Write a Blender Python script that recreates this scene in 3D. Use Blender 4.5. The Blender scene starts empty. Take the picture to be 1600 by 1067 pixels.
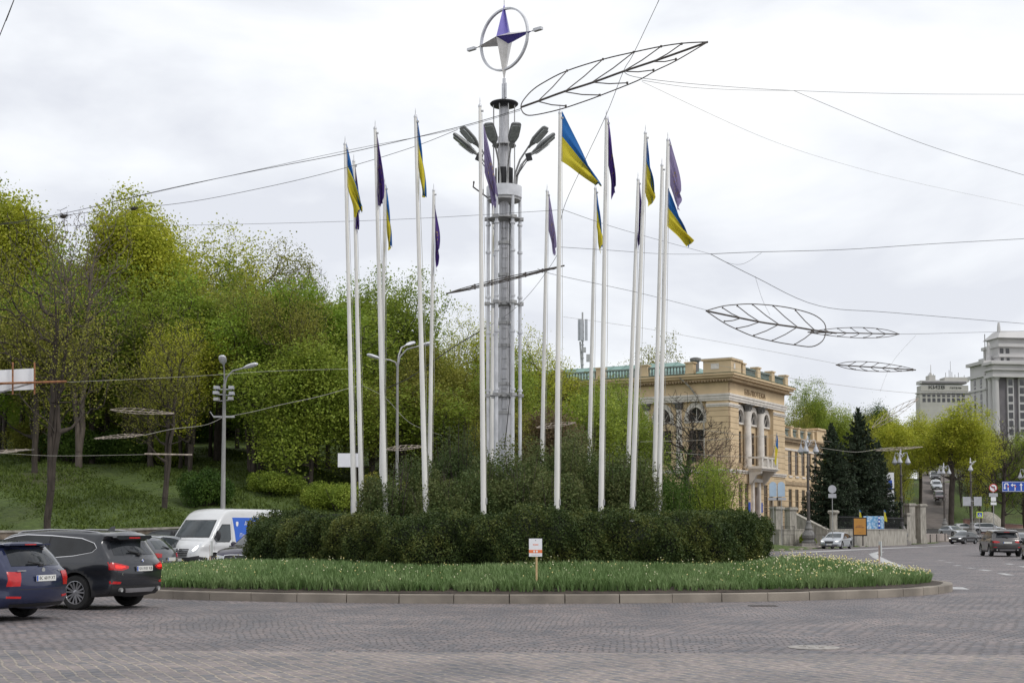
import bpy, bmesh, math, random
import numpy as np
from math import sin, cos, pi, radians, sqrt, atan2
from mathutils import Vector, Matrix, Euler, geometry
from mathutils.bvhtree import BVHTree

# ------------------------------------------------------------------ camera, world, sun
sc = bpy.context.scene
F = 2222.0; PITCH = radians(3.6); EYE = 1.65
cam_d = bpy.data.cameras.new('camera'); cam = bpy.data.objects.new('camera', cam_d)
sc.collection.objects.link(cam); sc.camera = cam
cam.location = (0, 0, EYE); cam.rotation_euler = (pi/2 + PITCH, 0, 0)
cam_d.lens = 50; cam_d.sensor_width = 36; cam_d.sensor_fit = 'HORIZONTAL'
cam_d.shift_y = 154.7/1600; cam_d.clip_start = 0.1; cam_d.clip_end = 5000

w = bpy.data.worlds.new("World"); sc.world = w; w.use_nodes = True
nt = w.node_tree; nt.nodes.clear(); N = nt.nodes; Lk = nt.links.new
out = N.new('ShaderNodeOutputWorld'); bg = N.new('ShaderNodeBackground')
SUN_EL, SUN_AZ = radians(48), radians(125)          # azimuth clockwise from +Y
sky = N.new('ShaderNodeTexSky'); sky.sky_type = 'NISHITA'; sky.sun_disc = False
sky.sun_elevation = SUN_EL; sky.sun_rotation = SUN_AZ
tc = N.new('ShaderNodeTexCoord'); mp = N.new('ShaderNodeMapping')
mp.inputs['Scale'].default_value = (1.3, 1.3, 3.4); mp.inputs['Location'].default_value = (0.35, 0.2, 0.62)
n1 = N.new('ShaderNodeTexNoise'); n1.inputs['Scale'].default_value = 2.6; n1.inputs['Detail'].default_value = 6
n1.inputs['Roughness'].default_value = 0.52; n1.inputs['Distortion'].default_value = 0.25
Lk(tc.outputs['Generated'], mp.inputs['Vector']); Lk(mp.outputs['Vector'], n1.inputs['Vector'])
cr = N.new('ShaderNodeValToRGB')
e = cr.color_ramp.elements
e[0].position = 0.38; e[0].color = (7.0, 7.2, 7.75, 1)
e[1].position = 0.60; e[1].color = (9.5, 9.5, 9.5, 1)
m_ = e.new(0.50); m_.color = (8.45, 8.65, 9.0, 1)
Lk(n1.outputs['Fac'], cr.inputs['Fac'])
mx = N.new('ShaderNodeMix'); mx.data_type = 'RGBA'; mx.inputs['Factor'].default_value = 0.94
Lk(sky.outputs['Color'], mx.inputs['A']); Lk(cr.outputs['Color'], mx.inputs['B'])
Lk(mx.outputs['Result'], bg.inputs['Color']); bg.inputs['Strength'].default_value = 0.1
Lk(bg.outputs['Background'], out.inputs['Surface'])

sd = bpy.data.lights.new('sun', 'SUN'); sd.energy = 1.25; sd.angle = radians(14); sd.color = (1, .96, .9)
so = bpy.data.objects.new('sun', sd); sc.collection.objects.link(so)
sdir = Vector((sin(SUN_AZ)*cos(SUN_EL), cos(SUN_AZ)*cos(SUN_EL), sin(SUN_EL)))
so.rotation_euler = sdir.to_track_quat('Z', 'Y').to_euler()
sc.view_settings.view_transform = 'Standard'; sc.view_settings.look = 'None'
sc.view_settings.exposure = 0.22; sc.view_settings.gamma = 1
sc.render.engine = 'CYCLES'
sc.cycles.max_bounces = 6; sc.cycles.diffuse_bounces = 3; sc.cycles.transparent_max_bounces = 6

# ------------------------------------------------------------------ helpers
C = sc.collection
rng = np.random.default_rng(7)
R = random.Random(5)

def P(px, py, Y):
    """world point seen at pixel (px,py) of the 1600 px photo, at depth Y"""
    xc = (px-800)/F; yc = -(py-688.2)/F
    d = (xc, cos(PITCH)-yc*sin(PITCH), sin(PITCH)+yc*cos(PITCH))
    s = Y/d[1]
    return Vector((d[0]*s, Y, EYE+d[2]*s))

def lerp(a, b, t): return a+(b-a)*t

class MB:
    def __init__(s): s.v = []; s.f = []; s.m = []; s.mi = 0
    def add(s, vs, fs, mi=None):
        n = len(s.v); s.v += [tuple(p) for p in vs]
        s.f += [tuple(i+n for i in f) for f in fs]; s.m += [s.mi if mi is None else mi]*len(fs); return s
    def box(s, c, d, rot=None, mi=None):
        x, y, z = d[0]/2, d[1]/2, d[2]/2
        vs = [Vector(p) for p in ((-x,-y,-z),(x,-y,-z),(x,y,-z),(-x,y,-z),(-x,-y,z),(x,-y,z),(x,y,z),(-x,y,z))]
        if rot is not None: vs = [rot @ p for p in vs]
        c = Vector(c); vs = [p+c for p in vs]
        return s.add(vs, [(0,3,2,1),(4,5,6,7),(0,1,5,4),(1,2,6,5),(2,3,7,6),(3,0,4,7)], mi)
    def b2(s, a, b, mi=None):
        return s.box([(a[i]+b[i])/2 for i in range(3)], [abs(b[i]-a[i]) for i in range(3)], None, mi)
    def tube(s, pts, r, n=6, mi=None, cap=True):
        pts = [Vector(p) for p in pts]; k = len(pts)
        if not hasattr(r, '__len__'): r = [r]*k
        vs = []; up = None
        for i, p in enumerate(pts):
            t = (pts[min(i+1, k-1)]-pts[max(i-1, 0)])
            t = t.normalized() if t.length > 1e-9 else Vector((0,0,1))
            if up is None:
                up = Vector((0,0,1)) if abs(t.z) < .9 else Vector((1,0,0))
            a = t.cross(up).normalized(); b = a.cross(t).normalized(); up = b
            for j in range(n):
                an = 2*pi*j/n; vs.append(p+(a*cos(an)+b*sin(an))*r[i])
        fs = [(i*n+j, i*n+(j+1) % n, (i+1)*n+(j+1) % n, (i+1)*n+j) for i in range(k-1) for j in range(n)]
        if cap: fs += [tuple(range(n-1, -1, -1)), tuple((k-1)*n+j for j in range(n))]
        return s.add(vs, fs, mi)
    def lathe(s, prof, n=16, c=(0,0,0), axis='z', mi=None, cap=True):
        vs = []; k = len(prof)
        for r, h in prof:
            for j in range(n):
                a = 2*pi*j/n
                if axis == 'z': p = (r*cos(a), r*sin(a), h)
                elif axis == 'y': p = (r*cos(a), h, -r*sin(a))
                else: p = (h, r*cos(a), r*sin(a))
                vs.append((p[0]+c[0], p[1]+c[1], p[2]+c[2]))
        fs = [(i*n+j, i*n+(j+1) % n, (i+1)*n+(j+1) % n, (i+1)*n+j) for i in range(k-1) for j in range(n)]
        if cap: fs += [tuple(range(n-1, -1, -1)), tuple((k-1)*n+j for j in range(n))]
        return s.add(vs, fs, mi)
    def prism(s, poly, h0, h1, axis='z', mi=None):
        """poly of 2-D points extruded from h0 to h1 along axis"""
        def q(p, h):
            return {'z': (p[0], p[1], h), 'y': (p[0], h, p[1]), 'x': (h, p[0], p[1])}[axis]
        n = len(poly)
        vs = [q(p, h0) for p in poly]+[q(p, h1) for p in poly]
        fs = [tuple(range(n-1, -1, -1)), tuple(range(n, 2*n))]+[(i, (i+1) % n, n+(i+1) % n, n+i) for i in range(n)]
        return s.add(vs, fs, mi)
    def build(s, name, mats, parent=None, smooth=False, fixn=True, loc=None):
        me = bpy.data.meshes.new(name); me.from_pydata(s.v, [], s.f); 
        if not isinstance(mats, (list, tuple)): mats = [mats]
        for m in mats: me.materials.append(m)
        if len(mats) > 1: me.polygons.foreach_set('material_index', s.m)
        if fixn:
            bm = bmesh.new(); bm.from_mesh(me); bmesh.ops.recalc_face_normals(bm, faces=bm.faces); bm.to_mesh(me); bm.free()
        if smooth:
            me.shade_smooth()
            if smooth != 'full':
                try: me.set_sharp_from_angle(angle=radians(smooth if smooth is not True else 40))
                except Exception: pass
        me.update()
        return link(name, me, parent, loc)

def link(name, me, parent=None, loc=None):
    o = bpy.data.objects.new(name, me); C.objects.link(o)
    if parent is not None: o.parent = parent
    if loc is not None: o.location = loc
    return o

def tag(o, label=None, cat=None, group=None, kind=None):
    if label: o['label'] = label
    if cat: o['category'] = cat
    if group: o['group'] = group
    if kind: o['kind'] = kind
    return o

def thing(name, label, cat, loc=(0,0,0), rz=0, group=None):
    o = bpy.data.objects.new(name, None); C.objects.link(o); o.empty_display_size = .3
    o.location = loc; o.rotation_euler = (0, 0, rz)
    return tag(o, label, cat, group)

def dup(o, loc=None, rz=None, label=None, parent=None):
    c = o.copy(); C.objects.link(c)
    if parent is not None: c.parent = parent
    if loc is not None: c.location = loc
    if rz is not None: c.rotation_euler = (0, 0, rz)
    if label: c['label'] = label
    for ch in list(o.children): dup(ch, parent=c)
    return c

# ------------------------------------------------------------------ materials
def newmat(name):
    m = bpy.data.materials.new(name); m.use_nodes = True
    b = m.node_tree.nodes['Principled BSDF']; return m, m.node_tree, b
def mat(name, col, rough=.7, metal=0, var=.12, scale=3, bump=0, bscale=30, coat=0, spec=.5, col2=None, stretch=None, emit=0):
    m, t, b = newmat(name); n = t.nodes; l = t.links.new
    b.inputs['Roughness'].default_value = rough; b.inputs['Metallic'].default_value = metal
    b.inputs['Coat Weight'].default_value = coat; b.inputs['Coat Roughness'].default_value = .04
    b.inputs['Specular IOR Level'].default_value = spec
    tcx = n.new('ShaderNodeTexCoord'); src = tcx.outputs['Object']
    if stretch:
        mpx = n.new('ShaderNodeMapping'); mpx.inputs['Scale'].default_value = stretch; l(src, mpx.inputs['Vector']); src = mpx.outputs['Vector']
    nz = n.new('ShaderNodeTexNoise'); nz.inputs['Scale'].default_value = scale; nz.inputs['Detail'].default_value = 5
    l(src, nz.inputs['Vector'])
    r = n.new('ShaderNodeValToRGB'); l(nz.outputs['Fac'], r.inputs['Fac'])
    a = r.color_ramp.elements; c2 = col2 or tuple(x*(1+var) for x in col)
    a[0].position = .32; a[1].position = .68
    a[0].color = (*[x*(1-var) for x in col], 1); a[1].color = (*c2[:3], 1)
    l(r.outputs['Color'], b.inputs['Base Color'])
    if bump:
        n2 = n.new('ShaderNodeTexNoise'); n2.inputs['Scale'].default_value = bscale; n2.inputs['Detail'].default_value = 4; l(src, n2.inputs['Vector'])
        bp = n.new('ShaderNodeBump'); bp.inputs['Strength'].default_value = bump; bp.inputs['Distance'].default_value = .02
        l(n2.outputs['Fac'], bp.inputs['Height']); l(bp.outputs['Normal'], b.inputs['Normal'])
    if emit:
        b.inputs['Emission Color'].default_value = (*col, 1); b.inputs['Emission Strength'].default_value = emit
    return m

def leafmat(name, cols, rough=.6, trans=.35):
    """colours vary per leaf and in soft patches"""
    m, t, b = newmat(name); n = t.nodes; l = t.links.new
    g = n.new('ShaderNodeNewGeometry'); tcx = n.new('ShaderNodeTexCoord')
    nz = n.new('ShaderNodeTexNoise'); nz.inputs['Scale'].default_value = .9; nz.inputs['Detail'].default_value = 4
    l(tcx.outputs['Object'], nz.inputs['Vector'])
    oi = n.new('ShaderNodeObjectInfo')
    ad = n.new('ShaderNodeMath'); ad.operation = 'MULTIPLY_ADD'; ad.inputs[1].default_value = .26; ad.inputs[2].default_value = -.10
    l(g.outputs['Random Per Island'], ad.inputs[0])
    a2 = n.new('ShaderNodeMath'); a2.operation = 'ADD'; l(ad.outputs[0], a2.inputs[0]); l(nz.outputs['Fac'], a2.inputs[1])
    a3 = n.new('ShaderNodeMath'); a3.operation = 'MULTIPLY_ADD'; a3.inputs[1].default_value = .16; l(oi.outputs['Random'], a3.inputs[0]); l(a2.outputs[0], a3.inputs[2])
    r = n.new('ShaderNodeValToRGB'); l(a3.outputs[0], r.inputs['Fac'])
    k = len(cols); el = r.color_ramp.elements
    el[0].position = .25; el[0].color = (*cols[0], 1); el[1].position = .85; el[1].color = (*cols[-1], 1)
    for i in range(1, k-1):
        x = el.new(.25+.6*i/(k-1)); x.color = (*cols[i], 1)
    b.inputs['Roughness'].default_value = rough; b.inputs['Specular IOR Level'].default_value = .25
    l(r.outputs['Color'], b.inputs['Base Color'])
    tr = n.new('ShaderNodeBsdfTranslucent'); l(r.outputs['Color'], tr.inputs['Color'])
    ms = n.new('ShaderNodeMixShader'); ms.inputs[0].default_value = trans
    o = n['Material Output']; l(b.outputs[0], ms.inputs[1]); l(tr.outputs[0], ms.inputs[2]); l(ms.outputs[0], o.inputs['Surface'])
    return m

M = {}
M['white_pole'] = mat('white_pole_paint', (.74,.73,.70), .5, var=.10, scale=1.6, stretch=(6,6,.6))
M['steel'] = mat('brushed_steel', (.47,.47,.49), .36, .35, var=.14, scale=3, stretch=(5,5,1))
M['steel_light'] = mat('pale_steel', (.60,.61,.64), .34, .25, var=.14, scale=3)
M['galv'] = mat('galvanised', (.38,.38,.38), .5, .5, var=.2, scale=6)
M['lamp_grey'] = mat('lamp_grey', (.25,.26,.26), .5, .2, var=.2, scale=5)
M['lamp_glass'] = mat('lamp_lens', (.30,.33,.32), .25, .1, var=.2, scale=14)
M['black_metal'] = mat('black_metal', (.025,.025,.028), .45, .3, var=.2)
M['dark_metal'] = mat('dark_weathered_metal', (.085,.075,.068), .6, .3, var=.3, scale=8)
M['rust'] = mat('rusty_metal', (.28,.13,.06), .8, .1, var=.4, scale=9)
M['rusty_bar'] = mat('weathered_bar', (.36,.31,.26), .7, .2, var=.4, scale=5)
M['wire'] = mat('cable_black', (.05,.05,.05), .7, var=.1)
M['wire_pale'] = mat('cable_pale', (.34,.33,.29), .7, var=.2)
M['blue_violet'] = mat('blue_violet_panel', (.085,.065,.36), .35, .1, var=.12, scale=4)
M['white_panel'] = mat('silver_white_panel', (.62,.60,.58), .35, .3, var=.12, scale=4)
M['granite'] = mat('granite', (.30,.28,.26), .75, var=.25, scale=9, bump=.3, bscale=60)
M['granite_dark'] = mat('dark_granite', (.16,.155,.15), .6, var=.25, scale=9)
M['granite_pink'] = mat('pink_granite', (.33,.19,.16), .7, var=.15, scale=6)
M['concrete'] = mat('weathered_concrete', (.33,.31,.27), .85, var=.3, scale=2, bump=.3, bscale=20, stretch=(2,2,.6))
M['concrete_pole'] = mat('concrete_pole', (.26,.26,.25), .8, var=.2, scale=4, stretch=(3,3,.5))
M['sign_white'] = mat('sign_white', (.78,.79,.82), .4, var=.03)
M['sign_grey'] = mat('sign_back_grey', (.42,.43,.46), .5, .2, var=.08)
M['orange'] = mat('orange_print', (.80,.20,.07), .5, var=.05)
M['wood'] = mat('pine_stake', (.50,.36,.19), .8, var=.15, scale=8, stretch=(8,8,1))
M['wood_pink'] = mat('faded_stake', (.55,.40,.36), .8, var=.1, scale=8)
M['bark'] = mat('bark', (.052,.042,.034), .95, var=.35, scale=3, bump=.6, bscale=14, stretch=(2,2,.5))
M['bark_grey'] = mat('grey_bark', (.12,.098,.082), .95, var=.3, scale=3, stretch=(2,2,.5))
M['twig_brown'] = mat('brown_twigs', (.17,.11,.08), .95, var=.25, scale=3)
M['glass_dark'] = mat('tinted_glass', (.018,.021,.025), .06, var=.5, scale=1.5, spec=.42)
M['glass_car'] = mat('car_glass', (.04,.05,.055), .07, var=.3, spec=.6, scale=1)
M['window_dark'] = mat('window_glass', (.035,.035,.04), .12, var=.5, scale=1.2, spec=.7)
M['tyre'] = mat('tyre_rubber', (.018,.018,.018), .85, var=.2)
M['alloy'] = mat('alloy_rim', (.45,.45,.47), .3, .7, var=.1)
M['chrome'] = mat('chrome', (.7,.7,.72), .18, .9, var=.04)
M['plastic'] = mat('black_plastic', (.022,.022,.024), .6, var=.15)
M['redlamp'] = mat('red_tail_lens', (.45,.012,.015), .2, var=.15, scale=12, spec=.7)
M['redlit'] = mat('lit_brake_lens', (.9,.03,.02), .2, var=.05, emit=.9)
M['headlamp'] = mat('headlamp_lens', (.62,.64,.66), .12, .2, var=.15, scale=20)
M['headlit'] = mat('lit_headlamp', (.95,.93,.88), .2, var=.02, emit=1.6)
M['plate'] = mat('plate_white', (.72,.72,.69), .4, var=.03)
M['plate_blue'] = mat('plate_blue', (.03,.10,.45), .4, var=.05)
M['ink'] = mat('black_ink', (.02,.02,.02), .5, var=.05)
M['ink_white'] = mat('white_ink', (.82,.82,.82), .5, var=.02)
M['blue_print'] = mat('blue_print', (.015,.11,.55), .4, var=.06)
M['sign_blue'] = mat('sign_blue', (.02,.08,.42), .4, var=.06)
M['sign_red'] = mat('sign_red', (.5,.04,.04), .4, var=.06)
M['sign_yellow'] = mat('fluorescent_yellow', (.65,.78,.05), .4, var=.04)
M['ochre'] = mat('ochre_stucco', (.63,.485,.305), .88, var=.10, scale=.7, bump=.15, bscale=8)
M['ochre_dark'] = mat('ochre_groove', (.23,.16,.095), .9, var=.15)
M['stucco_white'] = mat('weathered_white_stucco', (.66,.62,.57), .85, var=.14, scale=1.5)
M['frieze_brown'] = mat('brown_moulding', (.36,.27,.17), .85, var=.2, scale=2)
M['copper'] = mat('copper_patina', (.19,.30,.27), .7, var=.22, scale=1.2, stretch=(1,.3,1))
M['baluster'] = mat('grey_green_balusters', (.20,.24,.22), .85, var=.25, scale=5)
M['door_red'] = mat('dark_red_door', (.13,.035,.03), .5, var=.2)
M['gov_stone'] = mat('pale_grey_stone', (.50,.49,.485), .85, var=.08, scale=.2)
M['gov_dark'] = mat('grey_brick', (.17,.16,.17), .85, var=.15, scale=.5)
M['hotel'] = mat('cream_concrete', (.42,.41,.38), .85, var=.08, scale=.3)
M['bronze'] = mat('dark_bronze', (.05,.055,.05), .5, .4, var=.2)
M['billboard_orange'] = mat('billboard_orange', (.52,.25,.05), .5, var=.06)
M['ua_yellow'] = None

def clothmat(name, col, trans=.42):
    m, t, b = newmat(name); n = t.nodes; l = t.links.new
    nz = n.new('ShaderNodeTexNoise'); nz.inputs['Scale'].default_value = 2.5; tcx = n.new('ShaderNodeTexCoord'); l(tcx.outputs['Object'], nz.inputs['Vector'])
    r = n.new('ShaderNodeValToRGB'); l(nz.outputs['Fac'], r.inputs['Fac'])
    r.color_ramp.elements[0].color = (*[x*.85 for x in col], 1); r.color_ramp.elements[1].color = (*[min(1, x*1.12) for x in col], 1)
    l(r.outputs['Color'], b.inputs['Base Color']); b.inputs['Roughness'].default_value = .8; b.inputs['Specular IOR Level'].default_value = .2
    tr = n.new('ShaderNodeBsdfTranslucent'); l(r.outputs['Color'], tr.inputs['Color'])
    ms = n.new('ShaderNodeMixShader'); ms.inputs[0].default_value = trans
    l(b.outputs[0], ms.inputs[1]); l(tr.outputs[0], ms.inputs[2]); l(ms.outputs[0], n['Material Output'].inputs['Surface'])
    return m
M['ua_blue'] = clothmat('flag_blue', (.035,.17,.48)); M['ua_yellow'] = clothmat('flag_yellow', (.72,.62,.06))
M['eu_violet'] = clothmat('flag_violet', (.10,.055,.25)); M['eu_backlit'] = clothmat('flag_backlit_violet', (.34,.29,.47), .55)  # second violet is paler: sky light through the cloth painted into its colour
M['star_yellow'] = clothmat('star_yellow', (.70,.52,.08), .2)

def text_mesh(s, size, depth=.01, align='CENTER'):
    cu = bpy.data.curves.new('t', 'FONT'); cu.body = s; cu.size = size; cu.extrude = depth; cu.align_x = align; cu.align_y = 'CENTER'
    cu.resolution_u = 2
    o = bpy.data.objects.new('t', cu); C.objects.link(o)
    bpy.context.view_layer.update()
    me = bpy.data.meshes.new_from_object(o.evaluated_get(bpy.context.evaluated_depsgraph_get()))
    bpy.data.objects.remove(o); bpy.data.curves.remove(cu)
    return me
def text(name, s, size, mt, parent, loc, rot, depth=.01, sx=1, align='CENTER'):
    me = text_mesh(s, size, depth, align); me.materials.clear(); me.materials.append(mt)
    o = link(name, me, parent, loc); o.rotation_euler = rot; o.scale = (sx, 1, 1); return o
# ------------------------------------------------------------------ foliage tools
def np_mesh(name, V, Fq, mats=None, mi=None):
    """V (n,3), Fq (m,4) quads"""
    me = bpy.data.meshes.new(name); n = len(V); m = len(Fq); k = Fq.shape[1]
    me.vertices.add(n); me.vertices.foreach_set('co', np.ascontiguousarray(V, dtype=np.float32).ravel())
    me.loops.add(m*k); me.loops.foreach_set('vertex_index', Fq.astype(np.int32).ravel())
    me.polygons.add(m); me.polygons.foreach_set('loop_start', np.arange(0, m*k, k, dtype=np.int32))
    for x in (mats or []): me.materials.append(x)
    if mi is not None: me.polygons.foreach_set('material_index', mi.astype(np.int32))
    me.update(); me.validate(); return me

def leaves(cent, size, rg, up=None, asp=.6, flat=1):
    """small rhombic leaf faces, random directions"""
    n = len(cent); d = rg.normal(size=(n, 3)); d[:, 2] *= flat; d /= np.linalg.norm(d, axis=1)[:, None]
    e_ = rg.normal(size=(n, 3))
    if flat < 1: e_[:, :2] *= flat
    if up is not None: e_ += np.asarray(up)*1.0
    e_ = np.cross(d, e_); e_ /= np.linalg.norm(e_, axis=1)[:, None]+1e-9
    s = (size*(.6+.8*rg.random(n)))[:, None]
    a = cent-d*s*.5; b = cent+e_*s*asp*.5; c = cent+d*s*.5; dd = cent-e_*s*asp*.5
    V = np.stack([a, b, c, dd], 1).reshape(-1, 3)
    return V, np.arange(n*4).reshape(-1, 4)

def tubes_np(segs, nside):
    """segs: list (p, q, rp, rq) -> mesh arrays"""
    p = np.array([s_[0] for s_ in segs]); q = np.array([s_[1] for s_ in segs]); rp = np.array([s_[2] for s_ in segs]); rq = np.array([s_[3] for s_ in segs])
    t = q-p; t /= np.linalg.norm(t, axis=1)[:, None]+1e-9
    ref = np.where(np.abs(t[:, 2:3]) < .9, np.array([[0, 0, 1.]]), np.array([[1., 0, 0]]))
    a = np.cross(t, ref); a /= np.linalg.norm(a, axis=1)[:, None]; b = np.cross(t, a)
    V = []
    for j in range(nside):
        an = 2*pi*j/nside; o = a*cos(an)+b*sin(an); V.append(np.stack([p+o*rp[:, None], q+o*rq[:, None]], 1))
    V = np.stack(V, 1)       # seg, side, 2, 3
    n = len(segs); V = V.reshape(-1, 3)
    base = np.arange(n)[:, None]*nside*2; Fs = []
    for j in range(nside):
        k = (j+1) % nside
        Fs.append(np.concatenate([base+2*j, base+2*k, base+2*k+1, base+2*j+1], 1))
    return V, np.concatenate(Fs)

def make_tree(seed, H, rad, crown_lo, n_att, leaves_per, leaf, lobes=9, spread=.38, forks=1, lean=0, surf=.55, r0=.0088, power=.5, droop=0, thin_min=.009):
    """nodes grown from a trunk towards points in a lobed crown; returns (trunk mesh, crown mesh)"""
    rg = np.random.default_rng(seed)
    zc = (H+crown_lo)/2; hz = (H-crown_lo)/2
    # lobed volume: several overlapping balls inside an ellipsoid
    cs = []; rs = []
    for i in range(lobes):
        u = rg.normal(size=3); u /= np.linalg.norm(u); u *= rg.random()**.4*.72
        cs.append([u[0]*rad, u[1]*rad, zc+u[2]*hz]); rs.append((.30+.22*rg.random()))
    cs = np.array(cs); rs = np.array(rs)
    pts = []
    while len(pts) < n_att:
        k = rg.integers(lobes); u = rg.normal(size=3); u /= np.linalg.norm(u); u *= rg.random()**(1/3*(1-surf)+.12)
        q = cs[k]+u*rs[k]*np.array([rad, rad, hz])*1.05
        if q[2] > crown_lo*.9: pts.append(q)
    pts = np.array(pts)
    # trunk(s)
    nodes = [np.array([0, 0, -.4])]; par = [-1]; top = crown_lo+(H-crown_lo)*.62
    ends = []
    for f_ in range(forks):
        cur = 0; nseg = 9; ang = rg.random()*6.28; off = (0 if forks == 1 else rad*.3)
        for i in range(1, nseg+1):
            t = i/nseg; w_ = rg.normal(size=2)*.06*H/14
            x = off*cos(ang)*t**1.3+lean*t+w_[0]*(t > .1); y = off*sin(ang)*t**1.3+w_[1]*(t > .1)
            nodes.append(np.array([x, y, -.4+(top+.4)*t])); par.append(cur); cur = len(nodes)-1
    pts = pts[np.argsort(np.linalg.norm(pts-np.array([0, 0, crown_lo*.9]), axis=1))]
    arr = np.zeros((len(nodes)+len(pts)*3+5, 3)); arr[:len(nodes)] = nodes; cnt = len(nodes); pl = np.zeros(len(arr)); pl[:cnt] = arr[:cnt, 2]*.6
    endid = []
    for q in pts:
        A = arr[:cnt]; d = np.linalg.norm(A-q, axis=1)
        # a branch rises: favour nodes lower than the target
        pen = np.where(A[:, 2] > q[2]-.25*d, 1.5+2*np.clip((A[:, 2]-q[2])/(d+.1), 0, 1), 1.0)
        pen = np.where(A[:, 2] < crown_lo*.75, pen*2.2, pen)
        i = int(np.argmin(d*pen+.30*pl[:cnt])); a = arr[i]; ln = d[i]; nst = 3 if ln > 1.6 else 2 if ln > .7 else 1; cur = i
        for s_ in range(1, nst+1):
            t = s_/nst; p_ = a+(q-a)*t; p_ = p_+np.array([0, 0, -.12*ln*sin(pi*t)])+rg.normal(size=3)*.03*ln*(t < 1)
            arr[cnt] = p_; pl[cnt] = pl[cur]+ln/nst; par.append(cur); cur = cnt; cnt += 1
        endid.append(cur)
    w_ = np.zeros(cnt); w_[endid] += 1
    for i in range(cnt-1, 0, -1): w_[par[i]] += w_[i]
    rr = np.maximum(r0*np.maximum(w_, .5)**power*(H/14), thin_min)
    big = []; thin = []
    for i in range(1, cnt):
        j = par[i]; ra = rr[j] if j < 10*forks or rr[j] < rr[i]*1.8 else rr[i]*1.3
        if j == 0: ra = rr[i]*1.35
        (big if rr[i] > .05 else thin).append((arr[j], arr[i], ra, rr[i]))
    V1, F1 = tubes_np(big, 7); 
    if thin:
        V2, F2 = tubes_np(thin, 3 if leaves_per > 5 else 3); V1 = np.concatenate([V1, V2]); F1 = np.concatenate([F1, F2+len(V1)-len(V2)])
    tm = np_mesh('trunk', V1, F1)
    if leaves_per <= 0: return tm, None
    E_ = arr[endid]; k = leaves_per
    sizes = np.repeat(.6+.8*rg.random(len(E_)), k)[:, None]
    cen = np.repeat(E_, k, 0)+rg.normal(size=(len(E_)*k, 3))*spread*sizes*np.array([1, 1, .7])
    cen[:, 2] -= droop*np.abs(rg.normal(size=len(cen)))
    V, Fq = leaves(cen, leaf, rg, asp=.8, flat=.5)
    return tm, np_mesh('crown', V, Fq)

LM = {
 'yellow': leafmat('leaf_yellow_green', [(.16,.20,.02), (.37,.41,.04), (.56,.55,.07)]),
 'fresh': leafmat('leaf_fresh_green', [(.11,.185,.022), (.235,.35,.04), (.34,.46,.06)]),
 'mid': leafmat('leaf_mid_green', [(.10,.15,.022), (.215,.29,.04), (.34,.40,.06)]),
 'olive': leafmat('leaf_olive', [(.11,.12,.025), (.225,.235,.042), (.36,.35,.065)]),
 'brown': leafmat('bud_brown', [(.11,.075,.05), (.17,.12,.07), (.22,.19,.08)]),
 'spruce': leafmat('needle_dark', [(.012,.022,.012), (.028,.045,.024), (.06,.082,.042)], trans=.1),
 'yew': leafmat('yew_green', [(.022,.042,.012), (.062,.092,.024), (.19,.20,.05)], trans=.2),
 'juniper': leafmat('juniper_green', [(.038,.066,.020), (.085,.125,.036), (.17,.18,.065)], trans=.25),
 'shrub': leafmat('shrub_green', [(.022,.052,.010), (.055,.11,.018), (.11,.18,.03)]),
}
TT = {}
TT['round'] = make_tree(11, 14, 4.6, 3.0, 760, 58, .155, lobes=12, spread=.48)
TT['round2'] = make_tree(12, 14, 5.0, 2.6, 760, 56, .155, lobes=14, spread=.50)
TT['tall'] = make_tree(13, 16, 3.8, 4.2, 720, 54, .155, lobes=11, spread=.48)
TT['loose'] = make_tree(14, 15, 4.8, 4.0, 760, 28, .145, lobes=11, spread=.45, forks=2)
TT['loose2'] = make_tree(15, 15, 4.4, 4.5, 800, 18, .135, lobes=12, spread=.40)
TT['fork'] = make_tree(16, 15, 4.0, 5.0, 620, 12, .15, lobes=10, forks=3, spread=.34, r0=.0075)
TT['bare'] = make_tree(17, 14, 4.6, 4.0, 1300, 2, .09, lobes=11, forks=2, spread=.25, r0=.0075, thin_min=.016)
TT['low'] = make_tree(18, 9, 4.6, 1.0, 680, 56, .15, lobes=11, spread=.48)
# a second, bushy one to close the wood
TT['dense'] = make_tree(19, 14, 4.8, 1.6, 640, 46, .165, lobes=14, spread=.6)
TT['forkdark'] = make_tree(41, 15, 4.2, 4.0, 1000, 9, .10, lobes=12, forks=3, spread=.3, r0=.0062, thin_min=.017)
TT['high'] = make_tree(43, 16, 4.6, 7.6, 760, 56, .16, lobes=13, spread=.48)
TT['slim'] = make_tree(42, 14, 2.5, 6.0, 260, 22, .16, lobes=8, spread=.4, r0=.010)
TT['twiggy'] = make_tree(27, 14, 4.6, 3.0, 1300, 1, .09, lobes=13, forks=2, spread=.25, r0=.0085, thin_min=.020)

def tree(tt, loc, H, W=None, col='mid', bark='bark', rz=None, label='', group=None, name='broadleaf_tree', cat='tree'):
    tm, cm = TT[tt]
    base = {'round': (14, 4.6), 'round2': (14, 5.0), 'tall': (16, 3.8), 'loose': (15, 4.8), 'loose2': (15, 4.4), 'fork': (15, 4.0), 'bare': (14, 4.6), 'twiggy': (14, 4.6), 'forkdark': (15, 4.2), 'slim': (14, 2.5), 'high': (16, 4.6), 'low': (9, 4.6), 'dense': (14, 4.8)}[tt]
    t = thing(name, label, cat, loc, R.random()*6.28 if rz is None else rz, group)
    sz = H/base[0]; sx = (W/2)/base[1] if W else sz
    t.scale = (sx, sx, sz)
    for nm, me, mt in (('trunk', tm, M[bark]), ('crown', cm, LM[col])):
        if me is None: continue
        if not me.materials: me.materials.append(None)
        o = link(nm, me, t); o.material_slots[0].link = 'OBJECT'; o.material_slots[0].material = mt
    return t

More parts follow.
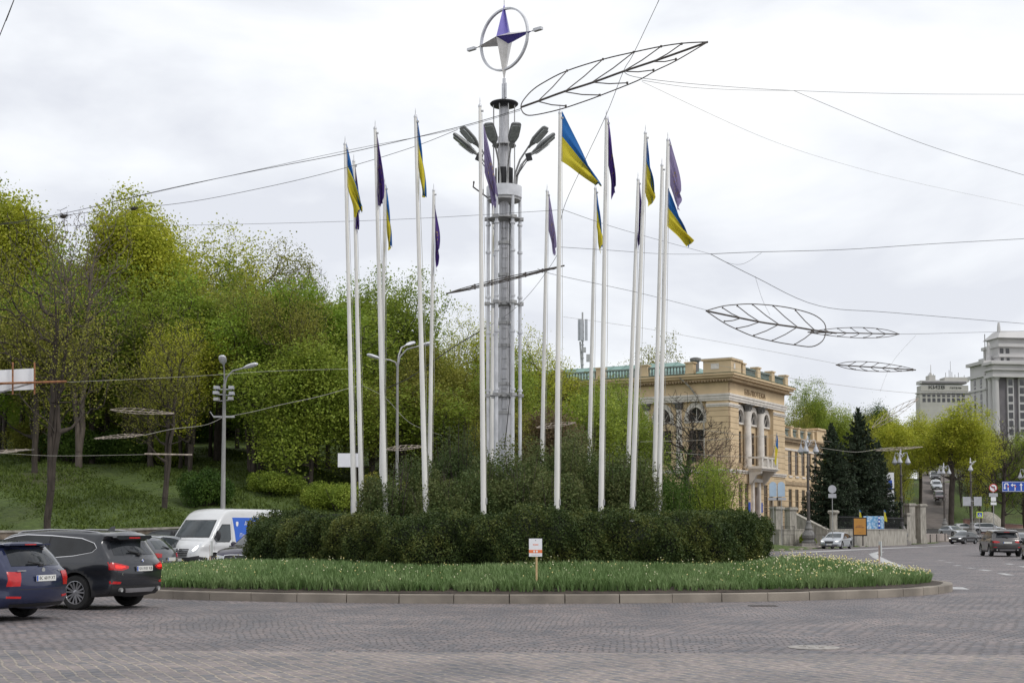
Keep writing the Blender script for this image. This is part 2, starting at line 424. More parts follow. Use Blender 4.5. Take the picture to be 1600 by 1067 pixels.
def tree_px(tt, px, ytop, Y, wpx=None, **k):
    """tree whose crown top is seen at (px, ytop) from the camera, standing on the terrain at depth Y"""
    top = P(px, ytop, Y); g = ground_h(top.x, Y)
    return tree(tt, (top.x, Y, g-.1), (top.z-g)*1.0, None if wpx is None else wpx/F*Y, **k)

def bush_mesh(seed, n, leaf, dims=None, lobes=8, asp=.6, lift=0):
    """unit bush (radius about 1, height about 1): leaf faces in lobes, denser outside"""
    rg = np.random.default_rng(seed); cs = []
    for i in range(lobes):
        a = rg.random()*6.28; r = .55*sqrt(rg.random()); cs.append([r*cos(a), r*sin(a), .30+.42*rg.random()*(1-r*.5)])
    cs = np.array(cs); k = rg.integers(lobes, size=n); u = rg.normal(size=(n, 3)); u /= np.linalg.norm(u, axis=1)[:, None]
    rad = (.27+.16*rg.random(lobes))[k]*(.62+.45*rg.random(n)**.6)
    c = cs[k]+u*rad[:, None]; c[:, 2] = np.abs(c[:, 2])+.01
    if dims: c = c*np.array([dims[0], dims[0], dims[1]])
    V, Fq = leaves(c, leaf, rg, asp=asp); return np_mesh('foliage', V, Fq)
BM = [bush_mesh(31, 12000, .050, asp=.75), bush_mesh(32, 12000, .050, lobes=12, asp=.75), bush_mesh(33, 13000, .046, lobes=16, asp=.75)]
def stems_mesh():
    rg = np.random.default_rng(5); segs = []
    for i in range(16):
        a = rg.random()*6.28; r = .1+.5*rg.random(); p = np.array([.08*cos(a), .08*sin(a), -.05]); q = np.array([r*.6*cos(a), r*.6*sin(a), .35]); s_ = np.array([r*cos(a), r*sin(a), .75])
        segs += [(p, q, .02, .013), (q, s_, .013, .006)]
    V, F_ = tubes_np(segs, 4); return np_mesh('stems', V, F_)
SM = stems_mesh()
def bush(loc, r, h, col, label, group=None, k=None, name='shrub', ry=None):
    t = thing(name, label, 'shrub', loc, R.random()*6.28, group)
    if not group:
        sc_ = .05+.0006*loc[1]; me = bush_mesh(R.randrange(9999), 14000, sc_, (r, h), lobes=16, asp=.7); me.materials.append(LM[col]); link('foliage', me, t)
        o = link('stems', SM, t); o.scale = (r, r, h)
        if not SM.materials: SM.materials.append(None)
        o.material_slots[0].link = 'OBJECT'; o.material_slots[0].material = M['bark']; return t
    t.scale = (r, ry or r, h)
    for nm, me, mt in (('foliage', BM[R.randrange(3) if k is None else k], LM[col]), ('stems', SM, M['bark'])):
        if not me.materials: me.materials.append(None)
        o = link(nm, me, t); o.material_slots[0].link = 'OBJECT'; o.material_slots[0].material = mt
    return t

def spruce_mesh(seed, n_tier=34):
    rg = np.random.default_rng(seed); segs = [(np.array([0, 0, -.02]), np.array([0, 0, .5]), .014, .009), (np.array([0, 0, .5]), np.array([0, 0, 1.0]), .009, .001)]; cen = []; 
    for i in range(n_tier):
        t = i/(n_tier-1); z = .085+.895*t; L = .36*(1-t)**.85+.012; nb = int(9-4*t)
        a0 = rg.random()*6.28
        for b in range(nb):
            a = a0+b*6.28/nb+rg.normal()*.15; l_ = L*(.7+.45*rg.random()); dr = .10+.18*(1-t)
            p = np.array([0, 0, z]); q = p+np.array([cos(a)*l_, sin(a)*l_, -dr*l_*.9+.02])
            segs.append((p, q, .004, .001)); m = int(150*l_/.36)+14
            s_ = rg.random(m)**.75; side = rg.normal(size=m)*.16*l_*(1.15-s_)
            c = p[None]+(q-p)[None]*s_[:, None]+np.stack([-sin(a)*side, cos(a)*side, -np.abs(rg.normal(size=m))*.014-np.abs(side)*.25], 1)
            c[:, 2] += .025*s_**3; cen.append(c)
    cen = np.concatenate(cen); V, Fq = leaves(cen, .028, rg, up=(0, 0, .3), asp=.4)
    tv, tf = tubes_np(segs, 5); return np_mesh('trunk', tv, tf), np_mesh('crown', V, Fq)
SP = [spruce_mesh(3), spruce_mesh(4)]
def spruce(loc, H, W, k, label):
    t = thing('spruce_tree', label, 'spruce', loc, R.random()*6); s_ = W/2/.33; t.scale = (s_, s_, H)
    for nm, me, mt in (('trunk', SP[k][0], M['bark']), ('crown', SP[k][1], LM['spruce'])):
        if not me.materials: me.materials.append(None)
        o = link(nm, me, t); o.material_slots[0].link = 'OBJECT'; o.material_slots[0].material = mt

# ------------------------------------------------------------------ terrain
def sstep(a, b, x):
    t = np.clip((x-a)/(b-a), 0, 1); return t*t*(3-2*t)
def ground_h(x, y):
    """height of the land outside the road"""
    x = np.asarray(x, float); y = np.asarray(y, float)
    # wooded hill on the left
    wl = 62+0.06*(x+20)
    L_ = 1.55+.215*np.clip(y-wl-1.5, 0, 17)+.13*np.clip(y-wl-18.5, 0, 28)+.30*np.clip(y-110, 0, 45)
    L_ = np.where(y > wl+.6, L_, -.3)
    fl = 1-sstep(-16, 8, x)
    low = .25+0*x
    left = np.where(y > wl+.6, L_*fl+(1-fl)*(.2+.03*np.clip(y-70, 0, 60)), -.3)
    # right: hill behind the library and the monument
    s0 = 203+28*sstep(50, 62, x)
    Rr = .12+.23*np.clip(y-s0-6, 0, 48)+.05*np.clip(y-s0-54, 0, 200)
    w_ = sstep(8, 28, x)
    h = left*(1-w_)+Rr*w_
    # flat road zone
    road = (y < 60) | ((x > 12) & (y < 100)) | ((x > 14+.5*(y-100)) & (y < 232))
    h = np.where(road, -.3, h)
    n_ = .22*np.sin(x*.41+1.3*np.sin(y*.23))*np.cos(y*.33+x*.11)+.1*np.sin(x*1.3+y*.9)
    return np.where(h > 1.2, h+n_, h)
def gh(x, y): return float(ground_h(x, y))

def grassmat():
    m, t, b = newmat('hill_grass'); n = t.nodes; l = t.links.new
    tcx = n.new('ShaderNodeTexCoord')
    def noise(s, d=5):
        z = n.new('ShaderNodeTexNoise'); z.inputs['Scale'].default_value = s; z.inputs['Detail'].default_value = d; l(tcx.outputs['Object'], z.inputs['Vector']); return z
    a = noise(.16); bn = noise(3.0, 8)
    r = n.new('ShaderNodeValToRGB'); l(bn.outputs['Fac'], r.inputs['Fac'])
    r.color_ramp.elements[0].position = .3; r.color_ramp.elements[0].color = (.045, .070, .015, 1)
    r.color_ramp.elements[1].position = .72; r.color_ramp.elements[1].color = (.085, .125, .022, 1)
    r2 = n.new('ShaderNodeValToRGB'); l(a.outputs['Fac'], r2.inputs['Fac']); r2.color_ramp.elements[0].position = .52; r2.color_ramp.elements[1].position = .75
    mxx = n.new('ShaderNodeMix'); mxx.data_type = 'RGBA'; l(r2.outputs['Color'], mxx.inputs['Factor']); l(r.outputs['Color'], mxx.inputs['A'])
    r3 = n.new('ShaderNodeValToRGB'); l(bn.outputs['Fac'], r3.inputs['Fac']); r3.color_ramp.elements[0].color = (.040, .042, .018, 1); r3.color_ramp.elements[1].color = (.075, .070, .032, 1)
    l(r3.outputs['Color'], mxx.inputs['B']); l(mxx.outputs['Result'], b.inputs['Base Color']); b.inputs['Roughness'].default_value = .95
    bp = n.new('ShaderNodeBump'); bp.inputs['Strength'].default_value = .8; bp.inputs['Distance'].default_value = .25; l(bn.outputs['Fac'], bp.inputs['Height']); l(bp.outputs['Normal'], b.inputs['Normal'])
    return m
M['grass'] = grassmat()

def terrain():
    xs = np.arange(-110, 190.1, 1.5); ys = np.arange(58, 330.1, 1.5)
    X, Y = np.meshgrid(xs, ys); Z = ground_h(X, Y)
    V = np.stack([X, Y, Z], -1).reshape(-1, 3); nx, ny = len(xs), len(ys)
    i = np.arange(nx-1)[None]+np.arange(ny-1)[:, None]*nx; i = i.ravel()
    Fq = np.stack([i, i+1, i+nx+1, i+nx], 1)
    me = np_mesh('hillside', V, Fq, [M['grass']]); me.shade_smooth(); o = link('hillside', me); tag(o, kind='structure')
terrain()
g = MB(); g.add([(-3000,-200,-.45),(3000,-200,-.45),(3000,4000,-.45),(-3000,4000,-.45)], [(0,1,2,3)]); tag(g.build('ground', M['grass'], fixn=False), kind='structure')

# ---- cobbled road
def cobblemat():
    m, t, b = newmat('granite_setts'); n = t.nodes; l = t.links.new
    tcx = n.new('ShaderNodeTexCoord'); 
    wob = n.new('ShaderNodeTexNoise'); wob.inputs['Scale'].default_value = .35; wob.inputs['Detail'].default_value = 2; l(tcx.outputs['Object'], wob.inputs['Vector'])
    wsub = n.new('ShaderNodeVectorMath'); wsub.operation = 'MULTIPLY_ADD'; wsub.inputs[1].default_value = (.35, .35, 0); l(wob.outputs['Color'], wsub.inputs[0]); l(tcx.outputs['Object'], wsub.inputs[2])
    w2 = n.new('ShaderNodeTexNoise'); w2.inputs['Scale'].default_value = 7; l(tcx.outputs['Object'], w2.inputs['Vector'])
    ws2 = n.new('ShaderNodeVectorMath'); ws2.operation = 'MULTIPLY_ADD'; ws2.inputs[1].default_value = (.065, .065, 0); l(w2.outputs['Color'], ws2.inputs[0]); l(wsub.outputs[0], ws2.inputs[2])
    def brick(rot, mort, bw, rh):
        mp_ = n.new('ShaderNodeMapping'); mp_.inputs['Rotation'].default_value = (0, 0, radians(rot)); l(ws2.outputs[0], mp_.inputs['Vector'])
        k = n.new('ShaderNodeTexBrick'); k.inputs['Scale'].default_value = 1; k.inputs['Brick Width'].default_value = bw; k.inputs['Row Height'].default_value = rh
        k.inputs['Mortar Size'].default_value = mort; k.inputs['Mortar Smooth'].default_value = .35
        k.inputs['Color1'].default_value = (.150, .152, .166, 1); k.inputs['Color2'].default_value = (.252, .220, .214, 1); l(mp_.outputs[0], k.inputs['Vector']); return k
    A = brick(5, .015, .19, .18); A2 = brick(-11, .016, .22, .17); A.inputs['Mortar'].default_value = A2.inputs['Mortar'].default_value = (.06, .056, .052, 1)
    B = brick(66, .018, .30, .16); B.inputs['Mortar'].default_value = (.33, .30, .25, 1)
    # the crossing band of larger setts in the foreground
    sp = n.new('ShaderNodeSeparateXYZ'); l(ws2.outputs[0], sp.inputs[0])
    ed = n.new('ShaderNodeMath'); ed.operation = 'MULTIPLY_ADD'; ed.inputs[1].default_value = .05; l(sp.outputs[0], ed.inputs[0]); l(sp.outputs[1], ed.inputs[2])
    ls = n.new('ShaderNodeMath'); ls.operation = 'LESS_THAN'; ls.inputs[1].default_value = 19.6; l(ed.outputs[0], ls.inputs[0])
    mc = n.new('ShaderNodeMix'); mc.data_type = 'RGBA'; l(ls.outputs[0], mc.inputs['Factor'])
    pn = n.new('ShaderNodeTexNoise'); pn.inputs['Scale'].default_value = .22; pn.inputs['Detail'].default_value = 2; l(tcx.outputs['Object'], pn.inputs['Vector'])
    pg = n.new('ShaderNodeMath'); pg.operation = 'GREATER_THAN'; pg.inputs[1].default_value = .5; l(pn.outputs['Fac'], pg.inputs[0])
    ma = n.new('ShaderNodeMix'); ma.data_type = 'RGBA'; l(pg.outputs[0], ma.inputs['Factor']); l(A.outputs['Color'], ma.inputs['A']); l(A2.outputs['Color'], ma.inputs['B'])
    mb_ = n.new('ShaderNodeMix'); l(pg.outputs[0], mb_.inputs['Factor']); l(A.outputs['Fac'], mb_.inputs['A']); l(A2.outputs['Fac'], mb_.inputs['B'])
    l(ma.outputs['Result'], mc.inputs['A']); l(B.outputs['Color'], mc.inputs['B'])
    mf = n.new('ShaderNodeMix'); l(ls.outputs[0], mf.inputs['Factor']); l(mb_.outputs['Result'], mf.inputs['A']); l(B.outputs['Fac'], mf.inputs['B'])
    big = n.new('ShaderNodeTexNoise'); big.inputs['Scale'].default_value = .5; big.inputs['Detail'].default_value = 6; l(tcx.outputs['Object'], big.inputs['Vector'])
    rb = n.new('ShaderNodeValToRGB'); l(big.outputs['Fac'], rb.inputs['Fac']); rb.color_ramp.elements[0].position = .3; rb.color_ramp.elements[0].color = (.66, .67, .70, 1); rb.color_ramp.elements[1].position = .7; rb.color_ramp.elements[1].color = (1.22, 1.16, 1.12, 1)
    ml = n.new('ShaderNodeMix'); ml.data_type = 'RGBA'; ml.blend_type = 'MULTIPLY'; ml.inputs['Factor'].default_value = 1; l(mc.outputs['Result'], ml.inputs['A']); l(rb.outputs['Color'], ml.inputs['B'])
    fn = n.new('ShaderNodeTexNoise'); fn.inputs['Scale'].default_value = 11; fn.inputs['Detail'].default_value = 3; l(tcx.outputs['Object'], fn.inputs['Vector'])
    rf = n.new('ShaderNodeValToRGB'); l(fn.outputs['Fac'], rf.inputs['Fac']); rf.color_ramp.elements[0].position = .28; rf.color_ramp.elements[0].color = (.62, .62, .64, 1); rf.color_ramp.elements[1].position = .72; rf.color_ramp.elements[1].color = (1.3, 1.28, 1.27, 1)
    m2 = n.new('ShaderNodeMix'); m2.data_type = 'RGBA'; m2.blend_type = 'MULTIPLY'; m2.inputs['Factor'].default_value = 1; l(ml.outputs['Result'], m2.inputs['A']); l(rf.outputs['Color'], m2.inputs['B'])
    l(m2.outputs['Result'], b.inputs['Base Color']); b.inputs['Roughness'].default_value = .62; b.inputs['Specular IOR Level'].default_value = .35
    inv = n.new('ShaderNodeMath'); inv.operation = 'MULTIPLY_ADD'; inv.inputs[1].default_value = -1; l(mf.outputs['Result'], inv.inputs[0])
    fs = n.new('ShaderNodeMath'); fs.operation = 'MULTIPLY'; fs.inputs[1].default_value = .9; l(fn.outputs['Fac'], fs.inputs[0]); l(fs.outputs[0], inv.inputs[2])
    bp = n.new('ShaderNodeBump'); bp.inputs['Strength'].default_value = .8; bp.inputs['Distance'].default_value = .022; l(inv.outputs[0], bp.inputs['Height']); l(bp.outputs['Normal'], b.inputs['Normal'])
    return m
M['cobble'] = cobblemat()
def road():
    # flat square, rising gently at its far right end
    ys = [-30, 0, 20, 60, 100, 140, 178, 190, 200, 210, 220, 236]
    V = []; 
    for y in ys:
        z = 1.15*float(sstep(175, 222, y)); V += [(-120, y, z), (30, y, z), (260, y, z)]
    Fs = [(i*3+j, i*3+j+1, (i+1)*3+j+1, (i+1)*3+j) for i in range(len(ys)-1) for j in range(2)]
    # left part only up to the wall
    mb = MB(); mb.add(V, Fs); o = mb.build('cobbled_road', M['cobble'], fixn=False); tag(o, kind='structure')
road()
M['marking'] = mat('worn_road_paint', (.42,.42,.42), .8, var=.35, scale=3)
M['pavement'] = mat('pavement_slabs', (.31,.27,.245), .85, var=.15, scale=.6)
M['kerbstone'] = mat('granite_kerb', (.24,.21,.175), .8, var=.28, scale=1.1, bump=.4, bscale=40)
M['soil'] = mat('dark_soil', (.055,.042,.033), .95, var=.4, scale=5, bump=.8, bscale=20)
def rz_(y): return 1.15*float(sstep(175, 222, y))
def strip(name, pts, w_, m, dz=.006):
    """ground ribbon along points (x,y)"""
    V = []; 
    for i, p in enumerate(pts):
        a = Vector(pts[max(i-1, 0)]); b = Vector(pts[min(i+1, len(pts)-1)]); t = (b-a).normalized(); nrm = Vector((-t.y, t.x))*w_/2
        for s_ in (1, -1): q = Vector(p)+nrm*s_; V.append((q.x, q.y, rz_(q.y)+dz))
    return V, [(2*i, 2*i+1, 2*i+3, 2*i+2) for i in range(len(pts)-1)]
def gp(px, py):
    Y = EYE*F/(py-828.0); return ((px-800)/F*Y, Y)
mk = MB()
def poly_strip(pxs, w_):
    pts = [gp(*p) for p in pxs]; 
    V, F_ = strip('', pts, w_, None); mk.add(V, F_)
poly_strip([(1225,863.5),(1280,861),(1340,858),(1400,855.5),(1440,854)], 1.3)
poly_strip([(1450,853.2),(1480,851.8),(1530,850)], .8)
poly_strip([(1375,861.5),(1362,865),(1368,870),(1382,877),(1400,884),(1412,892)], .55)
for q in ([(1466,875),(1472,875.6)],[(1478,878),(1484,878.6)],[(1490,882.5),(1497,883.3)],[(1509,886.5),(1518,887.3)],[(1529,889.2),(1544,891.3)],[(1560,895),(1576,898)],[(1570,880),(1579,881.3)],[(1592,884),(1604,886)]): poly_strip(q, .3)
poly_strip([(1487,916.5),(1497,920)], .5)
tag(mk.build('road_markings', M['marking'], fixn=False), kind='structure')
# hatched stripes of the traffic island paint
mk = MB()
for i in range(7):
    y0 = 862.5+i*3.2; 
    V, F_ = strip('', [gp(1235+i*18, y0), gp(1360+i*4, y0-1.2+i*.3)], .28, None); mk.add(V, F_)
tag(mk.build('hatched_markings', M['marking'], fixn=False), kind='structure')
# pavement in front of the library
kl = [gp(1100,866), gp(1208,860.3), gp(1300,855.5), gp(1400,850.2), gp(1446,848.2), (60.5,190), (58,215)]
pv = MB(); back = [(-4,130), (8,150), (24,185), (36,205), (44,225), (50,240), (56,245)]
def pvz(p): return rz_(p[1])+.14
V = [(p[0], p[1], pvz(p)) for p in kl]+[(p[0], p[1], pvz(p)) for p in back]
n_ = len(kl); pv.add(V, [(i, i+1, n_+i+1, n_+i) for i in range(n_-1)])
tag(pv.build('pavement', M['pavement'], fixn=False), kind='structure')
kb = MB()
for i in range(n_-1):
    a = Vector((*kl[i], pvz(kl[i]))); b = Vector((*kl[i+1], pvz(kl[i+1]))); t = (b-a).normalized(); nr = Vector((t.y, -t.x, 0))*.16
    kb.add([a+nr, b+nr, b-nr*.2, a-nr*.2, a+nr-Vector((0,0,.16)), b+nr-Vector((0,0,.16))], [(0,1,2,3),(4,5,1,0)])
for v_ in range(len(kb.v)): kb.v[v_] = (kb.v[v_][0], kb.v[v_][1], kb.v[v_][2]+.004)
tag(kb.build('pavement_kerb', M['kerbstone'], fixn=False), kind='structure')

# ------------------------------------------------------------------ the round island
IX, IY, IA, IB = -.05, 41.0, 12.4, 8.8
HX, HY, HA, HB = .02, 42.0, 7.48, 6.3
def ell(a, cx, cy, ra, rb): return (cx+ra*sin(a), cy-rb*cos(a))
kb = MB(); nst = 62
for i in range(nst):
    a0 = 2*pi*i/nst; a1 = 2*pi*(i+1)/nst-.0013-.0008*R.random(); top = .20+.008*R.random(); sub = 3; sh = .012*R.random()
    for k in range(sub):
        b0 = lerp(a0, a1, k/sub); b1 = lerp(a0, a1, (k+1)/sub); q = []
        for a in (b0, b1):
            for rr_, z in ((sh, -.05), (sh, top-.02), (sh-.02, top), (-.26, top), (-.26, .05)):
                x, y = ell(a, IX, IY, IA+rr_, IB+rr_); q.append((x, y, z))
        fs = [(j, j+1, j+6, j+5) for j in range(4)]
        if k == 0: fs.append((0, 1, 2, 3, 4))
        if k == sub-1: fs.append((5, 6, 7, 8, 9))
        kb.add(q, fs)
tag(kb.build('island_kerb', M['kerbstone']), kind='structure')
def isl_h(x, y):
    """soil mound height; s = 1 at kerb, 0 at hedge"""
    e1 = np.hypot((x-IX)/IA, (y-IY)/IB)
    return .16+.42*np.clip((1-e1)/.32, 0, 1)**.8
so_ = MB(); na = 96; nr = 10
for j in range(nr+1):
    for i in range(na):
        s_ = (1-j/nr)*.982; x, y = ell(2*pi*i/na, IX, IY, IA*s_, IB*s_); so_.v.append((x, y, float(isl_h(x, y))+.02*R.random()))
for j in range(nr):
    for i in range(na): so_.f.append((j*na+i, j*na+(i+1) % na, (j+1)*na+(i+1) % na, (j+1)*na+i)); so_.m.append(0)
tag(so_.build('island_soil', M['soil'], smooth='full', fixn=False), kind='structure')

def flowerbed():
    rg = np.random.default_rng(21)
    n = 26000; a = rg.uniform(-1.95, 1.95, n); s_ = np.sqrt(rg.uniform(.50**2, .955**2, n))
    a2 = rg.uniform(0, 2*pi, 5000); s2 = np.sqrt(rg.uniform(.60**2, .955**2, 5000)); a = np.concatenate([a, a2]); s_ = np.concatenate([s_, s2])
    x = IX+IA*s_*np.sin(a); y = IY-IB*s_*np.cos(a)
    eh = np.hypot((x-HX)/HA, (y-HY)/HB); keep = eh > .97; x, y, s_, eh = x[keep], y[keep], s_[keep], eh[keep]
    pat = .5+.5*np.sin(x*1.7+2.1*np.sin(y*1.3)); keep = rg.random(len(x)) < .72+.28*pat; x, y, s_, eh = x[keep], y[keep], s_[keep], eh[keep]
    n = len(x); z = isl_h(x, y); H = rg.uniform(.20, .36, n)*(1+.15*np.sin(x*.9)); near_h = eh < 1.12; H[near_h] *= 1.0
    base = np.stack([x, y, z], 1); Vs = []; Fs = []; mi = []; off = 0
    def blades(k, wd, hh, lean, mid):
        nonlocal off
        d = rg.uniform(0, 2*pi, n); dx = np.stack([np.cos(d), np.sin(d), 0*d], 1); pr = np.stack([-np.sin(d), np.cos(d), 0*d], 1)
        h_ = (H*hh)[:, None]; up = np.array([0, 0, 1.])
        b0 = base+dx*.015; v = [b0-pr*wd*.5, b0+pr*wd*.5, b0+pr*wd*.6+dx*lean*.35*h_+up*h_*.55, b0-pr*wd*.6+dx*lean*.35*h_+up*h_*.55, b0+dx*lean*h_+up*h_+pr*wd*.1, b0+dx*lean*h_+up*h_-pr*wd*.1]
        V = np.stack(v, 1).reshape(-1, 3); i = np.arange(n)*6+off; off += n*6
        Vs.append(V); Fs.append(np.stack([i, i+1, i+2, i+3], 1)); Fs.append(np.stack([i+3, i+2, i+4, i+5], 1)); mi.append(np.full(2*n, mid))
    for k in range(5): blades(k, rg.uniform(.014, .026), rg.uniform(.7, 1.05), rg.uniform(.25, .6), 0)
    # blooms: more and opener to the right of the bed
    p = np.clip(.03+.10*sstep(2, 11, x), 0, .6); fl = (rg.random(n) < p) & (eh > 1.06)
    c = base[fl]; hh = H[fl]*rg.uniform(.95, 1.18, fl.sum()); m = len(c); sz = rg.uniform(.011, .022, m)*(1+.45*sstep(4, 9, c[:, 0])); top = c+np.stack([rg.normal(size=m)*.02, rg.normal(size=m)*.02, hh], 1)
    # stem
    o_ = np.array([.003, 0, 0]); V = np.stack([c-o_, c+o_, top+o_, top-o_], 1).reshape(-1, 3); i = np.arange(m)*4+off; off += m*4
    Vs.append(V); Fs.append(np.stack([i, i+1, i+2, i+3], 1)); mi.append(np.full(m, 0))
    # six-petalled cup as an octahedron
    ax = np.array([[1,0,0],[0,1,0],[-1,0,0],[0,-1,0]]); ring = top[:, None]+ax[None]*sz[:, None, None]*.8+np.array([0,0,.3])*sz[:, None, None]
    lo = top-np.array([0,0,1.])*sz[:, None]; hi = top+np.array([0,0,1.1])*sz[:, None]
    V = np.concatenate([ring, lo[:, None], hi[:, None]], 1).reshape(-1, 3); i = np.arange(m)*6+off; off += m*6
    Vs.append(V)
    for k in range(4):
        Fs.append(np.stack([i+k, i+(k+1) % 4, i+5, i+5], 1)[:, [0, 1, 2, 2]]); Fs.append(np.stack([i+(k+1) % 4, i+k, i+4, i+4], 1)[:, [0, 1, 2, 2]])
    col = np.where(rg.random(m) < .5, 1, 2)
    for k in range(8): mi.append(col)
    V = np.concatenate(Vs); Fq = np.concatenate(Fs); mi = np.concatenate(mi)
    # split degenerate quads into triangles
    tri = Fq[:, 2] == Fq[:, 3]; me = bpy.data.meshes.new('tulip_bed')
    faces = np.concatenate([Fq[~tri].ravel(), Fq[tri][:, :3].ravel()]); nq, ntr = int((~tri).sum()), int(tri.sum())
    me.vertices.add(len(V)); me.vertices.foreach_set('co', V.astype(np.float32).ravel()); me.loops.add(len(faces)); me.loops.foreach_set('vertex_index', faces.astype(np.int32))
    me.polygons.add(nq+ntr); me.polygons.foreach_set('loop_start', np.concatenate([np.arange(nq)*4, nq*4+np.arange(ntr)*3]).astype(np.int32))
    for q in (leafmat('tulip_leaf', [(.07,.135,.038), (.145,.235,.078), (.26,.35,.155)], trans=.25), mat('cream_petal', (.78,.74,.50), .6, var=.1), mat('yellow_petal', (.80,.68,.28), .6, var=.12)): me.materials.append(q)
    me.polygons.foreach_set('material_index', np.concatenate([mi[~tri], mi[tri]]).astype(np.int32)); me.update(); me.validate()
    tag(link('flower_bed', me), 'cream and yellow tulips and daffodils with green leaves filling the island bed', 'flowers', kind='stuff')
flowerbed()

def hedge():
    rg = np.random.default_rng(9)
    def bumps(a, t):   # radial bulge
        return .20*np.sin(a*9+2*np.sin(a*3)+.8*t)+.13*np.sin(a*21+t*5)+.11*np.sin(a*43-t*8)+.06*np.sin(a*79+t*13)
    def top(a): return 1.99+.07*np.sin(a*7+1)+.07*np.sin(a*19)+.05*np.sin(a*47)+.03*np.sin(a*91)-.16*np.exp(-((a+1.15)/.35)**2)+.05*np.exp(-((a-.3)/.5)**2)
    Vs = []; n = 210000
    a = np.concatenate([rg.uniform(-1.9, 1.9, int(n*.86)), rg.uniform(1.9, 2*pi-1.9, int(n*.14))]); n = len(a)
    part = rg.random(n); q = rg.random(n)
    # profile: outer side, rounded shoulder, top, inner side
    side = part < .66; tp = (part >= .66) & (part < .93)
    h0 = .42; T = top(a)
    t = np.where(side, q**.9, np.where(tp, 1, q)); z = h0+(T-h0)*t
    bulge = np.where(side, np.sqrt(np.clip(1-(np.clip(t-.62, 0, 1)/.40)**2, 0, 1))*.34-.34, 0)-np.where(side, .16*(1-t)**2, 0)
    inward = np.where(tp, .30+1.1*q, np.where(side, 0, 1.5))
    z = z-np.where(tp, np.clip(.45-inward, 0, 1)*.25, 0)
    rad = bumps(a, t)*(.5+.5*side)+bulge-inward+rg.normal(size=n)*.035
    dpt = np.abs(rg.normal(size=n))*.05; rad -= dpt
    z += bumps(a*1.3, inward)*.35*tp+rg.normal(size=n)*.045
    x = HX+(HA+rad)*np.sin(a); y = HY-(HB+rad)*np.cos(a); c = np.stack([x, y, z], 1)
    V, Fq = leaves(c, .058, rg, asp=.6)
    t_ = thing('hedge', 'dense clipped dark green yew hedge ringing the flagpoles', 'hedge', (0, 0, 0))
    o = link('foliage', np_mesh('foliage', V, Fq, [LM['yew']]), t_)
    # inner body of twigs and old needles
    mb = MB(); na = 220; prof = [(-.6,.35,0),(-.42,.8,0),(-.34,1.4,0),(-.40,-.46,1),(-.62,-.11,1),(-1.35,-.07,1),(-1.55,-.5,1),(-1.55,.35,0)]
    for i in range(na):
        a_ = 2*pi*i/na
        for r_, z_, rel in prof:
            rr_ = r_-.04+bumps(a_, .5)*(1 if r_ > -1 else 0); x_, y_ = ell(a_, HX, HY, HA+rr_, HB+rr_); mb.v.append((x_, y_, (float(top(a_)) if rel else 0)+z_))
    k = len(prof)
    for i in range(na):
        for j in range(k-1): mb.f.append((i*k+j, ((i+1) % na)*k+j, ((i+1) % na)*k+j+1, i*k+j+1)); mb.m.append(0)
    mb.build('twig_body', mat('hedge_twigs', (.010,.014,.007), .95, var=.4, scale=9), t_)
hedge()

# shrubs inside the ring
for i, (px, yt, Y, r, lab) in enumerate([
    (606, 733, 39.6, .95, 'low olive juniper shrub at the left end inside the hedge'),
    (655, 715, 41.5, 1.25, 'rounded brown green shrub behind the third and fourth left flagpoles'),
    (716, 672, 43.2, 1.35, 'tall feathery reddish green shrub left of the tower foot'),
    (740, 735, 39.2, 1.15, 'dark shrub in front of the tower between hedge and fourth near pole'),
    (775, 700, 40.6, 1.05, 'twiggy shrub right against the tower foot'),
    (812, 718, 39.4, 1.10, 'brown green shrub just right of the tower foot'),
    (862, 690, 42.3, 1.30, 'full dark shrub behind the big waving flag pole'),
    (912, 676, 43.6, 1.25, 'tallest dark shrub of the right half inside the hedge'),
    (950, 708, 42.0, 1.15, 'shrub behind the pair of right hand poles with green tips'),
    (992, 726, 41.0, .95, 'low shrub at the right end inside the hedge'),
    (690, 752, 38.3, 1.0, 'small dark shrub close behind the front hedge left of the middle'),
    (868, 748, 38.4, 1.05, 'small dark shrub close behind the front hedge right of the middle')]):
    tp = P(px, yt, Y); rr_, hh_ = r*1.12, (tp.z-.45)*1.03
    t = thing('shrub', lab, 'shrub', (tp.x, Y, .45), 0, 'shrubs planted inside the flagpole ring')
    me = bush_mesh(200+i, 26000, .066, (rr_, hh_), lobes=20, asp=.6); me.materials.append(LM['juniper']); link('foliage', me, t)
    rg_ = np.random.default_rng(300+i); sg = []
    for q in range(22):
        a = rg_.random()*6.28; r2 = rr_*(.15+.6*rg_.random()); z2 = hh_*(.65+.4*rg_.random()); m_ = np.array([r2*.6*cos(a), r2*.6*sin(a), z2*.55]); sg += [(np.array([.1*cos(a), .1*sin(a), -.1]), m_, .025, .016), (m_, np.array([r2*cos(a), r2*sin(a), z2]), .016, .005)]
    V, F_ = tubes_np(sg, 4); me = np_mesh('stems', V, F_, [M['bark']]); link('stems', me, t)
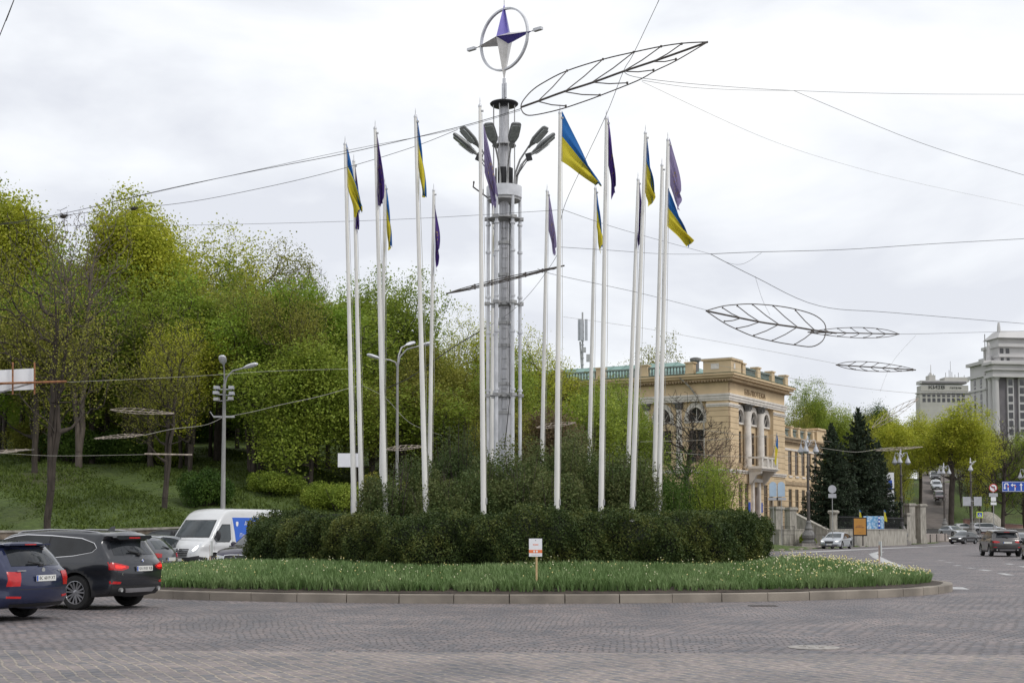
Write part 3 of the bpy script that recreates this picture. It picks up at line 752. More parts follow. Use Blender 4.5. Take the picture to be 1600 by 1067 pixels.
# ------------------------------------------------------------------ flagpoles
DC, RC, T0 = 42.0, 4.78, -1.37
def star_pts(n=5, r=1, q=.42):
    return [((r if i % 2 == 0 else q*r)*sin(pi*i/n), (r if i % 2 == 0 else q*r)*cos(pi*i/n)) for i in range(2*n)]
FP = [ # base px, base py, top px, top py, flags [(kind, top, hoist bottom, far top end, far bottom end)], where
 (553.3,798,538.8,216.5,[('ua',(541,222),(543,293),(568,322),(554,336))],'leftmost pole of the ring, flag folded to a blue over yellow wedge'),
 (602,800,585.8,191.5,[('eu',(587,196),(588,262),(600,312),(593,320))],'second pole from the left among the near ones, deep violet twisted flag'),
 (665,795,648.8,173,[('ua',(651,178),(653,255),(666,300),(659,305))],'tall pole left of tower with narrow hanging blue and yellow flag'),
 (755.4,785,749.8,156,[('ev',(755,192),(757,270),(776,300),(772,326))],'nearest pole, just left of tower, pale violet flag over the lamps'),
 (870,795,875.0,167,[('ua',(878,173),(877,252),(940,286),(928,284))],'pole right of the tower with the widest open blue and yellow flag'),
 (939,795,947.5,175.8,[('eu',(950,180),(950,255),(960,290),(958,307))],'dark violet flag, next near pole right of the widest open flag'),
 (987.5,798,1008.9,199,[('ua',(1010,204),(1008,300),(1026,300),(1013,324))],'right hand near pole with a straight hanging mostly yellow flag'),
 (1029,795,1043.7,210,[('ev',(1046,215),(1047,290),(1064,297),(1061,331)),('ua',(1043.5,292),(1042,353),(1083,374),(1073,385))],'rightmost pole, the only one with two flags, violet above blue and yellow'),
 (1021.5,795,1034.5,250,[],'bare pole without a flag beside the rightmost pole'),
 (981,735,997.2,272.6,[('eu',(999,278),(998,350),(1002,370),(997,388))],'narrow dark violet flag, just behind the straight mostly yellow flag'),
 (921.5,690,930.4,286.7,[('ua',(932,290),(932,352),(942,378),(938,393))],'far pole right of the tower with a slim blue and yellow flag'),
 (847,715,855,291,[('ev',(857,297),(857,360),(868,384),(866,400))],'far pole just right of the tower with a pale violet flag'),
 (768.5,700,770.5,290,[('ua',(771,297),(772,352),(777,380),(775,392))],'far pole half hidden behind the pipes of the tower'),
 (672,690,677.7,290,[('eu',(679,318),(680,372),(687,385),(682,428))],'far pole left of the tower with a dark violet flag hanging low'),
 (596,748,601.3,281,[('ua',(603,285),(604,355),(611.5,378),(607,391))],'far left pole half hidden by a near one, slim yellow flag'),
 (565,790,552.5,244,[('eu',(554,249),(555,300),(560.5,345),(557.5,362))],'far left pole with a violet flag mostly hidden behind the leftmost flag'),
]
def cloth(base, kind, T, H, ET, EB, Y, ph, wide=False):
    T, H, ET, EB = [P(q[0], q[1], Y)-base for q in (T, H, ET, EB)]
    T.y = H.y = ET.y = EB.y = 0
    NU, NV = 28, 26; nf = 2.2+.8*sin(ph*3); Rr = random.Random(int(ph*100))
    a2, a3 = Rr.uniform(0, 6), Rr.uniform(0, 6)
    def S(u, v, off=0):
        # sides curve: the top edge hangs in a shallow arc, folds gather towards the free end
        g = v**.9; ue = (lerp(.62, 0, u/.5) if u < .5 else (u-.5)/.5) if kind == 'ua' else u; p = T.lerp(H, u).lerp(ET.lerp(EB, ue), g)
        w_ = (ET-T).length
        p = p+Vector((.03*w_*sin(pi*v)*(1-u), 0, -.05*w_*sin(pi*v)*(1-u)*.6))
        A = .015+.19*v
        y = A*sin(2*pi*(nf*u+.35*v)+ph)+.05*v*sin(2*pi*(4.3*u-.6*v)+a2)
        x = .035*v*sin(2*pi*(1.6*u+.8*v)+a3)
        z = -.05*v*v*abs(sin(2*pi*(1.5*u)+a2))
        if kind == 'ua' and u < .5: y += .22*(1-u/.5)*v
        return p+Vector((x, y+off+.02, z))
    mb = MB()
    for i in range(NU+1):
        for j in range(NV+1): mb.v.append(tuple(S(i/NU, j/NV)))
    for i in range(NU):
        for j in range(NV):
            mb.f.append((i*(NV+1)+j, i*(NV+1)+j+1, (i+1)*(NV+1)+j+1, (i+1)*(NV+1)+j)); mb.m.append(0 if i < NU/2 else 1)
    return mb, S
for k, (bx, by, tx, ty, flags, lab) in enumerate(FP):
    a = T0+k*pi/8; Y = DC-RC*cos(a)
    base = P(bx, by, Y); top = P(tx, ty, Y); d = (top-base); 
    b0 = base+d*((.45-base.z)/d.z)
    fl = 'no flag' if not flags else None
    t = thing('flagpole', 'white flagpole, '+lab, 'flagpole', b0, 0, 'flagpoles in the ring around the tower')
    Lv = top-b0; mb = MB(); mb.tube([Lv*0, Lv*.5, Lv*.985], [.078, .064, .040], 14); 
    mb.build('pole', M['white_pole'], t, smooth=True)
    mb = MB(); u_ = Lv.normalized(); mb.lathe([(.005, -.02), (.047, -.01), (.05, .03), (.03, .06), (.012, .10), (.012, .16), (.002, .26)], 10, Lv*.985); mb.build('finial', M['steel_light'], t, smooth=True)
    mb = MB(); 
    mb.tube([Lv*.97+Vector((.055,-.02,0)), Lv*.5+Vector((.11,-.03,0)), Lv*.16+Vector((.085,-.02,0))], .006, 4); mb.build('halyard', M['wire_pale'], t)
    mb = MB(); mb.box(Lv*.155+Vector((.08,-.03,0)), (.04,.05,.16)); mb.build('cleat', M['galv'], t); mb = MB(); mb.box(Lv*.975+Vector((.06,-.02,0)), (.07,.03,.05)); mb.build('pulley', M['galv'], t)
    mb = MB(); mb.lathe([(.16,-.1),(.16,.04),(.10,.06),(.10,.10)], 14); mb.build('foot_plate', M['galv'], t, smooth=True)
    for fi, (kd, T_, H_, ET, EB) in enumerate(flags):
        mb, S = cloth(b0, kd, T_, H_, ET, EB, Y, .7+k*1.37+fi, k == 4 and False)
        ms = [M['ua_blue'], M['ua_yellow']] if kd == 'ua' else [M['eu_violet' if kd == 'eu' else 'eu_backlit']]
        if kd != 'ua': mb.m = [0]*len(mb.m)
        o = mb.build('flag', ms, t, smooth='full', fixn=False)
        o['label'] = 'blue and yellow banded flag' if kd == 'ua' else 'violet flag with a ring of yellow stars'
        if kd != 'ua':
            sb = MB(); r_ = .26; ss = .045
            for q in range(12):
                cu, cv = .5+r_*cos(q*pi/6), .5+r_*.68*sin(q*pi/6)
                for off in (-.010, .010):
                    pts = [S(cu+yy*ss, cv+xx*ss*.7, off) for xx, yy in star_pts()]; cc = S(cu, cv, off)
                    n0 = len(sb.v); sb.v += [tuple(p) for p in pts]+[tuple(cc)]
                    for z in range(10): sb.f.append((n0+z, n0+(z+1) % 10, n0+10)); sb.m.append(0)
            sb.build('star_circle', M['star_yellow'], o, fixn=False)

# ------------------------------------------------------------------ central tower
TY = 42.0; tb = P(787.5, 700, TY); tw = thing('light_tower', 'tall steel column tower ringed by pipes with street lamps and a compass star on top', 'tower', (tb.x, TY, .45))
def tz(py): return P(787.5, py, TY).z-.45
zr = tz(300); ztop = tz(165)
mb = MB(); mb.lathe([(.20,-.1),(.188,tz(620)),(.155,tz(505)),(.148,tz(300))], 28); mb.build('lower_column', M['steel'], tw, smooth=True)
mb = MB(); mb.lathe([(.195,zr),(.195,tz(215)),(.13,tz(214)),(.13,ztop)], 24); mb.build('upper_column', M['steel'], tw, smooth=30)
for py in (645, 600, 540, 505, 430, 380): 
    z = tz(py); rr_ = .150+.04*(py-300)/400; mb = MB(); mb.lathe([(rr_-.01,z-.05),(rr_+.035,z-.045),(rr_+.035,z+.045),(rr_-.01,z+.05)], 24); mb.build('flange', M['galv'], tw, smooth=30)
for i in range(6):
    a = radians(3+60*i); x, y = .475*cos(a), .475*sin(a); mb = MB()
    mb.tube([(x,y,-.1),(x,y,tz(440)),(x,y,zr-.05)], [.056,.052,.050], 10)
    for py in (610, 520, 465, 395, 352): z = tz(py); mb.lathe([(.06,z-.03),(.078,z-.03),(.078,z+.03),(.06,z+.03)], 10, (x,y,0))
    mb.build('support_pipe', M['steel_light'], tw, smooth=30)
for py in (343, 475, 618):   # braced collars that tie the pipes to the column
    z = tz(py); mb = MB(); mb.lathe([(.19,z-.09),(.26,z-.05),(.26,z+.05),(.19,z+.09)], 20)
    for i in range(6):
        a = radians(3+60*i); mb.tube([(.2*cos(a),.3*sin(a),z),(.50*cos(a),.50*sin(a),z)], .035, 6); mb.box((.50*cos(a),.50*sin(a),z), (.16,.16,.09), Matrix.Rotation(a, 3, 'Z'))
    if py == 343: mb.lathe([(.20,z-.02),(.50,z-.012),(.50,z+.012),(.20,z+.02)], 24)
    mb.build('collar', M['galv'], tw, smooth=30)
mb = MB(); lx, ly = .03, -.22                 # ladder on the face towards the viewer
for s_ in (-.09, .09): mb.tube([(lx+s_-.02,ly,tz(640)),(lx+s_-.02,ly+.06,tz(345))], .009, 5)
z = tz(640)
while z < tz(350): t_ = (z-tz(640))/(tz(345)-tz(640)); mb.tube([(lx-.11,ly+.06*t_,z),(lx+.07,ly+.06*t_,z)], .008, 4); z += .30
mb.build('ladder', M['galv'], tw)
mb = MB(); mb.tube([(.02,-.27,tz(700)),(.10,-.32,tz(660)),(.16,-.28,tz(630)),(.15,-.24,tz(520)),(.17,-.2,tz(320))], .014, 5); mb.build('hanging_cable', M['wire'], tw)
mb = MB(); z0, z1 = tz(311), tz(293); mb.lathe([(.30,z0-.03),(.49,z0-.02),(.51,z0),(.53,z0+.02),(.53,z1),(.44,z1+.03),(.25,z1+.03)], 32); mb.build('platform_ring', [M['steel_light']], tw, smooth=30)
mb = MB(); mb.lathe([(.25,z0-.10),(.50,z0-.07),(.50,z0-.025),(.25,z0-.02)], 28); mb.build('ring_soffit', M['galv'], tw, smooth=30)
mb = MB(); mb.tube([(-.50,-.1,z0+.02),(-.92,-.25,z0+.30)], .022, 6); mb.tube([(-.92,-.25,z0+.29),(-.90,-.25,z0+.42)], .02, 5); mb.box((-.90,-.25,z0+.44),(.05,.05,.06)); mb.tube([(-.62,-.12,z0+.1),(-.62,-.12,z0+.26)], .016, 5); mb.build('side_bracket', M['dark_metal'], tw)
for a in (-100, -30, 40, 110, 180, 250):      # curved dark screens above the ring
    if a in (40, 110): pass
    aa = [radians(a+q) for q in (-24,-12,0,12,24)]; mb = MB()
    mb.prism([(.27*cos(q), .27*sin(q)) for q in aa]+[(.24*cos(q), .24*sin(q)) for q in reversed(aa)], z1+.02, tz(264)); mb.build('curved_screen', M['black_metal'], tw)
for i in range(8):                              # rods carrying the top disc
    a = radians(22+45*i); mb = MB(); mb.tube([(.34*cos(a),.34*sin(a),z1),(.34*cos(a),.34*sin(a),ztop)], .018, 6); mb.build('rod', M['galv'], tw)
mb = MB(); mb.lathe([(.30,tz(228)-.012),(.36,tz(228)-.012),(.36,tz(228)+.012),(.30,tz(228)+.012)], 24); mb.build('upper_hoop', M['galv'], tw, smooth=30)
mb = MB(); mb.lathe([(.26,ztop-.05),(.36,ztop-.03),(.42,ztop+.02),(.43,ztop+.05),(.40,ztop+.08),(.10,ztop+.11),(.05,ztop+.14)], 30); mb.build('top_disc', M['black_metal'], tw, smooth=30)
def tower_lamp(az, r0=.36, zl=0, lit=None):
    """cobra-head lamp on an upswept arm, azimuth az from +X"""
    ca, sa = cos(az), sin(az)
    def q(r, z): return Vector((r*ca, r*sa, z))
    zb = z1+.15+zl; arm = MB(); arm.tube([q(r0,zb-.25), q(r0+.04,zb+.15), q(r0+.22,zb+.55), q(r0+.55,zb+.92)], [.030,.030,.028,.026], 8); ob = arm.build('lamp_arm', M['galv'], tw, smooth=True)
    h0 = q(r0+.52, zb+.86); dr = Vector((ca*.74, sa*.74, .60)).normalized(); sd_ = Vector((-sa, ca, 0)); up = sd_.cross(dr)*-1
    if up.z < 0: up = -up
    hd = MB(); prof = [(0,.05,.035),(.10,.06,.045),(.20,.12,.08),(.34,.165,.10),(.60,.165,.095),(.78,.155,.075),(.83,.12,.04)]
    for s_, wd, ht in prof:
        c = h0+dr*s_
        for j in range(12): an = 2*pi*j/12; hd.v.append(tuple(c+sd_*wd*cos(an)*(1.0)+up*(ht*sin(an)*(1 if sin(an) > 0 else .55))))
    for i in range(len(prof)-1):
        for j in range(12): hd.f.append((i*12+j, i*12+(j+1) % 12, (i+1)*12+(j+1) % 12, (i+1)*12+j)); hd.m.append(0)
    hd.f += [tuple(range(12)), tuple(range(72, 84))]; hd.m += [0, 0]
    oh = hd.build('lamp_head', M['lamp_grey'], ob, smooth=50)
    ln = MB(); pl = []
    for s_, wd in ((.26,.10),(.40,.135),(.68,.135),(.77,.115)):
        for x_ in (-1, 1): ln.v.append(tuple(h0+dr*s_+sd_*wd*x_-up*.062))
    for i in range(3): ln.f.append((2*i, 2*i+1, 2*i+3, 2*i+2)); ln.m.append(0)
    n0 = len(ln.v); ln.v += [tuple(Vector(p)-up*.016) for p in ln.v[:8]]
    for i in range(3): ln.f.append((n0+2*i, n0+2*i+2, n0+2*i+3, n0+2*i+1)); ln.m.append(0)
    for a_, b_ in ((0,1),(1,3),(3,5),(5,7),(7,6),(6,4),(4,2),(2,0)): ln.f.append((a_, b_, b_+n0, a_+n0)); ln.m.append(0)
    ln.build('lamp_lens', M['lamp_glass'], ob)
for az in (-107, -76, -35, -5, 28, 152, 185, -145): tower_lamp(radians(az), zl=(0.0 if az in (-107,-76) else .05))
for az in (-168, -14):
    mb = MB(); a = radians(az); mb.tube([(.38*cos(a),.38*sin(a),z1+.3),(.72*cos(a),.72*sin(a),z1+.78)], .015, 5); mb.box((.76*cos(a),.76*sin(a)-.05,z1+.86), (.17,.10,.22), Matrix.Rotation(radians(25 if az < -90 else -15), 3, 'Y')); mb.build('floodlight', M['black_metal'], tw)
mb = MB(); mb.lathe([(.045,ztop+.1),(.045,tz(127))], 10); mb.build('mast', M['rust'], tw, smooth=True)
# compass star: own parts under the tower
cz = tz(62); star = MB(); ring = MB(); th = radians(41)
ex = Vector((cos(th), -sin(th), 0)); nn = Vector((-sin(th), -cos(th), 0)); ez = Vector((0,0,1)); c0 = Vector((0, 0, cz))
def sp(u, v, d=0): return c0+ex*u+ez*v+nn*d
tips = [(0,1.10),(1.14,0),(0,-1.28),(-1.14,0)]; inn = [(.17,.17),(.17,-.17),(-.17,-.17),(-.17,.17)]; dp = .36
for s_ in (1, -1):
    ap = sp(0, 0, dp*s_)
    for i in range(4):
        tpt = sp(*tips[i], .0); r_ = sp(*inn[i], .0); l_ = sp(*inn[i-1], .0)
        # clockwise side white, anticlockwise side blue (up: left blue, right white)
        star.add([ap, tpt, l_], [(0,1,2)], 0 if i in (0, 2) and s_ > 0 or i in (1,3) and s_ < 0 else 1) if False else star.add([ap, tpt, l_], [(0,1,2)], 1)
        star.add([ap, tpt, r_], [(0,1,2)], 0)
cs = star.build('compass_star', [M['blue_violet'], M['white_panel']], tw, fixn=False); cs['label'] = 'four pointed blue and white compass star'
n_ = 64; pts = [sp(.93*cos(2*pi*i/n_), .93*sin(2*pi*i/n_)) for i in range(n_)]; rb = MB()
for i in range(n_):
    a = 2*pi*i/n_
    for du, dd in ((-.026,-.045),(.026,-.045),(.026,.045),(-.026,.045)): rb.v.append(tuple(sp((.93+du)*cos(a), (.93+du)*sin(a), dd)))
for i in range(n_):
    for j in range(4): k = (i+1) % n_; rb.f.append((i*4+j, i*4+(j+1) % 4, k*4+(j+1) % 4, k*4+j)); rb.m.append(0)
rb.build('ring', M['steel_light'], cs)
for u, v in ((1.3,.0),(-1.3,.0)):
    s_ = 1 if u > 0 else -1; mb = MB(); rot = Matrix.Rotation(-th, 3, 'Z'); mb.tube([sp(1.1*s_,0), sp(1.2*s_,0)], .02, 6); mb.box(sp(1.33*s_, 0), (.30,.12,.085), rot); mb.build('tip_light', M['steel_light'], cs)
mb = MB(); mb.tube([sp(0,1.08), sp(0,1.30)], .016, 6); mb.box(sp(0,1.42), (.05,.05,.24)); mb.build('tip_light', M['steel_light'], cs)
mb = MB(); mb.box(sp(-.05,-1.58), (.07,.1,.44)); mb.box(sp(.07,-1.58), (.05,.1,.44)); mb.build('tip_light', M['steel_light'], cs)
mb = MB(); mb.lathe([(.05,cz-1.85),(.05,cz-1.2)], 8); mb.build('spindle', M['steel_light'], cs, smooth=True)

# ------------------------------------------------------------------ wires and hanging leaf frames
def wire(pxs, r=.012, m='wire', label='', sag=0, name='overhead_wire', cat='wire', group='wires strung over the square'):
    """pxs: (px, py, Y) points; the cable is laid smoothly through them"""
    r *= .66; pts = [P(*p) for p in pxs]
    # carry cables on beyond the picture to their anchors
    if pxs[-1][0] > 1610: pts.append(pts[-1]+(pts[-1]-pts[-2]).normalized()*30)
    if pxs[0][0] < -10: pts.insert(0, pts[0]+(pts[0]-pts[1]).normalized()*25)
    if pxs[0][1] < -5: pts.insert(0, pts[0]+(pts[0]-pts[1]).normalized()*8)
    o0 = pts[0].copy(); q = []
    if len(pts) == 2:
        for i in range(13): t = i/12; p = pts[0].lerp(pts[1], t); p.z -= sag*4*t*(1-t); q.append(p-o0)
    else:
        k = len(pts)
        for i in range(k-1):
            p0, p1, p2, p3 = pts[max(i-1,0)], pts[i], pts[i+1], pts[min(i+2,k-1)]
            for j in range(6):
                t = j/6; q.append(.5*((2*p1)+(p2-p0)*t+(2*p0-5*p1+4*p2-p3)*t*t+(3*p1-p0-3*p2+p3)*t**3)-o0)
        q.append(pts[-1]-o0)
    mb = MB(); mb.tube(q, r, 5); o = mb.build(name, M[m], None, loc=o0); tag(o, label, cat, group)
W_ = wire
W_([(-60,364,44),(0,351,43),(108,332,42),(255,297,40),(400,267,39),(540,240,38),(700,203,37),(763,186,36.4),(815,170,36)], .014, label='thickest upper cable rising from the left edge to the big leaf frame')
W_([(150,322,42),(300,288,40),(540,236,38),(700,205,37),(813,173,36)], .009, label='thin cable running just under the thickest upper cable on the left')
W_([(-60,362,46),(0,352,45),(130,333,44),(280,318,43),(400,296,41.5),(520,268,40),(640,232,39),(715,203,38)], .012, label='second cable from the left edge passing below to the tower lamps')
W_([(-60,345,60),(120,353,56),(300,352,50),(600,344,44),(880,328,38)], .009, label='level thin cable crossing behind the left flagpoles at half height')
W_([(1040,-20,33),(1030,0,33.5),(990,84,35),(974,112,35.5),(948,178,36.5),(912,255,37.2),(880,328,38),(872,385,38.4)], .011, label='steep cable coming down from the top edge through the big leaf frame')
W_([(872,385,38.4),(868,403,38.6),(835,450,39.5),(800,486,41),(760,512,44)], .009, label='cable going down to the left behind the tower from the right hand flags')
W_([(880,328,38),(940,349,42),(1000,367,48),(1110,397,56)], .010, label='cable falling right from the knot beside the open flag')
W_([(872,386,38.4),(950,391,42),(1040,397,50),(1110,397,56)], .010, label='nearly level cable crossing the right flagpoles under the flags')
W_([(1110,397,56),(1180,394,58),(1320,390,62),(1460,381,66),(1640,371,72)], .018, label='dark cable with dangling ends running right from the cable knot')
W_([(1110,397,56),(1180,433,60),(1280,478,66),(1400,489,72),(1640,509,84)], .019, label='dark cable falling right above the second leaf frame')
W_([(1110,397,56),(1138,411,57),(1162,412,58),(1190,395,58.5)], .010, 'wire', label='slack loop of cable under the cable knot')
W_([(974,112,35.5),(1000,122,40),(1100,133,50),(1240,142,60),(1420,147,66),(1640,148,72)], .013, label='long level cable leaving the big leaf frame to the right edge')
W_([(1003,126,37),(1080,137,46),(1160,141,54),(1240,142,60)], .010, label='short lower strand joining the long level cable')
W_([(1240,142,60),(1400,209,60),(1500,244,60),(1640,286,60)], .014, label='cable dropping to the right edge from the long level cable')
W_([(1003,128,37),(1200,218,50),(1330,260,60),(1450,290,70),(1640,330,84)], .008, 'wire_pale', label='very thin pale cable sinking to the right under the others')
W_([(840,420,39),(870,430,40),(1000,458,44),(1105,485,48)], .010, label='cable holding the left point of the second leaf frame')
W_([(880,495,60),(1000,512,60),(1090,528,60),(1200,548,60),(1306,568,60)], .010, 'wire_pale', label='thin cable leading to the third leaf frame over the library')
W_([(1290,520,49),(1405,522,56),(1500,520,66),(1640,516,80)], .012, label='cable joining the paired leaf frames to the right edge')
W_([(1180,432,58),(1184,446,58),(1192,470,58),(1203,492,58)], .008, label='thin hanger above the second leaf frame')
W_([(1431,524,62),(1395,565,62),(1375,612,62)], .007, 'wire_pale', label='slanting thin hanger right of the third leaf frame')
W_([(25,-8,30),(22,0,30),(10,30,30.5),(-6,70,31)], .016, label='short length of cable cutting the top left corner')
W_([(760,512,44),(700,548,50),(640,590,58),(590,612,64)], .028, label='thick dark cable slanting down behind the left flagpoles')
W_([(-40,712,48),(0,708,48),(90,712,50),(225,710,54)], .010, 'wire_pale', label='low pale cable in front of the left grass slope')
W_([(60,598,55),(105,597,55),(300,588,58),(420,580,60),(560,576,64)], .012, 'wire_pale', label='pale cable running right from the framed white panel')
W_([(225,680,58),(270,670,59),(320,664,60),(350,651,60.5)], .016, 'wire_pale', label='pale cable from the street lamp down to a small leaf frame')
W_([(350,652,60.5),(400,642,61),(440,632,62),(500,619,64),(560,602,66)], .016, 'wire_pale', label='pale cable rising right from the street lamp')
W_([(560,600,62),(600,620,60),(640,660,58),(690,680,57)], .012, 'wire_pale', label='pale slack cable behind the left flagpoles at shrub height')
W_([(1263,696,133),(1300,702,138),(1340,706,145),(1380,700,152),(1408,699,158)], .03, 'wire_pale', label='pale cable slung between the first two ornate lamps')
W_([(1100,566,110),(1200,585,110),(1300,600,110),(1400,612,115),(1500,618,120)], .02, 'wire_pale', label='faint cable over the library roof corner to the hotel')
for i, (a, b) in enumerate([((1050,664),(1300,690)), ((1000,690),(1290,672)), ((1040,706),(1265,712))]):
    W_([(a[0],a[1],84),((a[0]+b[0])/2,(a[1]+b[1])/2+4,100),(b[0],b[1],132)], .014, 'wire_pale', label=['upper trolley wire in front of the library columns','middle trolley wire in front of the library columns','lowest trolley wire in front of the library columns'][i])

def leaf_frame(up, low, rib, veins, Y0, tilt, label, r=.017, slope=0, m='dark_metal'):
    """hanging metal leaf: outline, midrib and veins as separate parts, lying tilted in depth"""
    x0, x1 = rib[0][0], rib[-1][0]
    def ribY(x): 
        xs = [p[0] for p in rib]; ys = [p[1] for p in rib]; return float(np.interp(x, xs, ys))
    def Q(p): return P(p[0], p[1], Y0+slope*(p[0]-x0)/(x1-x0)+(ribY(p[0])-p[1])*tilt)
    o0 = Q(rib[len(rib)//2]); t = thing('leaf_frame', label, 'decoration', o0, 0, 'wire leaf decorations over the square')
    for nm, lines, rr_ in (('outline', [up, low], r), ('midrib', [rib], r*1.7)):
        mb = MB()
        for ln in lines:
            pts = [Q(p)-o0 for p in ln]; k = len(pts); q = []
            for i in range(k-1):
                p0, p1, p2, p3 = pts[max(i-1,0)], pts[i], pts[i+1], pts[min(i+2,k-1)]
                for j in range(4): tt = j/4; q.append(.5*((2*p1)+(p2-p0)*tt+(2*p0-5*p1+4*p2-p3)*tt*tt+(3*p1-p0-3*p2+p3)*tt**3))
            q.append(pts[-1]); mb.tube(q, rr_, 6)
        mb.build(nm, M[m], t)
    for a, b in veins:
        mb = MB(); A, B = Q(a)-o0, Q(b)-o0; mid = (A+B)/2+Vector((0,0,-.03)); mb.tube([A, mid, B], r*.95, 5); mb.box(B, (.05,.05,.05)); mb.build('vein', M[m], t)
    return t
leaf_frame([(814,170),(816,160),(830,143),(850,129),(886,111),(943,93),(990,82),(1033,73),(1068,68),(1106,66)],
 [(814,170),(819,178),(832,180.5),(872.5,172),(911,159.5),(937,150),(996,126.5),(1024,111),(1057,95),(1106,66)],
 [(814,168),(842,158),(883,143),(927,129),(974,112),(1022,96),(1062,82),(1106,66)],
 [((841,158),(886,111)),((883,143),(942,93)),((925,129),(990,82)),((974,112),(1033,73)),((1020,97),(1065,69)),((841,159),(884,166)),((883,144),(937,149)),((925,129),(980,130)),((974,112),(1021,110)),((1022,97),(1056,93))],
 36, .03, 'largest dark wire leaf, hanging at the upper right of the tower', .016, -1.5)
leaf_frame([(1103,485.6),(1128.7,478.5),(1150,476),(1174,475),(1210,477.5),(1242.5,483),(1271.7,492),(1288,505),(1290.6,520)],
 [(1103,485.6),(1128.7,503),(1150,514),(1177.5,525.6),(1210,533.7),(1242,539),(1268.5,541.5),(1284.7,533),(1290.6,520)],
 [(1103,485.6),(1138,493),(1187,503),(1216.5,507.5),(1246,511.6),(1272,516),(1307,520.5)],
 [((1158,497),(1129,481)),((1187,503),(1152,478)),((1217,507),(1176,476)),((1246,511),(1208,478)),((1273,516),(1243,485)),((1158,497),(1132,502)),((1187,503),(1151,513)),((1217,507),(1178,524)),((1246,511),(1207,532)),((1272,517),(1242,538))],
 48, .035, 'broad open wire leaf over the library, nearest of the right hand ones', .019, 1.0)
def small_leaf(x0, y0, x1, y1, h, Y, label, m='dark_metal', r=.02, tilt=.12, nv=6, slope=0):
    def at(t, s_): return (lerp(x0, x1, t), lerp(y0, y1, t)-s_*h*sin(pi*t**.8)**.8)
    n_ = 9; ts = [i/n_ for i in range(n_+1)]
    up = [at(t, 1) for t in ts]; low = [at(t, -.8) for t in ts]; rib = [at(t, 0) for t in ts]
    if x1 < x0: up, low, rib = up[::-1], low[::-1], rib[::-1]
    vs = []
    for i in range(1, nv+1):
        t = i/(nv+1); vs += [(at(t, 0), at(min(.97, t+.10), .95)), (at(t, 0), at(min(.97, t+.10), -.75))]
    leaf_frame(up, low, rib, vs, Y, tilt, label, r, slope, m)
small_leaf(697,459,882,415, 3.5, 39.5, 'wire leaf seen edge on across the tower pipes', r=.014, tilt=.12)
small_leaf(1405,522,1262,519, 9, 56, 'flat wire leaf overlapping the right end of the broad leaf', r=.015, tilt=.08)
small_leaf(1306,570,1431,578, 8, 62, 'small wire leaf alone in the sky left of the hotel', r=.017, tilt=.1)
small_leaf(172,640,272,646, 4.5, 57, 'pale flat wire leaf in front of the wood, upper of the two', 'rusty_bar', .010)
small_leaf(225,679,147,685, 3, 57, 'pale narrow wire leaf in front of the wood, tied to the street lamp', 'rusty_bar', .010)
small_leaf(-60,712,45,702, 3, 48, 'pale wire leaf cut off by the left edge', 'rusty_bar', .010)
small_leaf(602,702,664,697, 4, 58, 'pale wire leaf seen between the second and third left flagpoles', 'rusty_bar', .010)
small_leaf(838,668,900,660, 4, 70, 'faint wire leaf between the poles right of the tower', 'rusty_bar', .010)
small_leaf(1368,704,1442,698, 2.5, 120, 'pale wire leaf over the second ornate lamp', 'rusty_bar', .018, .3)
small_leaf(1362,668,1436,622, 9, 90, 'tangled wire leaf in front of the yellow green tree by the spruces', 'rusty_bar', .014)
mb = MB(); a, b = P(226,709,55), P(300,710.5,56); mb.tube([a-a, (b-a)*.5, b-a], .035, 6); tag(mb.build('hanging_bar', M['rusty_bar'], None, loc=a), 'pale straight bar hanging on the low cable before the wood', 'bar')

# ------------------------------------------------------------------ white framed panel at the left edge
q0 = P(-120, 600, 55); t = thing('road_sign_panel', 'white back of a large road sign on a rusty frame at the left edge', 'road sign', (q0.x, 55, 0))
def rel(px, py, Y, o): v = P(px, py, Y); return Vector((v.x-o[0], v.y-o[1], v.z-o[2]))
o_ = (q0.x, 55, 0)
mb = MB(); a, b, c, d = [rel(*p, 55, o_) for p in ((-115,584),(52,575.5),(52,608.5),(-115,616))]
mb.add([a, b, c, d, a+Vector((0,.05,0)), b+Vector((0,.05,0)), c+Vector((0,.05,0)), d+Vector((0,.05,0))], [(0,1,2,3),(7,6,5,4),(0,4,5,1),(1,5,6,2),(2,6,7,3),(3,7,4,0)]); mb.build('panel', M['sign_white'], t)
mb = MB()
for x_ in (20, 54, -60): mb.tube([rel(x_,566,54.85,o_), rel(x_,616,54.85,o_)], .035, 6)
mb.tube([rel(-115,602,54.7,o_), rel(40,598,54.7,o_), rel(104,596,54.7,o_)], .05, 6); mb.tube([rel(-30,604,54.8,o_), rel(20,598,54.8,o_)], .03, 5); mb.build('frame', M['rust'], t)
mb = MB(); mb.tube([(0,.1,-.3),(0,.1,6.3)], .12, 10); mb.tube([(-.05,.1,6.1), rel(54,596,54.9,o_)+Vector((0,.12,0))], .05, 6); mb.build('post', M['galv'], t)
q0 = P(563, 720, 60); t = thing('road_sign_panel', 'white back of a road sign half hidden behind the two leftmost flagpoles', 'road sign', (q0.x-.35, 60, 0)); o_ = (q0.x-.35, 60, 0)
mb = MB(); a, b = rel(528,708,60,o_), rel(564,729.5,60,o_); mb.b2((a.x,0,b.z), (b.x,.05,a.z)); mb.build('panel', M['sign_white'], t)
mb = MB(); mb.tube([(0,.12,-.3),(0,.12,4.9)], .06, 8); mb.build('post', M['galv'], t)

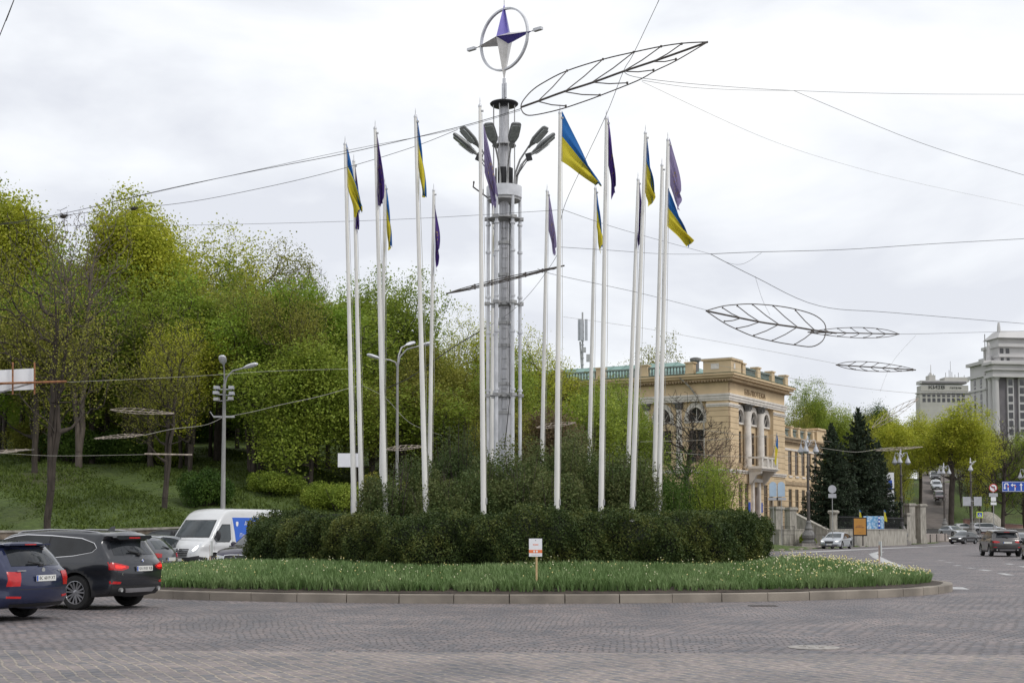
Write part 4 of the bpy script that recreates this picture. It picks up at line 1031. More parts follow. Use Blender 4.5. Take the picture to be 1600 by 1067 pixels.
# ------------------------------------------------------------------ small stake signs in the flower bed
sx = P(838.5, 900, 33.0).x; sy = 33.0; sz = float(isl_h(sx, sy))
t = thing('stake_sign', 'white notice with an orange band on a wooden stake in front of the hedge', 'notice', (sx, sy, sz-.1)); o_ = (sx, sy, sz-.1)
mb = MB(); z_ = P(838, 925, sy).z; a = rel(836.5,843,sy,o_); mb.box((0,.015,(a.z-.1)/2), (.045,.03,a.z+.15)); mb.build('stake', M['wood'], t)
a, b = rel(826.5,841,sy,o_), rel(847,869,sy,o_); mb = MB(); mb.b2((a.x,-.012,b.z),(b.x,0,a.z)); ob = mb.build('board', M['sign_white'], t)
a2, b2 = rel(826.5,858.5,sy,o_), rel(847,863.5,sy,o_); mb = MB(); mb.b2((a.x,-.015,b2.z),(b.x,-.0125,a2.z)); mb.build('orange_band', M['orange'], ob)
mb = MB(); cx_ = (a.x+b.x)/2; zc_ = lerp(b.z,a.z,.66)
for i_, (w1, dz1) in enumerate(((.020,.0),(.016,.0),(.022,.0),(.018,.0),(.020,.0))): mb.b2((cx_-.06+.026*i_,-.0145,zc_-.012),(cx_-.06+.026*i_+w1,-.0125,zc_+.012))
mb.build('lettering', M['orange'], ob)
mb = MB(); mb.b2((cx_-.05,-.0175,(a2.z+b2.z)/2-.02),(cx_-.012,-.0155,(a2.z+b2.z)/2+.02)); mb.b2((cx_+.012,-.0175,(a2.z+b2.z)/2-.02),(cx_+.05,-.0155,(a2.z+b2.z)/2+.02)); mb.build('lettering', M['ink_white'], ob)
mb = MB(); mb.lathe([(.014,-.0145),(.014,-.0125)], 12, (cx_,0,lerp(b.z,a.z,.90)), 'y'); mb.build('crest', M['sign_grey'], ob)
mb = MB(); mb.b2((cx_-.10,-.0145,lerp(b.z,a.z,.09)-.004),(cx_+.10,-.0125,lerp(b.z,a.z,.09)+.004)); mb.build('lettering', M['sign_grey'], ob)
for px, pyt, pyb, Y, lab in ((1373.5, 846, 884, 41.5, 'thin notice board on a stake seen edge on in the right end of the bed'), (329, 845, 878, 40.5, 'thin notice board on a stake seen edge on in front of the white van')):
    a = P(px, pyt, Y); zz = .3; t = thing('stake_sign', lab, 'notice', (a.x, Y, zz)); h = a.z-zz
    mb = MB(); mb.box((0,0,h/2-.1), (.035,.05,h)); mb.build('stake', M['wood_pink'], t)
    mb = MB(); mb.box((.03,0,h-.2), (.018,.30,.42)); mb.build('board', M['sign_white'], t)

# ------------------------------------------------------------------ street lamps
def cobra(name, px, Y, zbase, ytop, arms, label, boxes=False, r=.11):
    b = P(px, 700, Y); t = thing(name, label, 'street lamp', (b.x, Y, zbase)); H = P(px, ytop, Y).z-zbase
    mb = MB(); mb.lathe([(r*1.15,-.3),(r,.2),(r*.62,H)], 12); mb.build('pole', M['concrete_pole'], t, smooth=True)
    for ax, up, ay in arms:
        am = MB(); am.tube([(0,0,H-.15),(ax*.12,ay*.1,H+up*.45),(ax*.45,ay*.5,H+up*.85),(ax,ay,H+up)], .035, 7); oa = am.build('lamp_arm', M['galv'], t, smooth=True)
        hd = MB(); dv = Vector((ax*.55, ay*.55+.001, .12)); dv.normalize(); c = Vector((ax, ay, H+up)); sd_ = dv.cross(Vector((0,0,1))).normalized(); u2 = sd_.cross(dv)
        pr = [(-.1,.04),(.05,.07),(.2,.15),(.45,.17),(.62,.14),(.7,.06)]
        for s_, w_ in pr:
            for j in range(10): an = 2*pi*j/10; hd.v.append(tuple(c+dv*s_+sd_*w_*cos(an)+u2*w_*.55*sin(an)))
        for i in range(5):
            for j in range(10): hd.f.append((i*10+j, i*10+(j+1) % 10, (i+1)*10+(j+1) % 10, (i+1)*10+j)); hd.m.append(0)
        hd.f += [tuple(range(10)), tuple(range(50,60))]; hd.m += [0,0]; hd.build('lamp_head', M['steel_light'], oa, smooth=50)
    if boxes:
        for sx_, py in ((-.30,606),(.32,606),(-.33,614),(.34,615),(-.30,624),(.30,623)):
            z = P(px, py, Y).z-zbase; mb = MB(); mb.box((sx_,-.12,z), (.20,.34,.13), Matrix.Rotation(radians(8*sx_), 3, 'Z')); mb.box((sx_*.5,0,z-.06), (abs(sx_),.05,.04)); mb.build('camera_box', M['sign_grey' if py < 620 else 'galv'], t)
        mb = MB(); z = P(px, 651, Y).z-zbase; mb.box((0,0,z), (.9,.08,.08)); mb.tube([(-.45,0,z),(-.6,0,z+.22)], .02, 5); mb.build('crossbar', M['galv'], t)
    return t
cobra('street_lamp', 349.5, 60.5, 1.0, 600, [(.85,.65,-.3),(.05,.8,-.5)], 'grey concrete street lamp with two heads and camera boxes behind the white van', True)
cobra('street_lamp', 620.5, 66, .8, 570, [(1.0,.85,-.2),(-.75,.25,-.2),(.35,1.0,.6)], 'grey street lamp with three heads behind the left flagpoles', False, .085)

def ornate_lamp(px, Y, zb, ytop, label, arms=3, first=[None]):
    b = P(px, 760, Y); H = P(px, ytop, Y).z-zb; s_ = H/10.0
    if first[0] is not None and arms == 3:
        t = dup(first[0], (b.x, Y, zb), label=label); t.scale = (s_,)*3; return t
    t = thing('ornate_street_lamp', label, 'street lamp', (b.x, Y, zb), 0, 'ornate lamps along the pavement'); t.scale = (s_,)*3
    mb = MB(); mb.box((0,0,.1), (1.5,1.5,.36)); mb.build('plinth', M['granite'], t)
    mb = MB(); mb.lathe([(.62,.28),(.64,.42),(.50,.5),(.46,.62),(.60,.75),(.62,1.0),(.48,1.25),(.34,1.45),(.38,1.6),(.30,1.75),(.22,2.0),(.24,2.15),(.17,2.3)], 20); mb.build('base', M['granite_dark'], t, smooth=30)
    mb = MB(); mb.lathe([(.15,2.25),(.14,4.6),(.19,4.65),(.19,4.85),(.12,4.95),(.10,7.0),(.15,7.05),(.15,7.2),(.09,7.3),(.075,9.3)], 14); mb.build('pole', M['dark_metal'], t, smooth=30)
    mb = MB(); mb.lathe([(.05,9.2),(.13,9.35),(.05,9.5),(.09,9.65),(.02,9.95)], 10); mb.build('finial', M['steel_light'], t, smooth=30)
    for i in range(arms):
        a = 2*pi*i/arms*1.0+(0.15 if arms == 3 else 0); ca, sa = cos(a), sin(a)*.9; r_ = .78 if arms > 1 else .0
        am = MB(); am.tube([(.05*ca,.05*sa,8.9),(.35*ca,.35*sa,9.5),(.68*ca,.68*sa,9.55),(r_*ca,r_*sa,9.15)], .03, 6); am.tube([(.1*ca,.1*sa,9.4),(.3*ca,.3*sa,9.1),(.5*ca,.5*sa,9.4)], .02, 5); oa = am.build('lamp_arm', M['steel_light'], t, smooth=True)
        mb = MB(); mb.lathe([(.03,9.2),(.07,9.1),(.09,8.98),(.18,8.78),(.29,8.52),(.30,8.46),(.24,8.42)], 14, (r_*ca, r_*sa, 0)); ol = mb.build('lantern', M['sign_grey'], oa, smooth=40)
        mb = MB(); mb.lathe([(.21,8.43),(.18,8.32),(.08,8.25)], 12, (r_*ca, r_*sa, 0)); mb.build('lamp_glass', M['lamp_glass'], oa, smooth=True)
    if arms == 3: first[0] = t
    return t
ornate_lamp(1262.5, 133, .14, 679, 'ornate three lantern lamp before the library steps, left of the silver saloon')
ornate_lamp(1408, 158, .14, 700, 'ornate lamp with lanterns at the stone gate pillars')
ornate_lamp(1475, 205, .9, 722, 'ornate lamp at the foot of the steep street')
ornate_lamp(1517, 182, .15, 714, 'slender lamp post carrying the two grey sign backs', 1)
ornate_lamp(1603, 150, .05, 727, 'ornate lamp cut off by the right edge above the blue lane sign')
# ------------------------------------------------------------------ vehicles
def paint(name, col, metal=.35, rough=.28):
    return mat(name, col, rough, metal, var=.04, scale=2, coat=.8, spec=.5)
PT = {'dark_grey': paint('graphite_paint', (.020,.022,.028)), 'navy': paint('navy_paint', (.014,.020,.060)), 'white': paint('white_van_paint', (.62,.63,.64), 0, .35),
      'silver': paint('silver_paint', (.42,.44,.47), .5), 'black': paint('black_paint', (.012,.012,.014)), 'grey': paint('mid_grey_paint', (.085,.09,.10)), 'pearl': paint('pearl_white_paint', (.50,.51,.53), .1),
      'violet_black': paint('aubergine_paint', (.035,.03,.055)), 'maroon': paint('dark_red_paint', (.045,.012,.018)), 'brownish': paint('taupe_paint', (.09,.085,.085))}

CARS = {
 'suv': dict(L=4.72, W=.945, axf=1.42, axr=-1.45, r=.37, belt=1.02, tumble=.30,
   prof=[(-2.17,.30),(-2.30,.42),(-2.36,.60),(-2.37,.80),(-2.33,.99),(-2.26,1.08),(-2.16,1.22),(-1.98,1.47),(-2.10,1.575),(-1.9,1.635),(-1.3,1.672),(-.5,1.685),(.1,1.66),(.5,1.60),(.95,1.33),(1.28,1.12),(1.6,1.06),(2.05,.96),(2.27,.82),(2.35,.62),(2.36,.42),(2.25,.25)]),
 'wagon': dict(L=4.69, W=.907, axf=1.40, axr=-1.29, r=.33, belt=.93, tumble=.30,
   prof=[(-2.20,.26),(-2.32,.38),(-2.35,.58),(-2.34,.78),(-2.28,.95),(-2.22,1.01),(-2.05,1.22),(-1.88,1.39),(-1.97,1.435),(-1.6,1.46),(-.9,1.475),(-.2,1.47),(.3,1.42),(.75,1.20),(1.12,.98),(1.5,.93),(2.0,.82),(2.25,.68),(2.33,.5),(2.33,.36),(2.2,.20)]),
 'saloon': dict(L=4.7, W=.91, axf=1.42, axr=-1.28, r=.33, belt=.92, tumble=.32,
   prof=[(-2.22,.26),(-2.33,.40),(-2.36,.60),(-2.33,.85),(-2.25,1.03),(-2.0,1.07),(-1.7,1.14),(-1.2,1.34),(-.7,1.44),(-.2,1.47),(.2,1.44),(.65,1.24),(1.1,1.0),(1.5,.93),(2.0,.81),(2.25,.68),(2.34,.5),(2.33,.34),(2.2,.20)]),
 'hatch': dict(L=4.2, W=.88, axf=1.28, axr=-1.28, r=.32, belt=.92, tumble=.32,
   prof=[(-1.95,.26),(-2.06,.40),(-2.10,.62),(-2.06,.90),(-1.98,1.02),(-1.70,1.28),(-1.55,1.37),(-1.0,1.43),(-.3,1.45),(.15,1.40),(.6,1.20),(1.02,.98),(1.35,.93),(1.8,.80),(2.02,.66),(2.10,.5),(2.08,.34),(1.95,.20)]),
 'van': dict(L=5.9, W=1.03, axf=2.0, axr=-1.75, r=.36, belt=1.15, tumble=.085,
   prof=[(-2.93,.40),(-2.98,.55),(-2.98,1.3),(-2.96,2.30),(-2.88,2.46),(-2.6,2.50),(-1.0,2.51),(.6,2.50),(1.0,2.46),(1.30,2.33),(1.55,2.10),(1.95,1.62),(2.22,1.30),(2.55,1.18),(2.78,1.02),(2.90,.80),(2.93,.50),(2.85,.28)]),
}
def smooth_poly(pts, step=.055):
    """Catmull-Rom through the profile points"""
    out = []; k = len(pts)
    for i in range(k-1):
        p0, p1, p2, p3 = [np.array(pts[j]) for j in (max(i-1,0), i, i+1, min(i+2,k-1))]
        n = max(1, int(np.linalg.norm(p2-p1)/step))
        for j in range(n):
            t = j/n; q = .5*((2*p1)+(p2-p0)*t+(2*p0-5*p1+4*p2-p3)*t*t+(3*p1-p0-3*p2+p3)*t**3)
            q = q*.6+(p1+(p2-p1)*t)*.4; out.append(q)
    out.append(np.array(pts[-1])); return out
def car_body(kind):
    c = CARS[kind]; top = smooth_poly(c['prof']); ra = c['r']+.065; cz = c['r']; zb = .21 if kind not in ('suv', 'van') else .27
    low = []
    def arc(cx):
        a0 = math.asin(max(-1, min(1, (zb-cz)/ra))); n = 16
        return [np.array((cx+ra*cos(a), cz+ra*sin(a))) for a in np.linspace(a0, pi-a0, n)]
    f = arc(c['axf']); r_ = arc(c['axr'])
    low += f
    n = 26; x0, x1 = f[-1][0], r_[0][0]
    low += [np.array((lerp(x0, x1, i/n), zb)) for i in range(1, n)]
    low += r_
    outer = len(top); pts = top+low          # closed silhouette
    B = np.array(pts); nB = len(B)
    # distance to the upper outline only
    TO = np.array(top)
    def dist(p):
        a = TO[:-1]; b = TO[1:]; ab = b-a; t = np.clip(((p-a)*ab).sum(1)/((ab**2).sum(1)+1e-12), 0, 1); q = a+ab*t[:, None]; return float(np.min(np.linalg.norm(q-p, axis=1)))
    w0 = c['W']; Lh = c['L']/2
    def width(x, z, d):
        e_ = .55; t = max(0, (abs(x)-(Lh-e_))/e_); w_ = w0*(1-.15*t**2.2)
        bl = c['belt']; 
        if z > bl: w_ -= (z-bl)*c['tumble']+min(.02, (z-bl)*.4)
        else: w_ += .012*math.exp(-((z-(bl-.14))/.07)**2)-.02*math.exp(-((z-(bl-.34))/.13)**2)
        if z < .45: w_ -= (.45-z)*.16
        r = .10 if z > c['belt'] else .075
        if kind == 'van': r = .12
        for ax in (c['axf'], c['axr']):
            da = abs(math.hypot(x-ax, z-cz)-ra); w_ += .018*math.exp(-(da/.05)**2)*(1 if z > .25 else 0)
        if d < r: q = 1-d/r; w_ -= r*(1-sqrt(max(0, 1-q*q)))
        return w_
    # interior points
    xs = np.arange(-Lh, Lh, .075); zs = np.arange(zb+.04, 2.6, .065); inn = []
    from mathutils.geometry import delaunay_2d_cdt
    def inside(p):
        x, y = p; j = nB-1; r = False
        for i in range(nB):
            if (B[i][1] > y) != (B[j][1] > y) and x < (B[j][0]-B[i][0])*(y-B[i][1])/(B[j][1]-B[i][1])+B[i][0]: r = not r
            j = i
        return r
    for ringd in (.02, .05, .09):     # points just inside the upper outline for a clean rounded edge
        for i in range(0, len(TO)-1):
            t = TO[min(i+1, len(TO)-1)]-TO[max(i-1, 0)]; t = t/np.linalg.norm(t); nr = np.array((t[1], -t[0])); q = TO[i]+nr*ringd
            if inside(q) and abs(dist(q)-ringd) < .012: inn.append(q)
    for x in xs:
        for z in zs:
            q = np.array((x, z))
            if inside(q) and dist(q) > .12 and np.min(np.linalg.norm(B-q, axis=1)) > .03: inn.append(q)
    allp = [Vector((float(p[0]), float(p[1]))) for p in list(B)+inn]
    ov, oe, of, vi, _, _ = delaunay_2d_cdt(allp, [(i, (i+1) % nB) for i in range(nB)], [], 1, 1e-5)
    mb = MB(); nv = len(ov)
    ds = [dist(np.array(p)) for p in ov]
    wl = [width(p[0], p[1], d) for p, d in zip(ov, ds)]
    for s_ in (1, -1):
        for p, w_ in zip(ov, wl): mb.v.append((p[0], s_*w_, p[1]))
    clad = kind in ('suv',)
    for f_ in of:
        cx = sum(ov[i][0] for i in f_)/len(f_); czz = sum(ov[i][1] for i in f_)/len(f_)
        m_ = 0
        if clad and (czz < .36 or min(math.hypot(cx-c['axf'], czz-cz), math.hypot(cx-c['axr'], czz-cz)) < ra+.055): m_ = 1
        if kind == 'van' and czz < .46: m_ = 1
        mb.f.append(tuple(f_)); mb.m.append(m_); mb.f.append(tuple(i+nv for i in reversed(f_))); mb.m.append(m_)
    # strip across the width
    K = 10; bidx = []
    for b in B:
        k = min(range(nv), key=lambda i: (ov[i][0]-b[0])**2+(ov[i][1]-b[1])**2); bidx.append(k)
    rows = []
    for i, b in enumerate(B):
        t = B[(i+1) % nB]-B[i-1]; t = t/(np.linalg.norm(t)+1e-9); nr = np.array((-t[1], t[0]))     # outward for this winding
        up_ = i < outer
        bulge = 0
        if up_: bulge = .035+.085*abs(nr[0]) if i not in (0, outer-1) else 0
        w_ = wl[bidx[i]]; row = [bidx[i]]
        for j in range(1, K):
            s_ = 1-2*j/K; o = bulge*(1-s_*s_); mb.v.append((float(b[0]+nr[0]*o), s_*w_, float(b[1]+nr[1]*o))); row.append(len(mb.v)-1)
        row.append(bidx[i]+nv); rows.append(row)
    for i in range(nB):
        j = (i+1) % nB; m_ = 0 if (i < outer-1) else 1
        zz = (B[i][1]+B[j][1])/2
        if clad and m_ == 0 and zz < .50: m_ = 1
        for k in range(K): mb.f.append((rows[i][k], rows[j][k], rows[j][k+1], rows[i][k+1])); mb.m.append(m_)
    return mb
def side_poly_offset(poly, bvh, axis, off, sgn, step=.07):
    """fill a polygon drawn in the side (x,z) or end (y,z) view and lay it on the body"""
    from mathutils.geometry import delaunay_2d_cdt
    n = len(poly); P2 = [np.array(p, float) for p in poly]; B = []
    for i in range(n):
        a, b = P2[i], P2[(i+1) % n]; k = max(1, int(np.linalg.norm(b-a)/step)); B += [a+(b-a)*j/k for j in range(k)]
    nB = len(B); Bv = np.array(B); lo = Bv.min(0); hi = Bv.max(0); inn = []
    def inside(p):
        x, y = p; j = nB-1; r = False
        for i in range(nB):
            if (B[i][1] > y) != (B[j][1] > y) and x < (B[j][0]-B[i][0])*(y-B[i][1])/(B[j][1]-B[i][1])+B[i][0]: r = not r
            j = i
        return r
    for x in np.arange(lo[0]+step/2, hi[0], step):
        for z in np.arange(lo[1]+step/2, hi[1], step):
            q = np.array((x, z))
            if inside(q) and np.min(np.linalg.norm(Bv-q, axis=1)) > step*.35: inn.append(q)
    allp = [Vector((float(p[0]), float(p[1]))) for p in B+inn]
    ov, oe, of, *_ = delaunay_2d_cdt(allp, [(i, (i+1) % nB) for i in range(nB)], [], 1, 1e-6)
    vs = []
    for p in ov:
        if axis == 'side': o = Vector((p[0], 3*sgn, p[1])); d = Vector((0, -sgn, 0))
        else: o = Vector((4*sgn, p[0], p[1])); d = Vector((-sgn, 0, 0))
        h = bvh.ray_cast(o, d)
        if h[0] is None:
            q_ = bvh.find_nearest(Vector((o.x if axis == 'side' else 2*sgn, o.y if axis != 'side' else .8*sgn, o.z))); vs.append(q_[0]+(q_[1] if q_[1].dot(d) < 0 else -q_[1])*off); continue
        nn_ = h[1] if h[1].dot(d) < 0 else -h[1]
        vs.append(h[0]+(-d*.5+nn_*.5).normalized()*off)
    return vs, [tuple(f) for f in of]
def patch(name, poly, axis, sgn, m, parent, bvh, off=.006, th=.0, step=.07):
    vs, fs = side_poly_offset(poly, bvh, axis, off, sgn, step)
    # drop the skirt back to the body so the piece has an edge
    mb = MB(); mb.add(vs, fs); k = len(vs); from collections import Counter
    cnt = Counter(); 
    for f in fs:
        for a, b in zip(f, f[1:]+f[:1]): cnt[(min(a,b), max(a,b))] += 1
    d = Vector((0, -sgn, 0)) if axis == 'side' else Vector((-sgn, 0, 0)); dm = {}
    for (a, b), c_ in cnt.items():
        if c_ == 1:
            for q in (a, b):
                if q not in dm: dm[q] = len(mb.v); mb.v.append(tuple(Vector(mb.v[q])+d*(off+.012)))
            mb.f.append((a, b, dm[b], dm[a])); mb.m.append(0)
    return mb.build(name, m, parent, smooth='full' if False else 50, fixn=True)
def ring_poly(poly, w_): 
    """outline as closed band: list of quads polygons"""
    n = len(poly); c = np.mean(np.array(poly), 0); out = []
    P2 = [np.array(p, float) for p in poly]; area = sum(P2[i][0]*P2[(i+1) % n][1]-P2[(i+1) % n][0]*P2[i][1] for i in range(n))
    s_ = 1 if area > 0 else -1; O = []
    for i in range(n):
        a, b, d = P2[i-1], P2[i], P2[(i+1) % n]; t1 = (b-a)/np.linalg.norm(b-a); t2 = (d-b)/np.linalg.norm(d-b); nn_ = np.array((t1[1]+t2[1], -t1[0]-t2[0]))*s_; nn_ = nn_/np.linalg.norm(nn_); O.append(b+nn_*w_)
    return O
def wheel_meshes(r, spokes, w_=.11, kind='spoke'):
    tb = MB(); tb.lathe([(r*.66,-w_),(r*.72,-w_*1.05),(r*.93,-w_),(r*.985,-w_*.8),(r,-w_*.4),(r,w_*.4),(r*.985,w_*.8),(r*.93,w_),(r*.72,w_*1.05),(r*.66,w_)], 36, axis='y', cap=False)
    rb = MB(); rb.lathe([(r*.70,w_*.92),(r*.66,w_*.96),(r*.63,w_*.5),(r*.62,-w_*.3),(.01,-w_*.35)], 36, axis='y', mi=1, cap=False)
    rb.lathe([(r*.695,w_*1.0),(r*.65,w_*1.03),(r*.63,w_*.8),(r*.66,w_*.75)], 36, axis='y', mi=0, cap=False)
    for i in range(spokes):
        for o_ in ((-.10, .10) if kind == 'twin' else (0,)):
            a = 2*pi*i/spokes+o_*.7; a1 = 2*pi*i/spokes+o_*2.0; p0 = Vector((.05*r*cos(a), w_*.72, .05*r*sin(a))); p1 = Vector((r*.64*cos(a1), w_*.86, r*.64*sin(a1)))
            d = (p1-p0); L_ = d.length; xx = d.normalized(); zz = Vector((0,1,0)); yy = zz.cross(xx).normalized(); zz = xx.cross(yy)
            rot = Matrix((xx, yy, zz)).transposed(); rb.box((p0+p1)/2, (L_, r*(.085 if kind == 'twin' else .13), .022), rot, mi=0)
    rb.lathe([(r*.14,w_*.6),(r*.14,w_*.88),(r*.10,w_*.92)], 16, axis='y', mi=0)
    return tb, rb
_body = {}
def car(kind, col, loc, rz, label, opts=None, group=None, name='parked_car', cat='car'):
    """build one detailed vehicle; local +x is forward"""
    c = CARS[kind]; o = opts or {}; t = thing(name, label, cat, loc, rz, group)
    if kind not in _body: _body[kind] = car_body(kind)
    ob = _body[kind].build('body', [PT[col], M['plastic']], t, smooth=38)
    bvh = BVHTree.FromPolygons([Vector(v) for v in _body[kind].v], _body[kind].f)
    G = M['glass_dark'] if o.get('tint') else M['glass_car']
    fine = o.get('fine', .07)
    def both(nm, poly, m, off=.006):
        return [patch(nm, poly, 'side', s_, m, t, bvh, off, step=fine) for s_ in (1, -1)]
    def end(nm, poly, s_, m, off=.006, parent=None): return patch(nm, poly, 'end', s_, m, parent or t, bvh, off, step=fine)
    def mir(poly): return [(-y, z) for y, z in poly]
    if kind == 'suv':
        wins = [[(1.02,1.08),(.50,1.09),(.50,1.50),(.72,1.42)], [(.46,1.09),(-.55,1.11),(-.58,1.56),(.10,1.575),(.46,1.52)], [(-.60,1.11),(-1.30,1.17),(-1.62,1.28),(-1.60,1.40),(-1.45,1.49),(-1.0,1.545),(-.62,1.56)]]
        wins[0] = [(1.08,1.09),(.33,1.095),(.30,1.545),(.55,1.49),(.80,1.34)]; wins[1] = [(.29,1.095),(-.62,1.115),(-.66,1.565),(0,1.585),(.26,1.555)]; wins[2] = [(-.67,1.12),(-1.35,1.17),(-1.80,1.25),(-1.86,1.32),(-1.78,1.41),(-1.45,1.505),(-.70,1.562)]
        trimp = [(1.16,1.07),(.3,1.07),(-.62,1.09),(-1.35,1.145),(-1.82,1.225),(-1.92,1.32),(-1.83,1.43),(-1.48,1.535),(-.68,1.595),(0,1.615),(.32,1.58),(.62,1.505),(.88,1.36)]
        if o.get('chrome'): both('window_trim', trimp, M['chrome'], .004)
        both('window_surround', [(x_*.992+(-.004), 1.325+(z_-1.325)*.93) for x_, z_ in trimp] if o.get('chrome') else trimp, M['plastic'], .008)
        for w_ in wins: both('side_window', w_, G, .012)
        end('rear_window', [(-.66,1.17),(.66,1.17),(.60,1.42),(.52,1.47),(-.52,1.47),(-.60,1.42)], -1, G)
        end('windscreen', [(-.74,1.14),(.74,1.14),(.60,1.55),(-.60,1.55)], 1, G)
        tl = [(-.44,.93),(-.62,.98),(-.86,1.02),(-.86,.86),(-.62,.84),(-.46,.88)]; hl = [(-.45,.76),(-.80,.80),(-.86,.74),(-.80,.68),(-.48,.68)]
        gr = [(-.40,.78),(.40,.78),(.34,.52),(-.34,.52)]; pz = .875; fp = .42
        if o.get('roofrail'):
            for s_ in (1, -1):
                rr_ = MB(); rr_.tube([(.35,s_*.62,1.63),(.2,s_*.635,1.675),(-.5,s_*.64,1.715),(-1.3,s_*.635,1.70),(-1.75,s_*.61,1.655),(-1.85,s_*.60,1.625)], .018, 6); rr_.build('roof_rail', M['alloy'], t, smooth=True)
        sp_ = MB(); sp_.prism([(-.56,1.585),(.56,1.585),(.60,1.54),(.50,1.50),(-.50,1.50),(-.60,1.54)], -2.22, -1.98, 'x'); sp_.build('spoiler', PT[col], t, smooth=30)
        b_ = MB(); b_.box((-2.225,0,1.535),(.01,.36,.03)); b_.build('brake_light', M['redlamp'], t)
        b_ = MB(); b_.add([(-1.7,0,1.69),(-1.5,0,1.69),(-1.62,0,1.78),(-1.72,0,1.79),(-1.7,.012,1.69),(-1.5,.012,1.69),(-1.62,.006,1.78),(-1.72,.006,1.79)], [(0,1,2,3),(7,6,5,4),(0,4,5,1),(1,5,6,2),(2,6,7,3),(3,7,4,0)]); b_.build('antenna', PT[col], t)
        for s_ in (1, -1): end('boot_seam', [(s_*.715,.66),(s_*.725,.66),(s_*.735,.98),(s_*.725,.98)], -1, M['plastic'], .004)
        end('boot_seam', [(-.72,.665),(.72,.665),(.72,.655),(-.72,.655)], -1, M['plastic'], .004)
        end('skid_plate', [(-.50,.46),(.50,.46),(.44,.37),(-.44,.37)], -1, M['alloy'], .02)
        end('lower_valance', [(-.82,.52),(.82,.52),(.80,.34),(-.80,.34)], -1, M['plastic'], .010)
        for s_ in (1, -1): e_ = MB(); e_.lathe([(.035,-2.30),(.045,-2.395),(.045,-2.405),(.033,-2.40)], 14, (0, s_*.62, .43), 'x'); e_.build('exhaust', M['galv'], t, smooth=30); end('rear_reflector', [(s_*.62,.60),(s_*.84,.62),(s_*.84,.56),(s_*.64,.555)], -1, M['redlamp'])
        both('door_seam', [(-.72,1.05),(-.735,1.05),(-.90,.80),(-.96,.70),(-.945,.70),(-.885,.80)], M['plastic'], .003); both('door_seam', [(.31,1.05),(.297,1.05),(.297,.40),(.31,.40)], M['plastic'], .003)
    elif kind == 'wagon':
        trimp = [(.98,.96),(.3,.97),(-.6,.985),(-1.55,1.01),(-1.86,1.10),(-1.66,1.32),(-1.2,1.385),(-.2,1.405),(.22,1.375),(.60,1.21)]
        both('window_surround', trimp, M['plastic'], .006)
        for w_ in ([(.88,.985),(.26,.99),(.24,1.345),(.52,1.215)], [(.22,.99),(-.62,1.0),(-.66,1.38),(-.1,1.385),(.20,1.355)], [(-.70,1.005),(-1.5,1.025),(-1.74,1.10),(-1.60,1.29),(-1.2,1.36),(-.70,1.378)]): both('side_window', w_, G, .011)
        end('rear_window', [(-.64,1.03),(.64,1.03),(.56,1.34),(-.56,1.34)], -1, G); end('windscreen', [(-.72,1.0),(.72,1.0),(.58,1.37),(-.58,1.37)], 1, G)
        tl = [(-.54,.92),(-.795,.93),(-.795,.66),(-.58,.66)]; hl = [(-.45,.66),(-.82,.70),(-.82,.60),(-.48,.60)]; gr = [(-.42,.70),(.42,.70),(.36,.50),(-.36,.50)]; pz = .80; fp = .36
        for s_ in (1, -1):
            rr_ = MB(); rr_.tube([(.2,s_*.58,1.43),(.1,s_*.59,1.475),(-.6,s_*.595,1.51),(-1.3,s_*.585,1.50),(-1.75,s_*.57,1.455)], .016, 6); rr_.build('roof_rail', M['plastic'], t, smooth=True); end('rear_reflector', [(s_*.55,.47),(s_*.80,.48),(s_*.80,.44),(s_*.55,.43)], -1, M['redlamp'])
        sp_ = MB(); sp_.prism([(-.54,1.445),(.54,1.445),(.56,1.415),(-.56,1.415)], -2.10, -1.86, 'x'); sp_.build('spoiler', PT[col], t); b_ = MB(); b_.box((-2.105,0,1.43),(.01,.30,.02)); b_.build('brake_light', M['redlamp'], t)
        end('bumper_strip', [(-.72,.335),(.72,.335),(.70,.27),(-.70,.27)], -1, M['plastic'], .008); end('boot_seam', [(-.60,.605),(.60,.605),(.60,.595),(-.60,.595)], -1, M['plastic'], .003)
    elif kind in ('saloon', 'hatch'):
        k_ = 0 if kind == 'saloon' else .08
        trimp = [(.98-k_,.95),(-.6,.965),(-1.35,.99),(-1.62+k_,1.06),(-1.15,1.27),(-.6,1.36),(-.1,1.39),(.18-k_,1.36),(.56-k_,1.18)]
        both('window_surround', trimp, M['plastic'], .006)
        for w_ in ([(.85-k_,.975),(.16,.98),(.12,1.33),(.42-k_,1.20)], [(.12,.98),(-.70,.99),(-.72,1.315),(-.2,1.355),(.08,1.34)], [(-.75,.99),(-1.3,1.01),(-1.45+k_,1.06),(-1.1,1.23),(-.77,1.30)]): both('side_window', w_, G, .011)
        rz0, rz1 = (1.12, 1.37) if kind == 'saloon' else (1.05, 1.32)
        end('rear_window', [(-.60,rz0),(.60,rz0),(.50,rz1),(-.50,rz1)], -1, G); end('windscreen', [(-.70,1.0),(.70,1.0),(.56,1.37),(-.56,1.37)], 1, G)
        tl = [(-.46,.90),(-.80,.92),(-.80,.76),(-.50,.78)]; hl = [(-.42,.70),(-.80,.76),(-.82,.68),(-.76,.62),(-.46,.62)]; gr = [(-.40,.70),(.40,.70),(.34,.50),(-.34,.50)]; pz = .62 if kind == 'saloon' else .72; fp = .40
        end('lower_grille', [(-.70,.36),(.70,.36),(.62,.25),(-.62,.25)], 1, M['plastic'], .005)
    else:   # van
        both('side_window', [(1.98,1.33),(1.86,1.20),(1.10,1.20),(.98,1.30),(.98,1.86),(1.45,1.86)], M['glass_car'], .008)
        both('window_seal', [(2.03,1.33),(1.88,1.17),(1.08,1.17),(.95,1.28),(.95,1.89),(1.47,1.89)], M['plastic'], .004)
